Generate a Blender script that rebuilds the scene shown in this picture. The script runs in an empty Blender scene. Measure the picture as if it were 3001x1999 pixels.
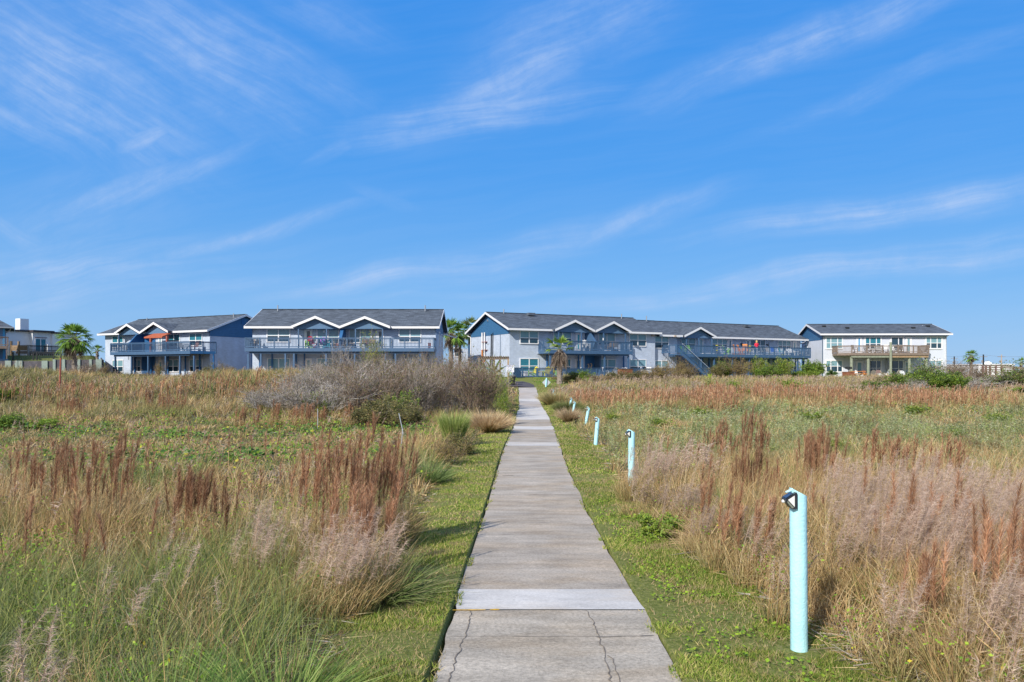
import bpy, bmesh, math, random
import numpy as np
from math import sin, cos, pi, radians
from mathutils import Vector, Matrix
random.seed(7)
rng = np.random.default_rng(11)
scene = bpy.context.scene
COL = scene.collection
FPX, ZC, HOR, CX = 2200.0, 1.83, 1090.0, 1500.5      # focal length in photo pixels, eye height, horizon row, centre column

# ------------------------------------------------------------------ object helpers
def link(o, parent=None):
    COL.objects.link(o)
    if parent is not None:
        o.parent = parent
    return o
def tag(o, label=None, cat=None, group=None, kind=None):
    if label: o['label'] = label
    if cat: o['category'] = cat
    if group: o['group'] = group
    if kind: o['kind'] = kind
    return o
def empty(name, loc=(0, 0, 0), rz=0.0, label=None, cat=None, group=None):
    o = bpy.data.objects.new(name, None)
    o.empty_display_size = 0.1
    o.location = loc
    o.rotation_euler = (0, 0, rz)
    link(o)
    return tag(o, label, cat, group)
def copy_tree(root, loc=None, rz=None, label=None, group=None, scale=None):
    def rec(o, parent):
        c = o.copy()
        COL.objects.link(c)
        c.parent = parent
        for ch in o.children:
            rec(ch, c)
        return c
    r = rec(root, None)
    if loc is not None: r.location = loc
    if rz is not None: r.rotation_euler = (0, 0, rz)
    if scale is not None: r.scale = scale if hasattr(scale, '__len__') else (scale,) * 3
    if label: r['label'] = label
    if group: r['group'] = group
    return r

class MB:
    """collects boxes, prisms, tubes; build() links them as one mesh"""
    def __init__(self):
        self.v = []; self.f = []; self.m = []; self.cur = 0; self.M = None; self.smooth = []
        self.sm = False
    def mat(self, i): self.cur = i; return self
    def add(self, vs, fs):
        b = len(self.v)
        if self.M is not None:
            vs = [tuple(self.M @ Vector(p)) for p in vs]
        self.v += [tuple(p) for p in vs]
        self.f += [tuple(i + b for i in f) for f in fs]
        self.m += [self.cur] * len(fs)
        self.smooth += [self.sm] * len(fs)
        return self
    def box(self, x0, x1, y0, y1, z0, z1):
        return self.add([(x0, y0, z0), (x1, y0, z0), (x1, y1, z0), (x0, y1, z0),
                         (x0, y0, z1), (x1, y0, z1), (x1, y1, z1), (x0, y1, z1)],
                        [(0, 3, 2, 1), (4, 5, 6, 7), (0, 1, 5, 4), (1, 2, 6, 5), (2, 3, 7, 6), (3, 0, 4, 7)])
    def bar(self, p0, p1, w, h):
        """box of section w (sideways) x h (up) from p0 to p1"""
        p0 = Vector(p0); p1 = Vector(p1); d = (p1 - p0).normalized()
        s = d.cross(Vector((0, 0, 1)))
        if s.length < 1e-4: s = Vector((1, 0, 0))
        s.normalize(); u = s.cross(d)
        s *= w / 2; u *= h / 2
        vs = [p0 - s - u, p0 + s - u, p0 + s + u, p0 - s + u, p1 - s - u, p1 + s - u, p1 + s + u, p1 - s + u]
        return self.add(vs, [(0, 1, 2, 3), (7, 6, 5, 4), (0, 4, 5, 1), (1, 5, 6, 2), (2, 6, 7, 3), (3, 7, 4, 0)])
    def tube(self, pts, rad, n=8, cap=True):
        pts = [Vector(p) for p in pts]
        if not hasattr(rad, '__len__'): rad = [rad] * len(pts)
        vs = []; fs = []
        for i, p in enumerate(pts):
            d = (pts[min(i + 1, len(pts) - 1)] - pts[max(i - 1, 0)]).normalized()
            a = d.cross(Vector((0.13, 0.97, 0.2)))
            if a.length < 0.05: a = d.cross(Vector((1, 0, 0)))
            a.normalize(); b = d.cross(a)
            for k in range(n):
                t = 2 * pi * k / n
                vs.append(p + (a * cos(t) + b * sin(t)) * rad[i])
        for i in range(len(pts) - 1):
            for k in range(n):
                k2 = (k + 1) % n
                fs.append((i * n + k, i * n + k2, (i + 1) * n + k2, (i + 1) * n + k))
        s = self.sm; self.sm = True
        self.add(vs, fs); self.sm = s
        if cap:
            self.add(vs[:n], [tuple(range(n))[::-1]]); self.add(vs[-n:], [tuple(range(n))])
        return self
    def prism(self, poly, axis, a, b):
        """extrude a 2D polygon along axis ('x','y','z') from a to b; poly in the two other axes, in order"""
        n = len(poly)
        def P(p, t):
            return {'x': (t, p[0], p[1]), 'y': (p[0], t, p[1]), 'z': (p[0], p[1], t)}[axis]
        vs = [P(p, a) for p in poly] + [P(p, b) for p in poly]
        fs = [tuple(range(n))[::-1], tuple(range(n, 2 * n))]
        for i in range(n):
            j = (i + 1) % n
            fs.append((i, j, n + j, n + i))
        return self.add(vs, fs)
    def build(self, name, mats, parent=None, loc=None, rz=None):
        me = bpy.data.meshes.new(name)
        me.from_pydata(self.v, [], self.f)
        if not isinstance(mats, (list, tuple)): mats = [mats]
        for m in mats: me.materials.append(m)
        me.polygons.foreach_set('material_index', self.m)
        me.polygons.foreach_set('use_smooth', self.smooth)
        me.update()
        bm = bmesh.new(); bm.from_mesh(me)
        bmesh.ops.recalc_face_normals(bm, faces=bm.faces)
        bm.to_mesh(me); bm.free()
        o = bpy.data.objects.new(name, me)
        if loc is not None: o.location = loc
        if rz is not None: o.rotation_euler = (0, 0, rz)
        return link(o, parent)

# ------------------------------------------------------------------ materials
def mat(name, col, rough=0.7, metal=0.0, spec=0.5, noise=0.0, nscale=8.0, bump=0.0, bscale=40.0, trans=0.0):
    m = bpy.data.materials.new(name); m.use_nodes = True
    nt = m.node_tree; P = nt.nodes['Principled BSDF']
    P.inputs['Base Color'].default_value = (*col, 1)
    P.inputs['Roughness'].default_value = rough
    P.inputs['Metallic'].default_value = metal
    P.inputs['Specular IOR Level'].default_value = spec
    tc = nt.nodes.new('ShaderNodeTexCoord')
    if noise:
        n = nt.nodes.new('ShaderNodeTexNoise'); n.inputs['Scale'].default_value = nscale
        n.inputs['Detail'].default_value = 6; n.inputs['Roughness'].default_value = 0.65
        nt.links.new(tc.outputs['Object'], n.inputs['Vector'])
        r = nt.nodes.new('ShaderNodeMapRange')
        r.inputs['From Min'].default_value = 0.3; r.inputs['From Max'].default_value = 0.7
        r.inputs['To Min'].default_value = 1 - noise; r.inputs['To Max'].default_value = 1 + noise
        nt.links.new(n.outputs['Fac'], r.inputs['Value'])
        mx = nt.nodes.new('ShaderNodeMix'); mx.data_type = 'RGBA'; mx.blend_type = 'MULTIPLY'
        mx.inputs['Factor'].default_value = 1
        mx.inputs['A'].default_value = (*col, 1)
        nt.links.new(r.outputs['Result'], mx.inputs['B'])
        nt.links.new(mx.outputs['Result'], P.inputs['Base Color'])
    if bump:
        n2 = nt.nodes.new('ShaderNodeTexNoise'); n2.inputs['Scale'].default_value = bscale
        n2.inputs['Detail'].default_value = 4
        nt.links.new(tc.outputs['Object'], n2.inputs['Vector'])
        b = nt.nodes.new('ShaderNodeBump'); b.inputs['Strength'].default_value = bump
        b.inputs['Distance'].default_value = 0.02
        nt.links.new(n2.outputs['Fac'], b.inputs['Height'])
        nt.links.new(b.outputs['Normal'], P.inputs['Normal'])
    return m

def mat_brick(name, col, axis_mix=True):
    """painted brick: faint courses in colour and bump, slight weathering"""
    m = mat(name, col, 0.75)
    nt = m.node_tree; P = nt.nodes['Principled BSDF']; L = nt.links
    tc = [n for n in nt.nodes if n.type == 'TEX_COORD'][0]
    sep = nt.nodes.new('ShaderNodeSeparateXYZ'); L.new(tc.outputs['Object'], sep.inputs[0])
    add = nt.nodes.new('ShaderNodeMath'); L.new(sep.outputs['X'], add.inputs[0]); L.new(sep.outputs['Y'], add.inputs[1])
    cmb = nt.nodes.new('ShaderNodeCombineXYZ'); L.new(add.outputs[0], cmb.inputs['X']); L.new(sep.outputs['Z'], cmb.inputs['Y'])
    br = nt.nodes.new('ShaderNodeTexBrick'); L.new(cmb.outputs[0], br.inputs['Vector'])
    br.inputs['Scale'].default_value = 1.0
    br.inputs['Brick Width'].default_value = 0.30; br.inputs['Row Height'].default_value = 0.10
    br.inputs['Mortar Size'].default_value = 0.012; br.inputs['Mortar Smooth'].default_value = 0.4
    br.inputs['Color1'].default_value = (*[c * 1.06 for c in col], 1)
    br.inputs['Color2'].default_value = (*[c * 0.93 for c in col], 1)
    br.inputs['Mortar'].default_value = (*[c * 0.80 for c in col], 1)
    n = nt.nodes.new('ShaderNodeTexNoise'); n.inputs['Scale'].default_value = 1.3; n.inputs['Detail'].default_value = 8
    L.new(tc.outputs['Object'], n.inputs['Vector'])
    r = nt.nodes.new('ShaderNodeMapRange'); r.inputs['From Min'].default_value = 0.3; r.inputs['From Max'].default_value = 0.7
    r.inputs['To Min'].default_value = 0.90; r.inputs['To Max'].default_value = 1.07
    L.new(n.outputs['Fac'], r.inputs['Value'])
    mx = nt.nodes.new('ShaderNodeMix'); mx.data_type = 'RGBA'; mx.blend_type = 'MULTIPLY'; mx.inputs['Factor'].default_value = 1
    L.new(br.outputs['Color'], mx.inputs['A']); L.new(r.outputs['Result'], mx.inputs['B'])
    L.new(mx.outputs['Result'], P.inputs['Base Color'])
    b = nt.nodes.new('ShaderNodeBump'); b.inputs['Strength'].default_value = 0.6; b.inputs['Distance'].default_value = 0.02
    inv = nt.nodes.new('ShaderNodeMath'); inv.operation = 'SUBTRACT'; inv.inputs[0].default_value = 1
    L.new(br.outputs['Fac'], inv.inputs[1]); L.new(inv.outputs[0], b.inputs['Height'])
    L.new(b.outputs['Normal'], P.inputs['Normal'])
    return m

def mat_roof(name, col):
    m = mat(name, col, 0.9, spec=0.3)
    nt = m.node_tree; P = nt.nodes['Principled BSDF']; L = nt.links
    tc = [n for n in nt.nodes if n.type == 'TEX_COORD'][0]
    br = nt.nodes.new('ShaderNodeTexBrick'); L.new(tc.outputs['Object'], br.inputs['Vector'])
    br.inputs['Scale'].default_value = 1.0; br.inputs['Brick Width'].default_value = 0.5; br.inputs['Row Height'].default_value = 0.16
    br.inputs['Mortar Size'].default_value = 0.01; br.offset_frequency = 2
    br.inputs['Color1'].default_value = (*[c * 1.30 for c in col], 1)
    br.inputs['Color2'].default_value = (*[c * 0.68 for c in col], 1)
    br.inputs['Mortar'].default_value = (*[c * 0.6 for c in col], 1)
    n = nt.nodes.new('ShaderNodeTexNoise'); n.inputs['Scale'].default_value = 2.5; n.inputs['Detail'].default_value = 8
    mp = nt.nodes.new('ShaderNodeMapping'); mp.inputs['Scale'].default_value = (0.6, 3, 1)
    L.new(tc.outputs['Object'], mp.inputs['Vector']); L.new(mp.outputs['Vector'], n.inputs['Vector'])
    r = nt.nodes.new('ShaderNodeMapRange'); r.inputs['From Min'].default_value = 0.3; r.inputs['From Max'].default_value = 0.7
    r.inputs['To Min'].default_value = 0.72; r.inputs['To Max'].default_value = 1.3
    L.new(n.outputs['Fac'], r.inputs['Value'])
    mx = nt.nodes.new('ShaderNodeMix'); mx.data_type = 'RGBA'; mx.blend_type = 'MULTIPLY'; mx.inputs['Factor'].default_value = 1
    L.new(br.outputs['Color'], mx.inputs['A']); L.new(r.outputs['Result'], mx.inputs['B'])
    L.new(mx.outputs['Result'], P.inputs['Base Color'])
    return m

def mat_siding(name, col):
    """horizontal lap siding: a saw-tooth bump along z"""
    m = mat(name, col, 0.55, noise=0.10, nscale=3)
    nt = m.node_tree; P = nt.nodes['Principled BSDF']; L = nt.links
    tc = [n for n in nt.nodes if n.type == 'TEX_COORD'][0]
    w = nt.nodes.new('ShaderNodeTexWave'); w.wave_type = 'BANDS'; w.bands_direction = 'Z'; w.wave_profile = 'SAW'
    w.inputs['Scale'].default_value = 0.314 / 0.22 ; w.inputs['Distortion'].default_value = 0
    L.new(tc.outputs['Object'], w.inputs['Vector'])
    b = nt.nodes.new('ShaderNodeBump'); b.inputs['Strength'].default_value = 1.0; b.inputs['Distance'].default_value = 0.04
    L.new(w.outputs['Fac'], b.inputs['Height']); L.new(b.outputs['Normal'], P.inputs['Normal'])
    return m

def mat_veg(name, trans=0.24, rough=0.6):
    m = bpy.data.materials.new(name); m.use_nodes = True
    nt = m.node_tree; L = nt.links
    for n in list(nt.nodes): nt.nodes.remove(n)
    out = nt.nodes.new('ShaderNodeOutputMaterial')
    at = nt.nodes.new('ShaderNodeAttribute'); at.attribute_name = 'Col'
    d = nt.nodes.new('ShaderNodeBsdfPrincipled'); d.inputs['Roughness'].default_value = rough
    d.inputs['Specular IOR Level'].default_value = 0.25
    t = nt.nodes.new('ShaderNodeBsdfTranslucent')
    mx = nt.nodes.new('ShaderNodeMixShader'); mx.inputs['Fac'].default_value = trans
    L.new(at.outputs['Color'], d.inputs['Base Color']); L.new(at.outputs['Color'], t.inputs['Color'])
    L.new(d.outputs[0], mx.inputs[1]); L.new(t.outputs[0], mx.inputs[2]); L.new(mx.outputs[0], out.inputs[0])
    return m

M = {}
M['wall'] = mat_brick('painted_brick', (0.55, 0.63, 0.76))
M['stucco'] = mat('stucco', (0.62, 0.66, 0.75), 0.85, noise=0.05, nscale=1.2, bump=0.3, bscale=30)
M['white'] = mat('white_trim', (0.80, 0.80, 0.82), 0.5, noise=0.05, nscale=4)
M['rail'] = mat('blue_rail_paint', (0.058, 0.125, 0.235), 0.55, noise=0.14, nscale=5)
M['siding'] = mat_siding('blue_siding', (0.05, 0.17, 0.35))
M['siding_pale'] = mat_siding('pale_blue_siding', (0.13, 0.24, 0.40))
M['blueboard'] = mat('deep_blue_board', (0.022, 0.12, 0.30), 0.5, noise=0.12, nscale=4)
M['roof'] = mat_roof('shingle_roof', (0.092, 0.112, 0.142))
M['glass'] = mat('window_glass', (0.020, 0.055, 0.085), 0.06, spec=0.9)
M['blind'] = mat('window_blind_skytint', (0.20, 0.36, 0.42), 0.25, spec=0.7, noise=0.10, nscale=3)  # pale teal of the blinds, with sky reflection painted into the colour
M['curtain'] = mat('teal_curtain', (0.03, 0.19, 0.26), 0.3, spec=0.7, noise=0.35, nscale=9)
M['teal'] = mat('teal_door', (0.02, 0.32, 0.40), 0.3, spec=0.7)
M['skyblue'] = mat('sky_blue_door', (0.05, 0.33, 0.62), 0.4)
M['wood'] = mat('weathered_wood', (0.22, 0.17, 0.14), 0.85, noise=0.3, nscale=6, bump=0.3)
M['woodgrn'] = mat('greenish_treated_post', (0.26, 0.29, 0.22), 0.85, noise=0.25, nscale=5)
M['woodtan'] = mat('tan_treated_wood', (0.36, 0.25, 0.15), 0.8, noise=0.25, nscale=5)
M['woodrust'] = mat('reddish_brown_wood', (0.27, 0.10, 0.05), 0.8, noise=0.35, nscale=5)
M['terra'] = mat('terracotta', (0.42, 0.11, 0.05), 0.7, noise=0.15, nscale=6)
M['redwood'] = mat('red_brown_post', (0.33, 0.09, 0.06), 0.7)
M['bwhite'] = mat('white_stucco', (0.88, 0.88, 0.87), 0.8, noise=0.04, nscale=0.8)
M['bcoping'] = mat('brown_coping', (0.05, 0.04, 0.045), 0.6)
M['black'] = mat('black_metal', (0.015, 0.017, 0.02), 0.45)
M['grey'] = mat('grey_plastic', (0.32, 0.33, 0.34), 0.55)
M['galv'] = mat('galvanised_metal', (0.45, 0.47, 0.49), 0.4, metal=0.6)
M['rust'] = mat('rusty_pipe', (0.62, 0.22, 0.04), 0.8, noise=0.3, nscale=8)
M['aqua'] = mat('aqua_post_paint', (0.46, 0.82, 0.90), 0.5, noise=0.10, nscale=9, bump=0.25, bscale=60)
M['lampblack'] = mat('lamp_housing', (0.022, 0.026, 0.034), 0.35)
M['lens'] = mat('lamp_lens', (0.80, 0.80, 0.76), 0.25)
M['lensdk'] = mat('lamp_side_lens', (0.20, 0.22, 0.18), 0.25)
M['solar'] = mat('solar_panel', (0.03, 0.045, 0.09), 0.12, spec=0.9)
M['yellow'] = mat('yellow_paint', (0.80, 0.68, 0.02), 0.5)
M['lime'] = mat('lime_paint', (0.30, 0.62, 0.05), 0.5)
M['red'] = mat('red_paint', (0.72, 0.02, 0.06), 0.5)
M['purple'] = mat('purple_paint', (0.32, 0.08, 0.50), 0.5)
M['blue'] = mat('blue_paint', (0.02, 0.13, 0.62), 0.5)
M['cyan'] = mat('teal_paint', (0.02, 0.42, 0.52), 0.5)
M['brownp'] = mat('brown_plastic', (0.20, 0.11, 0.10), 0.6)
M['greyp'] = mat('grey_brown_plastic', (0.30, 0.27, 0.25), 0.6)
M['beige'] = mat('beige_sling', (0.45, 0.36, 0.28), 0.7)
M['orange'] = mat('orange_wood', (0.72, 0.27, 0.06), 0.6, noise=0.15)
M['plwhite'] = mat('white_plastic', (0.80, 0.81, 0.82), 0.45)
M['skin'] = mat('skin', (0.55, 0.32, 0.24), 0.6)
M['hair'] = mat('blond_hair', (0.55, 0.36, 0.14), 0.6)
M['redtop'] = mat('red_top', (0.70, 0.02, 0.06), 0.8)
M['jeans'] = mat('pale_blue_trousers', (0.30, 0.36, 0.46), 0.8)
M['signback'] = mat('sign_back', (0.50, 0.53, 0.57), 0.5, metal=0.3)
M['signwhite'] = mat('sign_white', (0.82, 0.83, 0.88), 0.5)
M['signnavy'] = mat('sign_navy', (0.05, 0.05, 0.20), 0.5)
M['signgrey'] = mat('sign_faded_print', (0.42, 0.45, 0.60), 0.5)
M['asphalt'] = mat('asphalt', (0.085, 0.075, 0.085), 0.9, noise=0.25, nscale=6)
M['crack'] = mat('crack_dark', (0.19, 0.16, 0.13), 0.95, noise=0.4, nscale=30)
M['crackpale'] = mat('crack_dust', (0.34, 0.30, 0.26), 0.95, noise=0.3, nscale=30)
M['yline'] = mat('yellow_marking_paint', (0.72, 0.42, 0.02), 0.7, noise=0.35, nscale=30)
M['wallret'] = mat('retaining_timber', (0.09, 0.085, 0.10), 0.9, noise=0.4, nscale=2.5)
M['wallpost'] = mat('retaining_post', (0.25, 0.31, 0.28), 0.85, noise=0.2)
M['veg'] = mat_veg('foliage')
M['vegdry'] = mat_veg('dry_foliage', 0.28, 0.8)
M['twig'] = mat_veg('twig_bark', 0.0, 0.85)

# ------------------------------------------------------------------ world
def build_world():
    w = bpy.data.worlds.new('World'); scene.world = w; w.use_nodes = True
    nt = w.node_tree; L = nt.links; N = nt.nodes
    bg = N['Background']
    sky = N.new('ShaderNodeTexSky'); sky.sky_type = 'NISHITA'; sky.sun_disc = False
    sky.sun_elevation = radians(SUN_EL); sky.sun_rotation = radians(SUN_ROT)
    sky.altitude = 0; sky.air_density = 1.0; sky.dust_density = 0.6; sky.ozone_density = 2.5
    hs = N.new('ShaderNodeHueSaturation'); hs.inputs['Hue'].default_value = 0.500
    hs.inputs['Saturation'].default_value = SKY_SAT; hs.inputs['Value'].default_value = 1.0
    L.new(sky.outputs[0], hs.inputs['Color'])
    tint = N.new('ShaderNodeMix'); tint.data_type = 'RGBA'; tint.blend_type = 'MULTIPLY'; tint.inputs['Factor'].default_value = 1
    tint.inputs['B'].default_value = (*SKY_TINT, 1)
    L.new(hs.outputs[0], tint.inputs['A'])
    def math_(op, a=None, b=None, c=None, clamp=False):
        n = N.new('ShaderNodeMath'); n.operation = op; n.use_clamp = clamp
        for i, x in enumerate((a, b, c)):
            if x is None: continue
            if isinstance(x, (int, float)): n.inputs[i].default_value = x
            else: L.new(x, n.inputs[i])
        return n.outputs[0]
    tc = N.new('ShaderNodeTexCoord'); sep = N.new('ShaderNodeSeparateXYZ'); L.new(tc.outputs['Generated'], sep.inputs[0])
    # azimuth-like u and elevation-like v of the direction on the sky
    yy = math_('MAXIMUM', math_('ABSOLUTE', sep.outputs['Y']), 0.05)
    u = math_('DIVIDE', sep.outputs['X'], yy)
    v = math_('DIVIDE', sep.outputs['Z'], yy)
    uv = N.new('ShaderNodeCombineXYZ'); L.new(u, uv.inputs['X']); L.new(v, uv.inputs['Y'])
    # warp for wisps
    nw = N.new('ShaderNodeTexNoise'); nw.inputs['Scale'].default_value = 4.0; nw.inputs['Detail'].default_value = 3
    L.new(uv.outputs[0], nw.inputs['Vector'])
    sub = N.new('ShaderNodeVectorMath'); sub.operation = 'SUBTRACT'; sub.inputs[1].default_value = (0.5, 0.5, 0.5)
    L.new(nw.outputs['Color'], sub.inputs[0])
    sc = N.new('ShaderNodeVectorMath'); sc.operation = 'SCALE'; sc.inputs['Scale'].default_value = 0.055
    L.new(sub.outputs[0], sc.inputs[0])
    ad = N.new('ShaderNodeVectorMath'); ad.operation = 'ADD'; L.new(uv.outputs[0], ad.inputs[0]); L.new(sc.outputs[0], ad.inputs[1])
    def streak(ang, sx, sy, off, rough=0.62):
        mp = N.new('ShaderNodeMapping'); mp.vector_type = 'TEXTURE'
        mp.inputs['Rotation'].default_value = (0, 0, radians(ang)); mp.inputs['Scale'].default_value = (sx, sy, 1)
        mp.inputs['Location'].default_value = (off, off * .7, 0)
        L.new(ad.outputs[0], mp.inputs['Vector'])
        n = N.new('ShaderNodeTexNoise'); n.inputs['Scale'].default_value = 1.0; n.inputs['Detail'].default_value = 9
        n.inputs['Roughness'].default_value = rough
        L.new(mp.outputs[0], n.inputs['Vector'])
        r = N.new('ShaderNodeMapRange'); r.interpolation_type = 'SMOOTHSTEP'
        r.inputs['From Min'].default_value = 0.30; r.inputs['From Max'].default_value = 0.74
        L.new(n.outputs['Fac'], r.inputs['Value'])
        return r.outputs[0]
    sA = streak(-32, 0.17, 0.018, 3.1)       # descending to the right (upper left veil)
    sB = streak(24, 0.15, 0.020, 7.7)        # rising to the right (centre wisp)
    sC = streak(9, 0.24, 0.015, 1.3)         # near-level bands low in the sky
    groups = {0: sA, 1: sB, 2: sC}
    K = 2354 / 3001.0
    def U(x): return (x / K - CX) / FPX
    def V(y): return (HOR - y / K) / FPX
    # cx, cy, half length, half width (2354-px picture units), angle (up-right positive), strength, streak set
    blobs = [(160, 190, 330, 150, -30, .95, 0), (420, 110, 300, 110, -35, .85, 0), (560, 90, 320, 60, -32, .60, 0),
             (330, 325, 75, 22, 28, 1.0, 1), (40, 270, 180, 60, -10, .75, 0),
             (740, 35, 160, 50, -20, .35, 0), (760, 355, 70, 16, 28, .55, 1),
             (1080, 265, 280, 52, 10, 1.0, 2), (1180, 185, 220, 70, 30, 1.0, 1), (1330, 60, 260, 100, 25, .65, 1),
             (1900, 70, 420, 48, 20, .85, 1), (1760, 130, 300, 30, 25, .55, 1), (2080, 180, 330, 26, 22, .40, 1),
             (300, 435, 300, 32, 18, .85, 1), (230, 500, 180, 60, 50, .35, 1), (140, 610, 340, 34, -2, .95, 2), (560, 545, 300, 18, 14, .75, 1),
             (25, 530, 80, 30, -30, .6, 0), (150, 665, 140, 26, 5, .6, 2),
             (900, 628, 290, 26, 9, .95, 2), (1170, 590, 260, 40, 16, .6, 2), (520, 655, 260, 22, 5, .45, 2), (880, 465, 70, 16, -20, .35, 0),
             (1480, 500, 200, 30, 18, .75, 1), (2060, 480, 420, 34, 7, 1.0, 2), (1990, 610, 480, 32, 7, 1.0, 2), (2200, 560, 300, 24, 8, .6, 2),
             (1560, 680, 300, 20, 4, .75, 2), (1100, 672, 320, 10, 2, .4, 2), (60, 690, 200, 24, 2, .5, 2), (505, 270, 45, 20, -40, .55, 1), (100, 620, 480, 90, 2, .5, 2), (200, 480, 330, 120, 25, .3, 1)]
    total = None
    for (cx, cy, hl, hw, ang, st, g) in blobs:
        mp = N.new('ShaderNodeMapping'); mp.vector_type = 'TEXTURE'
        mp.inputs['Location'].default_value = (U(cx), V(cy), 0)
        mp.inputs['Rotation'].default_value = (0, 0, radians(ang))
        mp.inputs['Scale'].default_value = (hl / K / FPX, hw / K / FPX, 1)
        L.new(ad.outputs[0], mp.inputs['Vector'])
        ln = N.new('ShaderNodeVectorMath'); ln.operation = 'LENGTH'; L.new(mp.outputs[0], ln.inputs[0])
        r = N.new('ShaderNodeMapRange'); r.interpolation_type = 'SMOOTHSTEP'
        r.inputs['From Min'].default_value = 1.6; r.inputs['From Max'].default_value = 0.0
        r.inputs['To Min'].default_value = 0; r.inputs['To Max'].default_value = st
        L.new(ln.outputs['Value'], r.inputs['Value'])
        t = math_('MULTIPLY', r.outputs[0], math_('ADD', math_('MULTIPLY', groups[g], .70), 0.32))
        total = t if total is None else math_('MAXIMUM', math_('MULTIPLY', total, 1.0), t)
    # faint overall veil, and none of it behind the ground line
    veil = math_('MULTIPLY', sC, 0.07)
    nf = N.new('ShaderNodeTexNoise'); nf.inputs['Scale'].default_value = 14; nf.inputs['Detail'].default_value = 10; nf.inputs['Roughness'].default_value = .7
    L.new(ad.outputs[0], nf.inputs['Vector'])
    br = N.new('ShaderNodeMapRange'); br.inputs['From Min'].default_value = .35; br.inputs['From Max'].default_value = .65; br.inputs['To Min'].default_value = .55; br.inputs['To Max'].default_value = 1.25
    L.new(nf.outputs['Fac'], br.inputs['Value'])
    tot = math_('ADD', math_('MULTIPLY', total, br.outputs[0]), veil)
    tot = math_('MULTIPLY', tot, CLOUD, clamp=True)
    # soft brightening towards the horizon comes from the sky itself
    ramp = N.new('ShaderNodeValToRGB'); L.new(sep.outputs['Z'], ramp.inputs[0])
    stops = [(-.02, (.36, .58, .88)), (.03, (.30, .535, .88)), (.12, (.175, .45, .885)), (.25, (.086, .36, .88)), (.45, (.050, .30, .86)), (.8, (.03, .20, .70))]
    while len(ramp.color_ramp.elements) < len(stops): ramp.color_ramp.elements.new(.5)
    for e, (p, c) in zip(ramp.color_ramp.elements, stops): e.position = max(p, 0); e.color = (*c, 1)
    scl = N.new('ShaderNodeVectorMath'); scl.operation = 'SCALE'; scl.inputs['Scale'].default_value = 1 / SKY_STR
    L.new(ramp.outputs[0], scl.inputs[0])
    base = N.new('ShaderNodeMix'); base.data_type = 'RGBA'; base.inputs['Factor'].default_value = .9
    L.new(tint.outputs['Result'], base.inputs['A']); L.new(scl.outputs[0], base.inputs['B'])
    # the sky pales towards the sun, which stands behind the camera
    dt = N.new('ShaderNodeVectorMath'); dt.operation = 'DOT_PRODUCT'; L.new(tc.outputs['Generated'], dt.inputs[0])
    dt.inputs[1].default_value = (-sin(radians(SUN_AZ)) * cos(radians(SUN_EL)), -cos(radians(SUN_AZ)) * cos(radians(SUN_EL)), sin(radians(SUN_EL)))
    pr = N.new('ShaderNodeMapRange'); pr.interpolation_type = 'SMOOTHSTEP'; L.new(dt.outputs['Value'], pr.inputs['Value'])
    pr.inputs['From Min'].default_value = -0.25; pr.inputs['From Max'].default_value = 1.0; pr.inputs['To Max'].default_value = .95
    pale = N.new('ShaderNodeMix'); pale.data_type = 'RGBA'; L.new(pr.outputs[0], pale.inputs['Factor'])
    L.new(base.outputs['Result'], pale.inputs['A']); pale.inputs['B'].default_value = (.50 / SKY_STR, .54 / SKY_STR, .61 / SKY_STR, 1)
    mix = N.new('ShaderNodeMix'); mix.data_type = 'RGBA'
    L.new(tot, mix.inputs['Factor']); L.new(pale.outputs['Result'], mix.inputs['A'])
    mix.inputs['B'].default_value = (*CLOUD_COL, 1)
    L.new(mix.outputs['Result'], bg.inputs['Color'])
    bg.inputs['Strength'].default_value = SKY_STR

SUN_EL = 35.0
# the light travels towards +x +y (33 degrees right of the viewing direction)
SUN_AZ = 33.0
SUN_ROT = 180.0 + 33.0
SKY_STR = 0.115
SKY_SAT = 1.25
SKY_TINT = (0.80, 1.0, 1.18)
CLOUD = 0.60
CLOUD_COL = (.52 / SKY_STR, .66 / SKY_STR, .93 / SKY_STR)
build_world()
sun = bpy.data.lights.new('sun', 'SUN'); sun.energy = 5.0; sun.angle = radians(0.55); sun.color = (1.0, 0.95, 0.87)
so = bpy.data.objects.new('sun', sun); COL.objects.link(so)
dv = Vector((sin(radians(SUN_AZ)) * cos(radians(SUN_EL)), cos(radians(SUN_AZ)) * cos(radians(SUN_EL)), -sin(radians(SUN_EL))))
so.rotation_euler = dv.to_track_quat('-Z', 'Y').to_euler()
so.location = (-20, -30, 40)

cam = bpy.data.cameras.new('camera'); cam.sensor_width = 36.0; cam.lens = 36.0 * FPX / 3001.0
cam.shift_y = (HOR - 999.5) / 3001.0
cam.clip_start = 0.05; cam.clip_end = 9000
co = bpy.data.objects.new('camera', cam); COL.objects.link(co)
co.location = (0, 0, ZC); co.rotation_euler = (pi / 2, 0, 0)
scene.camera = co
vs_ = scene.view_settings; vs_.view_transform = 'Standard'; vs_.look = 'None'; vs_.gamma = 1.0; vs_.exposure = EXPO if 'EXPO' in globals() else 0.0
scene.cycles.max_bounces = 6; scene.cycles.diffuse_bounces = 3; scene.cycles.transmission_bounces = 3
scene.cycles.transparent_max_bounces = 4
try:
    scene.cycles.use_denoising = True; scene.cycles.denoiser = 'OPENIMAGEDENOISE'
except Exception: pass

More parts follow.
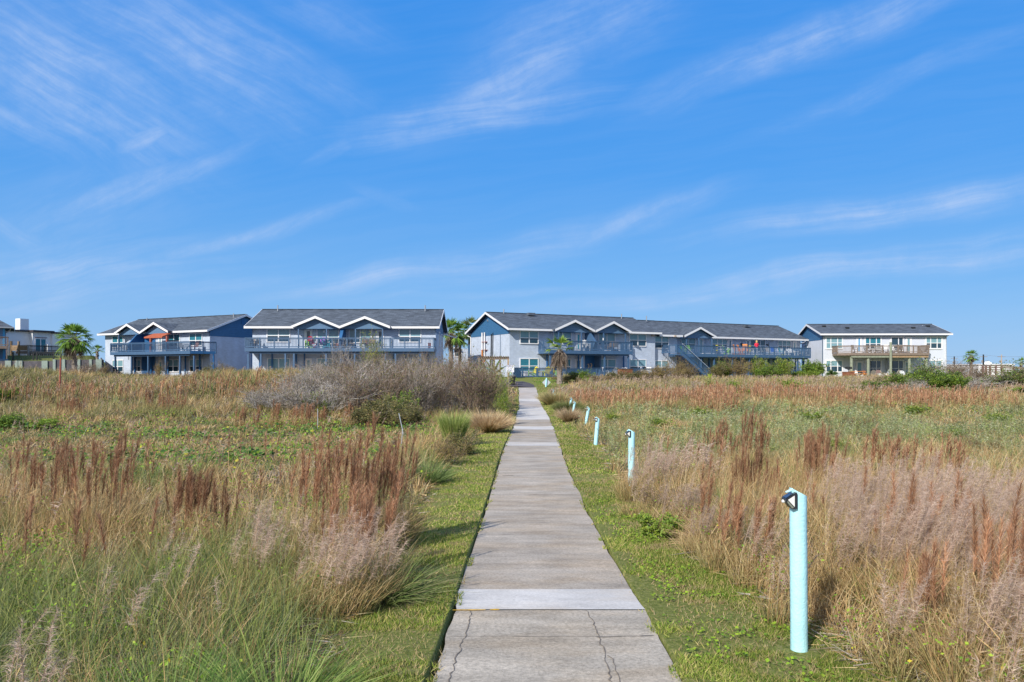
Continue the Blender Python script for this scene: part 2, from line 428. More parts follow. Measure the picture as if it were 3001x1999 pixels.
# ------------------------------------------------------------------ terrain
PY = np.array([-6, 0, 2.5, 4.43, 4.98, 5.98, 6.59, 7.71, 9.04, 11.5, 13.9, 16.5, 21.3, 27.7, 33, 41.5, 49.5, 57.6, 64, 72, 90, 130])
PZ = np.array([0.1, 0.05, 0.02, 0, -.01, -.065, -.075, -.115, -.16, -.225, -.22, -.205, -.19, -.245, -.27, -.225, -.05, .64, .96, 1.33, 1.25, 1.1])
PXC = np.array([.15, .17, .22, .2548, .2705, .289, .2887, .306, .323, .362, .41, .449, .586, .792, .93, 1.062, 1.136, 1.181, 1.2, 1.2, 1.2, 1.2])
PWY = np.array([-6, 4, 5, 30, 34, 40, 41, 60, 200]); PW = np.array([1.50, 1.50, 1.5, 1.5, 1.52, 1.5, 1.35, 1.35, 1.35])
def smoothstep(x, a, b):
    t = np.clip((x - a) / (b - a), 0, 1); return t * t * (3 - 2 * t)
class VNoise:
    def __init__(self, seed, n=128):
        self.t = np.random.default_rng(seed).random((n, n)); self.n = n
    def __call__(self, x, y):
        x = np.asarray(x, float); y = np.asarray(y, float)
        xi = np.floor(x).astype(int); yi = np.floor(y).astype(int)
        fx = x - xi; fy = y - yi; fx = fx * fx * (3 - 2 * fx); fy = fy * fy * (3 - 2 * fy)
        n = self.n; t = self.t
        a = t[xi % n, yi % n]; b = t[(xi + 1) % n, yi % n]; c = t[xi % n, (yi + 1) % n]; d = t[(xi + 1) % n, (yi + 1) % n]
        return (a * (1 - fx) + b * fx) * (1 - fy) + (c * (1 - fx) + d * fx) * fy
N1, N2, N3, N4 = VNoise(1), VNoise(2), VNoise(3), VNoise(4)
def fbm(N, x, y, s, o=3):
    r = 0; a = 1; tot = 0
    for k in range(o):
        r = r + a * N(np.asarray(x) / s * 2**k + 17 * k, np.asarray(y) / s * 2**k + 9 * k); tot += a; a *= .5
    return r / tot
def xc(y): return np.interp(y, PY, PXC)
def pw(y): return np.interp(y, PWY, PW)
def pz(y):
    # smoothed profile of the path surface
    y = np.asarray(y, float)
    return (np.interp(y, PY, PZ) + np.interp(y - .6, PY, PZ) + np.interp(y + .6, PY, PZ)) / 3
DX = np.array([-400, -60, -45, -36, -30, -24, -20, -16.4, -12, -9, -7, -5.5, -4, -3])
DA = np.array([1.6, 1.6, 1.6, 1.62, 1.55, .92, .98, 1.50, 1.40, 1.1, .75, .35, .05, 0])
def gz(x, y):
    x = np.asarray(x, float); y = np.asarray(y, float)
    base = pz(y)
    s = x - xc(y); hw = pw(y) / 2
    side = np.abs(s) - hw
    # far plain
    base = np.where(y > 90, np.interp(y, [90, 130, 400, 5000], [1.25, 0.9, 0.6, 0.4]), base)
    # the slope up to the houses starts earlier away from the path
    away = smoothstep(np.abs(s), 3.0, 9.0)
    alt = np.interp(y, [-50, 10, 20, 34, 44, 54, 62, 70, 90], [0.0, -.12, -.25, -.22, .05, .45, .85, 1.1, 1.2])
    alt = np.where(y > 90, base, alt)
    z = base * (1 - away) + alt * away
    # dune on the left
    A = np.interp(x, DX, DA)
    crest = 45 + 1.5 * np.sin(x * .21)
    w = np.where(y < crest, 10.5, 13.0)
    b = np.exp(-((y - crest) / w) ** 2)
    z = np.where(A > 0, np.maximum(z, 0) * 0 + z + (A + .25 - z).clip(0) * b * np.clip(A * 2, 0, 1), z)
    # raised lot far left
    lot = smoothstep(-x - .546 * y, 0.4, 0.9) * smoothstep(y, 77.2, 77.8)
    lz = 2.98 + 0.75 * smoothstep(y, 78, 87)
    z = z * (1 - lot) + lz * lot
    # small undulation away from path and lawn
    und = (fbm(N1, x, y, 5.0) - .5) * .35 * smoothstep(side, 1.2, 3.5) * (1 - smoothstep(y, 62, 72)) 
    z = z + und * smoothstep(y, 2, 8)
    # path bed and lawn lip
    bed = 1 - smoothstep(side, -0.005, 0.028)
    lipL = np.where(s < 0, .024, .006) * (1 - smoothstep(side, .6, 1.3))
    onp = (y < 58.0)
    z = np.where(onp, z + lipL - (bed * .10), z)
    return z

def build_ground():
    ys = np.concatenate([np.arange(-6, 2, .5), np.arange(2, 12, .08), np.arange(12, 30, .25), np.arange(30, 62, .5), np.arange(62, 100, .7),
                         np.array([77.25, 77.75]), np.geomspace(100, 6000, 40)]); ys = np.unique(ys)
    sp = np.concatenate([np.arange(0, 1.1, .1), [.64, .66, .675, .685, .70, .73, .745, .755, .765, .775, .785, .80, .83, .86, .9], np.arange(1.1, 4, .12), np.arange(4, 12, .4), np.arange(12, 70, 1.0), np.geomspace(70, 4000, 30)])
    sp = np.unique(np.round(sp, 3)); ss = np.concatenate([-sp[::-1][:-1], sp])
    S, Y = np.meshgrid(ss, ys); X = S + xc(Y); Z = gz(X, Y)
    n = S.size; ny, nx = S.shape
    v = np.stack([X.ravel(), Y.ravel(), Z.ravel()], 1)
    i = np.arange(ny - 1)[:, None] * nx + np.arange(nx - 1)[None]; i = i.ravel()
    f = np.stack([i, i + 1, i + nx + 1, i + nx], 1)
    me = bpy.data.meshes.new('ground')
    me.vertices.add(n); me.vertices.foreach_set('co', v.ravel().astype(np.float32))
    me.loops.add(f.size); me.loops.foreach_set('vertex_index', f.ravel().astype(np.int32))
    me.polygons.add(len(f)); me.polygons.foreach_set('loop_start', np.arange(0, f.size, 4, dtype=np.int32))
    me.polygons.foreach_set('use_smooth', np.ones(len(f), bool))
    me.update(calc_edges=True)
    # cover attribute: how much mown lawn
    lawn = lawn_mask(v[:, 0], v[:, 1])
    a = me.attributes.new('lawn', 'FLOAT', 'POINT'); a.data.foreach_set('value', lawn.astype(np.float32))
    m = bpy.data.materials.new('ground_soil'); m.use_nodes = True
    nt = m.node_tree; L = nt.links; P = nt.nodes['Principled BSDF']; P.inputs['Roughness'].default_value = .95
    P.inputs['Specular IOR Level'].default_value = .15
    tc = nt.nodes.new('ShaderNodeTexCoord')
    def noise(s, d=8, r=.7):
        k = nt.nodes.new('ShaderNodeTexNoise'); k.inputs['Scale'].default_value = s; k.inputs['Detail'].default_value = d; k.inputs['Roughness'].default_value = r
        L.new(tc.outputs['Object'], k.inputs['Vector']); return k.outputs['Fac']
    def ramp(fac, stops):
        r = nt.nodes.new('ShaderNodeValToRGB'); L.new(fac, r.inputs[0])
        while len(r.color_ramp.elements) < len(stops): r.color_ramp.elements.new(.5)
        for e, (p, c) in zip(r.color_ramp.elements, stops): e.position = p; e.color = (*c, 1)
        return r.outputs[0]
    soil = ramp(noise(9, 10), [(.30, (.035, .028, .018)), (.48, (.085, .065, .04)), (.62, (.17, .13, .085)), (.72, (.08, .085, .04))])  # shade of the gaps between clumps is put into these dark soil tones
    turf = ramp(noise(30, 10, .75), [(.30, (.07, .085, .022)), (.46, (.15, .18, .04)), (.58, (.25, .25, .08)), (.70, (.42, .35, .22))])
    at = nt.nodes.new('ShaderNodeAttribute'); at.attribute_name = 'lawn'
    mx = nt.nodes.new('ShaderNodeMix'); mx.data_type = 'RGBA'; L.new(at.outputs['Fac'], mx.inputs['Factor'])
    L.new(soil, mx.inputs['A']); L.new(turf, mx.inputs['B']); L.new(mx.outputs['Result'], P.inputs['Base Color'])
    b = nt.nodes.new('ShaderNodeBump'); b.inputs['Strength'].default_value = .8; b.inputs['Distance'].default_value = .03
    L.new(noise(25, 8), b.inputs['Height']); L.new(b.outputs[0], P.inputs['Normal'])
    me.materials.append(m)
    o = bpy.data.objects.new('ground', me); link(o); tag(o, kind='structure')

def lawn_edges(y):
    """left and right outer edge (world x) of the mown strips"""
    wob = (N2(np.asarray(y) / .7, 3.3) - .5) * .22 + (N3(np.asarray(y) / 2.3, 8.3) - .5) * .25
    l = np.interp(y, [0, 5, 7.5, 14, 22, 27, 30, 34, 58, 61], [-1.15, -1.22, -1.30, -1.40, -1.26, -.7, -.25, .05, .35, -6]) + wob
    r = np.interp(y, [0, 4.2, 5.5, 6.3, 9, 12, 15, 16.5, 17.5, 20.6, 22, 28, 40, 50, 56, 60, 63, 69], [2.2, 2.3, 2.32, 2.05, 1.98, 1.97, 2.0, 2.15, 2.5, 2.5, 2.3, 2.35, 2.3, 2.4, 2.7, 4.2, 5.2, 6.0]) + (N4(np.asarray(y) / .6, 1.1) - .5) * .3
    return l, r
def lawn_mask(x, y):
    l, r = lawn_edges(y)
    inside = smoothstep(x, l - .08, l + .08) * (1 - smoothstep(x, r - .08, r + .08)) * (y < 72)
    lot = (-x - .546 * y > .6) & (y > 77.6) & (y < 140)
    back = (y > 70) & (x > 3) & (y < 110) 
    return np.where(lot | back, 1.0, inside)
build_ground()

# ------------------------------------------------------------------ footpath
def mat_concrete(name, col, speck=1.0, stain=0.25):
    m = mat(name, col, 0.9, spec=0.25)
    nt = m.node_tree; P = nt.nodes['Principled BSDF']; L = nt.links
    tc = [n for n in nt.nodes if n.type == 'TEX_COORD'][0]
    def noise(s, d, vec=None, r=.6):
        k = nt.nodes.new('ShaderNodeTexNoise'); k.inputs['Scale'].default_value = s; k.inputs['Detail'].default_value = d; k.inputs['Roughness'].default_value = r
        L.new(vec or tc.outputs['Object'], k.inputs['Vector']); return k.outputs['Fac']
    def rng_(v, a, b, c, d):
        r = nt.nodes.new('ShaderNodeMapRange'); r.inputs['From Min'].default_value = a; r.inputs['From Max'].default_value = b
        r.inputs['To Min'].default_value = c; r.inputs['To Max'].default_value = d; L.new(v, r.inputs['Value']); return r.outputs[0]
    mp = nt.nodes.new('ShaderNodeMapping'); mp.inputs['Scale'].default_value = (1.0, 2.6, 1); L.new(tc.outputs['Object'], mp.inputs['Vector'])
    a = rng_(noise(1.6, 8, mp.outputs[0]), .3, .72, 1 + stain * .5, 1 - stain)    # cross-wise brushed bands and stains
    b = rng_(noise(38, 6, None, .75), .3, .7, 1 - .17 * speck, 1 + .15 * speck)
    vo = nt.nodes.new('ShaderNodeTexVoronoi'); vo.inputs['Scale'].default_value = 55; L.new(tc.outputs['Object'], vo.inputs['Vector'])
    c = rng_(vo.outputs['Distance'], .0, .26, max(.25, 1 - .45 * speck), 1.0)
    gate = rng_(noise(20, 3), .47, .56, 0, 1)
    cm = nt.nodes.new('ShaderNodeMix'); cm.data_type = 'FLOAT'; L.new(gate, cm.inputs[0]); cm.inputs[2].default_value = 1.0; L.new(c, cm.inputs[3])
    d = rng_(noise(.9, 5), .35, .7, 1.04, .90)
    def mul(x, y):
        n = nt.nodes.new('ShaderNodeMath'); n.operation = 'MULTIPLY'; L.new(x, n.inputs[0]); L.new(y, n.inputs[1]); return n.outputs[0]
    t = mul(mul(a, b), mul(cm.outputs[0], d))
    mx = nt.nodes.new('ShaderNodeMix'); mx.data_type = 'RGBA'; mx.blend_type = 'MULTIPLY'; mx.inputs['Factor'].default_value = 1
    warm = nt.nodes.new('ShaderNodeMix'); warm.data_type = 'RGBA'; L.new(rng_(noise(.7, 6, mp.outputs[0]), .45, .65, 0, 1), warm.inputs['Factor'])
    warm.inputs['A'].default_value = (*col, 1); warm.inputs['B'].default_value = (col[0] * 1.0, col[1] * .93, col[2] * .84, 1)
    L.new(warm.outputs['Result'], mx.inputs['A']); L.new(t, mx.inputs['B']); L.new(mx.outputs['Result'], P.inputs['Base Color'])
    bp = nt.nodes.new('ShaderNodeBump'); bp.inputs['Strength'].default_value = .5; bp.inputs['Distance'].default_value = .004
    L.new(noise(90, 4), bp.inputs['Height']); L.new(bp.outputs[0], P.inputs['Normal'])
    return m
M['conc'] = mat_concrete('old_concrete', (0.455, 0.40, 0.335), 2.0, .32)
M['concnear'] = mat_concrete('older_concrete', (0.465, 0.415, 0.345), 2.3, .32)
M['concnew'] = mat_concrete('new_pale_concrete', (0.62, 0.60, 0.575), 1.0, .20)
M['concfar'] = mat_concrete('mid_concrete', (0.48, 0.44, 0.41), .6, .15)
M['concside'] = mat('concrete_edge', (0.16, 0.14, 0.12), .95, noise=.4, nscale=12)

def build_path():
    segs = [(-6, 5.98, 1), (5.98, 6.62, 2), (6.62, 20.6, 0), (20.6, 21.6, 2), (21.6, 27.0, 0), (27.0, 28.8, 2), (28.8, 33.0, 0),
            (33.0, 41.4, 2), (41.4, 43.0, 2), (43.0, 48.2, 3), (48.2, 50.4, 2), (50.4, 57.7, 3)]
    joints = [5.30, 7.6, 10.1, 12.6, 16.4]
    mb = MB()
    ms = [M['conc'], M['concnear'], M['concnew'], M['concfar'], M['concside']]
    r = random.Random(3)
    def edge(y, sgn):
        return float(xc(y)) + sgn * float(pw(y)) / 2 + (float(N1(y / .22, 5 + sgn)) - .5) * .025 + (float(N2(y / 1.4, 9 + sgn)) - .5) * .035 + (float(N3(y / .08, 5 + sgn)) - .5) * .016
    def top(y): return float(pz(y)) - .008
    for (a, b, mi) in segs:
        n = max(2, int((b - a) / (.12 if b < 13 else .5)))
        cuts = [a + (b - a) * i / n for i in range(n + 1)]
        lift = .004 if mi == 2 else 0
        L_ = [(edge(y, -1), y) for y in cuts]; R_ = [(edge(y, 1), y) for y in cuts]
        for i in range(n):
            y0, y1 = cuts[i], cuts[i + 1]
            if i == n - 1: y1 -= .008
            z0, z1 = top(y0) + lift, top(y1) + lift
            l0, l1, r0, r1 = L_[i][0], L_[i + 1][0], R_[i][0], R_[i + 1][0]
            mb.mat(mi).add([(l0, y0, z0), (r0, y0, z0), (r1, y1, z1), (l1, y1, z1)], [(0, 1, 2, 3)])
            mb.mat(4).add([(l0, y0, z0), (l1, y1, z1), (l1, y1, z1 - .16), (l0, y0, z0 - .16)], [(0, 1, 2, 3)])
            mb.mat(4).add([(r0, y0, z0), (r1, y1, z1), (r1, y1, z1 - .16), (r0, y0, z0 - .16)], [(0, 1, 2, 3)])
    o = mb.build('footpath', ms); tag(o, kind='structure')
    # cracks, control joints and the painted yellow mark lie on the path
    def ribbon(name, pts, w, m, lift=.004, jag=.0):
        k = MB()
        for i in range(len(pts) - 1):
            (x0, y0, w0), (x1, y1, w1) = pts[i], pts[i + 1]
            d = Vector((x1 - x0, y1 - y0, 0)).normalized(); nx, ny = -d.y, d.x
            za, zb = top(y0) + lift, top(y1) + lift
            k.add([(x0 - nx * w0, y0 - ny * w0, za), (x0 + nx * w0, y0 + ny * w0, za), (x1 + nx * w1, y1 + ny * w1, zb), (x1 - nx * w1, y1 - ny * w1, zb)], [(0, 1, 2, 3)])
        ob = k.build(name, m); tag(ob, kind='structure'); return ob
    def wander(x0, x1, y0, y1, n, amp, w, rr):
        pts = []
        ph = rr.random() * 6
        for i in range(n + 1):
            t = i / n
            x = x0 + (x1 - x0) * t + amp * sin(t * 7 + ph) * (1 if 0 < i < n else .3) + (rr.random() - .5) * .022
            pts.append((x, y0 + (y1 - y0) * t, w * (.4 + rr.random() * 1.1)))
        return pts
    ribbon('path_crack', wander(-.375, -.335, 3.0, 5.97, 60, .018, .0034, r), 0, M['crack'])
    ribbon('path_crack', wander(.62, .585, 3.0, 5.97, 60, .022, .0036, r), 0, M['crack'])
    ribbon('path_crack', wander(.73, .62, 3.6, 4.9, 20, .02, .003, r), 0, M['crack'])
    ribbon('path_crack', wander(.60, 1.0, 5.28, 5.32, 12, .0, .003, r), 0, M['crack'])
    ribbon('path_crack', wander(-.18, .02, 14.8, 14.86, 6, .0, .02, r), 0, M['crack'])
    for jy in joints:
        n = 14
        pts = [(edge(jy, -1) + .02 + (pw(jy) - .06) * i / n, jy + (r.random() - .5) * .012, .0022 * (.3 + 1.2 * r.random()) * (1 if jy < 11 else 1.8)) for i in range(n + 1)]
        ribbon('path_joint', pts, 0, M['crack'])
    ribbon('yellow_mark', [(-.475, 5.955, .009), (-.40, 5.957, .007), (-.30, 5.96, .010), (-.21, 5.965, .006)], 0, M['yline'], .006)
    ribbon('yellow_mark', [(-.175, 5.97, .008), (-.14, 5.972, .013), (-.10, 5.974, .010)], 0, M['yline'], .006)
    # asphalt spur turning left in front of the houses
    k = MB()
    ysx = [57.75, 59.5, 61.5, 64.0]
    xl = [.25, -2.2, -5.0, -6.5]; xr = [1.80, 1.72, 1.5, .95]
    for i in range(3):
        k.add([(xl[i], ysx[i], float(gz(xl[i], ysx[i])) + .07), (xr[i], ysx[i], float(gz(xr[i], ysx[i])) + .07),
               (xr[i + 1], ysx[i + 1], float(gz(xr[i + 1], ysx[i + 1])) + .07), (xl[i + 1], ysx[i + 1], float(gz(xl[i + 1], ysx[i + 1])) + .07)], [(0, 1, 2, 3)])
    tag(k.build('asphalt_path', M['asphalt']), kind='structure')
build_path()
# ------------------------------------------------------------------ buildings
class Frame:
    """a building's own axes: x along the front, y into the depth, z up; angle in degrees"""
    def __init__(s, X0, Y0, ang, base=0.0):
        s.X0, s.Y0, s.a = X0, Y0, radians(ang); s.base = base
    def w(s, u, d):
        return (s.X0 + u * cos(s.a) - d * sin(s.a), s.Y0 + u * sin(s.a) + d * cos(s.a))
    def u(s, px, d=0.0):
        """distance along the front of the wall point seen in photo column px on the plane at depth d"""
        p = (px - CX) / FPX
        X1, Y1 = s.w(0, d)
        return (p * Y1 - X1) / (cos(s.a) - p * sin(s.a))
    def Y(s, u, d): return s.w(u, d)[1]
    def z(s, py, u, d=0.0):
        return ZC + (HOR - py) / FPX * s.Y(u, d) - s.base
    def root(s, name, label, cat, group=None):
        o = empty(name, (s.X0, s.Y0, s.base), s.a, label, cat, group); s.o = o; return o

def window(parent, u0, u1, z0, z1, cols=2, d=0.0, split=0.5, style='blind', name='window', fw=0.09, trans=None, side=None, trim='white'):
    """frame (part) with its glass (sub-part); upper-sash glass can show blinds with sky reflection painted in"""
    k = MB(); g = MB(); 
    if side is not None: k.M = side; g.M = side
    y = d
    k.box(u0 - fw, u0, y - .06, y + .02, z0 - fw, z1 + fw)
    k.box(u1, u1 + fw, y - .06, y + .02, z0 - fw, z1 + fw)
    k.box(u0, u1, y - .06, y + .02, z1, z1 + fw)
    k.box(u0 - .03 * 0, u1, y - .09, y + .02, z0 - fw, z0)
    if isinstance(cols, int): cuts = [u0 + (u1 - u0) * i / cols for i in range(cols + 1)]
    else: cuts = [u0 + (u1 - u0) * c for c in cols]
    mw = .05
    for c in cuts[1:-1]:
        k.box(c - mw, c + mw, y - .052, y + .02, z0, z1)
    zm = z0 + (z1 - z0) * split
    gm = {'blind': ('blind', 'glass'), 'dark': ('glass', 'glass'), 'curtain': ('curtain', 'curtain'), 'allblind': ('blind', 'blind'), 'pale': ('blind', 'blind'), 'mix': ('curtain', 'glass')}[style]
    for a, b in zip(cuts[:-1], cuts[1:]):
        a2 = a + (mw if a != cuts[0] else 0); b2 = b - (mw if b != cuts[-1] else 0)
        if split:
            k.box(a2, b2, y - .045, y + .02, zm - .035, zm + .035)
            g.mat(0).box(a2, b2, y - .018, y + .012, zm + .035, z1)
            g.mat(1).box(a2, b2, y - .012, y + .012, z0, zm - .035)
        else:
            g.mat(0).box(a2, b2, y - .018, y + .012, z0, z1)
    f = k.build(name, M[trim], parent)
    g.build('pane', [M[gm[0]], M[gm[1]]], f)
    return f

def door(parent, u0, u1, z0, z1, d=0.0, glass='glass', leaf='white', name='door', gtop=.12):
    k = MB(); y = d; fw = .09
    k.box(u0 - fw, u0, y - .06, y + .02, z0, z1 + fw); k.box(u1, u1 + fw, y - .06, y + .02, z0, z1 + fw); k.box(u0, u1, y - .06, y + .02, z1, z1 + fw)
    k.box(u0, u1, y - .035, y + .02, z0, z1)
    f = k.build(name, M[leaf], parent)
    g = MB(); g.box(u0 + .14, u1 - .14, y - .045, y - .03, z0 + .25, z1 - gtop); g.build('pane', M[glass], f)
    h = MB(); h.tube([(u1 - .07, y - .08, z0 + 1.0), (u1 - .07, y - .03, z0 + 1.0)], .025, 6); h.build('handle', M['galv'], f)
    return f

def railing(parent, pts, z0, z1, posts=1.6, matn='rail', name='railing', cap=.14, spacing=.125, bw=.035, zpost=None, postw=.09, first=True, last=True, extra=None):
    """pts: list of (u, d) corners"""
    k = MB()
    for (a, b) in zip(pts[:-1], pts[1:]):
        A = Vector((a[0], a[1], 0)); B = Vector((b[0], b[1], 0)); L = (B - A).length; d = (B - A) / L
        k.bar(A + Vector((0, 0, z1 - .02)), B + Vector((0, 0, z1 - .02)), cap, .04)
        k.bar(A + Vector((0, 0, z1 - .11)), B + Vector((0, 0, z1 - .11)), .04, .09)
        k.bar(A + Vector((0, 0, z0 + .10)), B + Vector((0, 0, z0 + .10)), .04, .09)
        n = int(L / spacing)
        nrm = Vector((d.y, -d.x, 0)) * .0
        for i in range(1, n):
            p = A + d * (L * i / n)
            k.bar(p + Vector((0, 0, z0 + .14)), p + Vector((0, 0, z1 - .15)), bw, bw)
        m = max(1, round(L / posts))
        for i in range(m + 1):
            if i == m and b is not pts[-1]: continue
            p = A + d * (L * i / m)
            k.bar(p + Vector((0, 0, (zpost if zpost is not None else z0))), p + Vector((0, 0, z1 - .045)), postw, postw)
    return k.build(name, M[matn], parent)

def gable_roof(parent, u0, u1, d0, dr, d1, ze, zr, ze1=None, mats=('roof', 'white'), sides=(-1, 1)):
    """ridge along u.  d0 front eave, dr ridge, d1 rear eave"""
    if ze1 is None: ze1 = ze
    k = MB()
    t = .05
    # top sheets with thickness
    for (a, za, b, zb) in ((d0, ze, dr, zr), (d1, ze1, dr, zr)):
        k.add([(u0, a, za), (u1, a, za), (u1, b, zb), (u0, b, zb), (u0, a, za - t), (u1, a, za - t), (u1, b, zb - t), (u0, b, zb - t)],
              [(0, 1, 2, 3), (4, 7, 6, 5), (0, 4, 5, 1), (1, 5, 6, 2), (2, 6, 7, 3), (3, 7, 4, 0)])
    o = k.build('roof', M[mats[0]], parent)
    f = MB()
    # eave boards and rake boards
    f.box(u0, u1, d0 - .03, d0 - .002, ze - .20, ze - .005)
    f.box(u0, u1, d1 + .002, d1 + .03, ze1 - .20, ze1 - .005)
    for uu, s in ((u0, -1), (u1, 1)):
        if s not in sides: continue
        for (a, za, b, zb) in ((d0, ze, dr, zr), (d1, ze1, dr, zr)):
            x0, x1 = (uu - .035, uu - .003) if s < 0 else (uu + .003, uu + .035)
            f.add([(x0, a, za + .01), (x1, a, za + .01), (x1, b, zb + .01), (x0, b, zb + .01), (x0, a, za - .21), (x1, a, za - .21), (x1, b, zb - .21), (x0, b, zb - .21)],
                  [(0, 1, 2, 3), (4, 7, 6, 5), (0, 4, 5, 1), (1, 5, 6, 2), (2, 6, 7, 3), (3, 7, 4, 0)])
    fo = f.build('fascia', M[mats[1]], o)
    s_ = MB()      # soffit boards under the eaves
    s_.box(u0 + .02, u1 - .02, d0 + .01, d0 + .62, ze - .19, ze - .16)
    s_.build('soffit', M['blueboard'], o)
    r = MB(); n = int((u1 - u0) / 1.0)
    r.bar((u0, dr, zr + .015), (u1, dr, zr + .015), .30, .03)
    r.build('ridge_cap', M[mats[0]], o)
    return o

def body(parent, u0, u1, d0, d1, z0, z1, dr, zr, wallmat='wall', sidemat='siding', zside=None, name='wall', ztopback=None):
    """walls as a box with gable ends above"""
    k = MB(); k.box(u0, u1, d0, d1, z0, z1); w = k.build(name, M[wallmat], parent)
    zb = zside if zside is not None else z1
    for uu, s in ((u0, -1), (u1, 1)):
        g = MB()
        x0, x1 = (uu - .02, uu + .1) if s < 0 else (uu - .1, uu + .02)
        zb1 = z1 if ztopback is None else ztopback
        g.prism([(d0, zb), (d1, zb), (d1, zb1), (dr, zr), (d0, z1)] if zb < z1 - .01 else [(d0 + .02, z1), (d1 - .02, z1), (d1 - .02, zb1), (dr, zr)] if zb1 > z1 + .01 else [(d0, z1), (d1, z1), (dr, zr)], 'x', x0, x1)
        g.build('gable_siding', M[sidemat], parent)
    return w

def porch_gable(parent, ua, ub, ze, zp, dfront, dback, zback=None, posts=(), zdeck=3.9, dpost=-1.15, ztri=None):
    """small cross gable over a balcony: roof, white fascia, pale siding triangle, posts"""
    um = (ua + ub) / 2; k = MB(); t = .05
    for a in (ua, ub):
        k.add([(a, dfront, ze), (um, dfront, zp), (um, dback, zp), (a, dback, ze), (a, dfront, ze - t), (um, dfront, zp - t), (um, dback, zp - t), (a, dback, ze - t)],
              [(0, 1, 2, 3), (4, 7, 6, 5), (0, 4, 5, 1), (1, 5, 6, 2), (2, 6, 7, 3), (3, 7, 4, 0)])
    o = k.build('porch_roof', M['roof'], parent)
    f = MB()
    for a in (ua, ub):
        x0, x1 = dfront - .035, dfront - .003
        f.add([(a, x0, ze + .02), (um, x0, zp + .02), (um, x1, zp + .02), (a, x1, ze + .02), (a, x0, ze - .20), (um, x0, zp - .22), (um, x1, zp - .22), (a, x1, ze - .20)],
              [(0, 1, 2, 3), (4, 7, 6, 5), (0, 4, 5, 1), (1, 5, 6, 2), (2, 6, 7, 3), (3, 7, 4, 0)])
    f.build('fascia', M['white'], o)
    s = MB(); s.prism([(ua + .1, ze - .22), (ub - .1, ze - .22), (um, zp - .09)], 'y', dfront + .45, dfront + .52)
    s.build('gable_siding', M['siding_pale'], o)
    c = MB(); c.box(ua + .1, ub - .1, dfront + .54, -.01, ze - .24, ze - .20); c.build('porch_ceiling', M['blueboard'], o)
    for p in posts:
        q = MB(); q.box(p - .055, p + .055, dpost - .055, dpost + .055, zdeck, ze - .25); q.build('porch_post', M['rail'], parent)
    return o

def deck(parent, u0, u1, d0, d1, zf, zr, rail_corners, posts_u, zg, matn='rail', depth=.27, postrow2=True, postw=.075, pd=.22, joist=True, rposts=1.35, beam=True, railname='railing', bmat=None):
    k = MB(); k.box(u0, u1, d0, d1, zf - .05, zf)
    if joist:
        x = u0 + .3
        while x < u1 - .2:
            k.box(x, x + .05, d0 + .06, d1, zf - .26, zf - .052); x += .6
    k.build('balcony_floor', M[matn if matn != 'rail' else 'rail'], parent)
    r = MB()
    r.box(u0 - .03, u1 + .03, d0 - .05, d0 - .003, zf - depth, zf + .02)
    r.box(u0 - .05, u0 - .003, d0 - .003, d1, zf - depth, zf + .02); r.box(u1 + .003, u1 + .05, d0 - .003, d1, zf - depth, zf + .02)
    r.build('balcony_rim', M[matn], parent)
    if beam:
        b = MB(); b.box(u0 + .3, u1 - .3, d0 + pd - .06, d0 + pd + .06, zf - .27 - .22, zf - .275); b.build('beam', M[bmat or matn], parent)
    for p in posts_u:
        q = MB(); q.box(p - postw, p + postw, d0 + pd - postw, d0 + pd + postw, zg, zf - .5); q.build('support_post', M[bmat or matn], parent)
    if postrow2:
        for p in posts_u:
            q = MB(); q.box(p + .55 - .06, p + .55 + .06, -.28, -.16, zg, zf - .27); q.build('support_post', M['blueboard' if matn == 'rail' else matn], parent)
    railing(parent, rail_corners, zf + .02, zr, rposts, matn, railname, zpost=zf - .24)

def vent(parent, F, px, d, zr, h=.35):
    u = F.u(px, d); k = MB(); k.tube([(u, d, zr - .25), (u, d, zr + h)], .06, 8); k.build('roof_vent', M['galv'], parent)

ITEMS = []
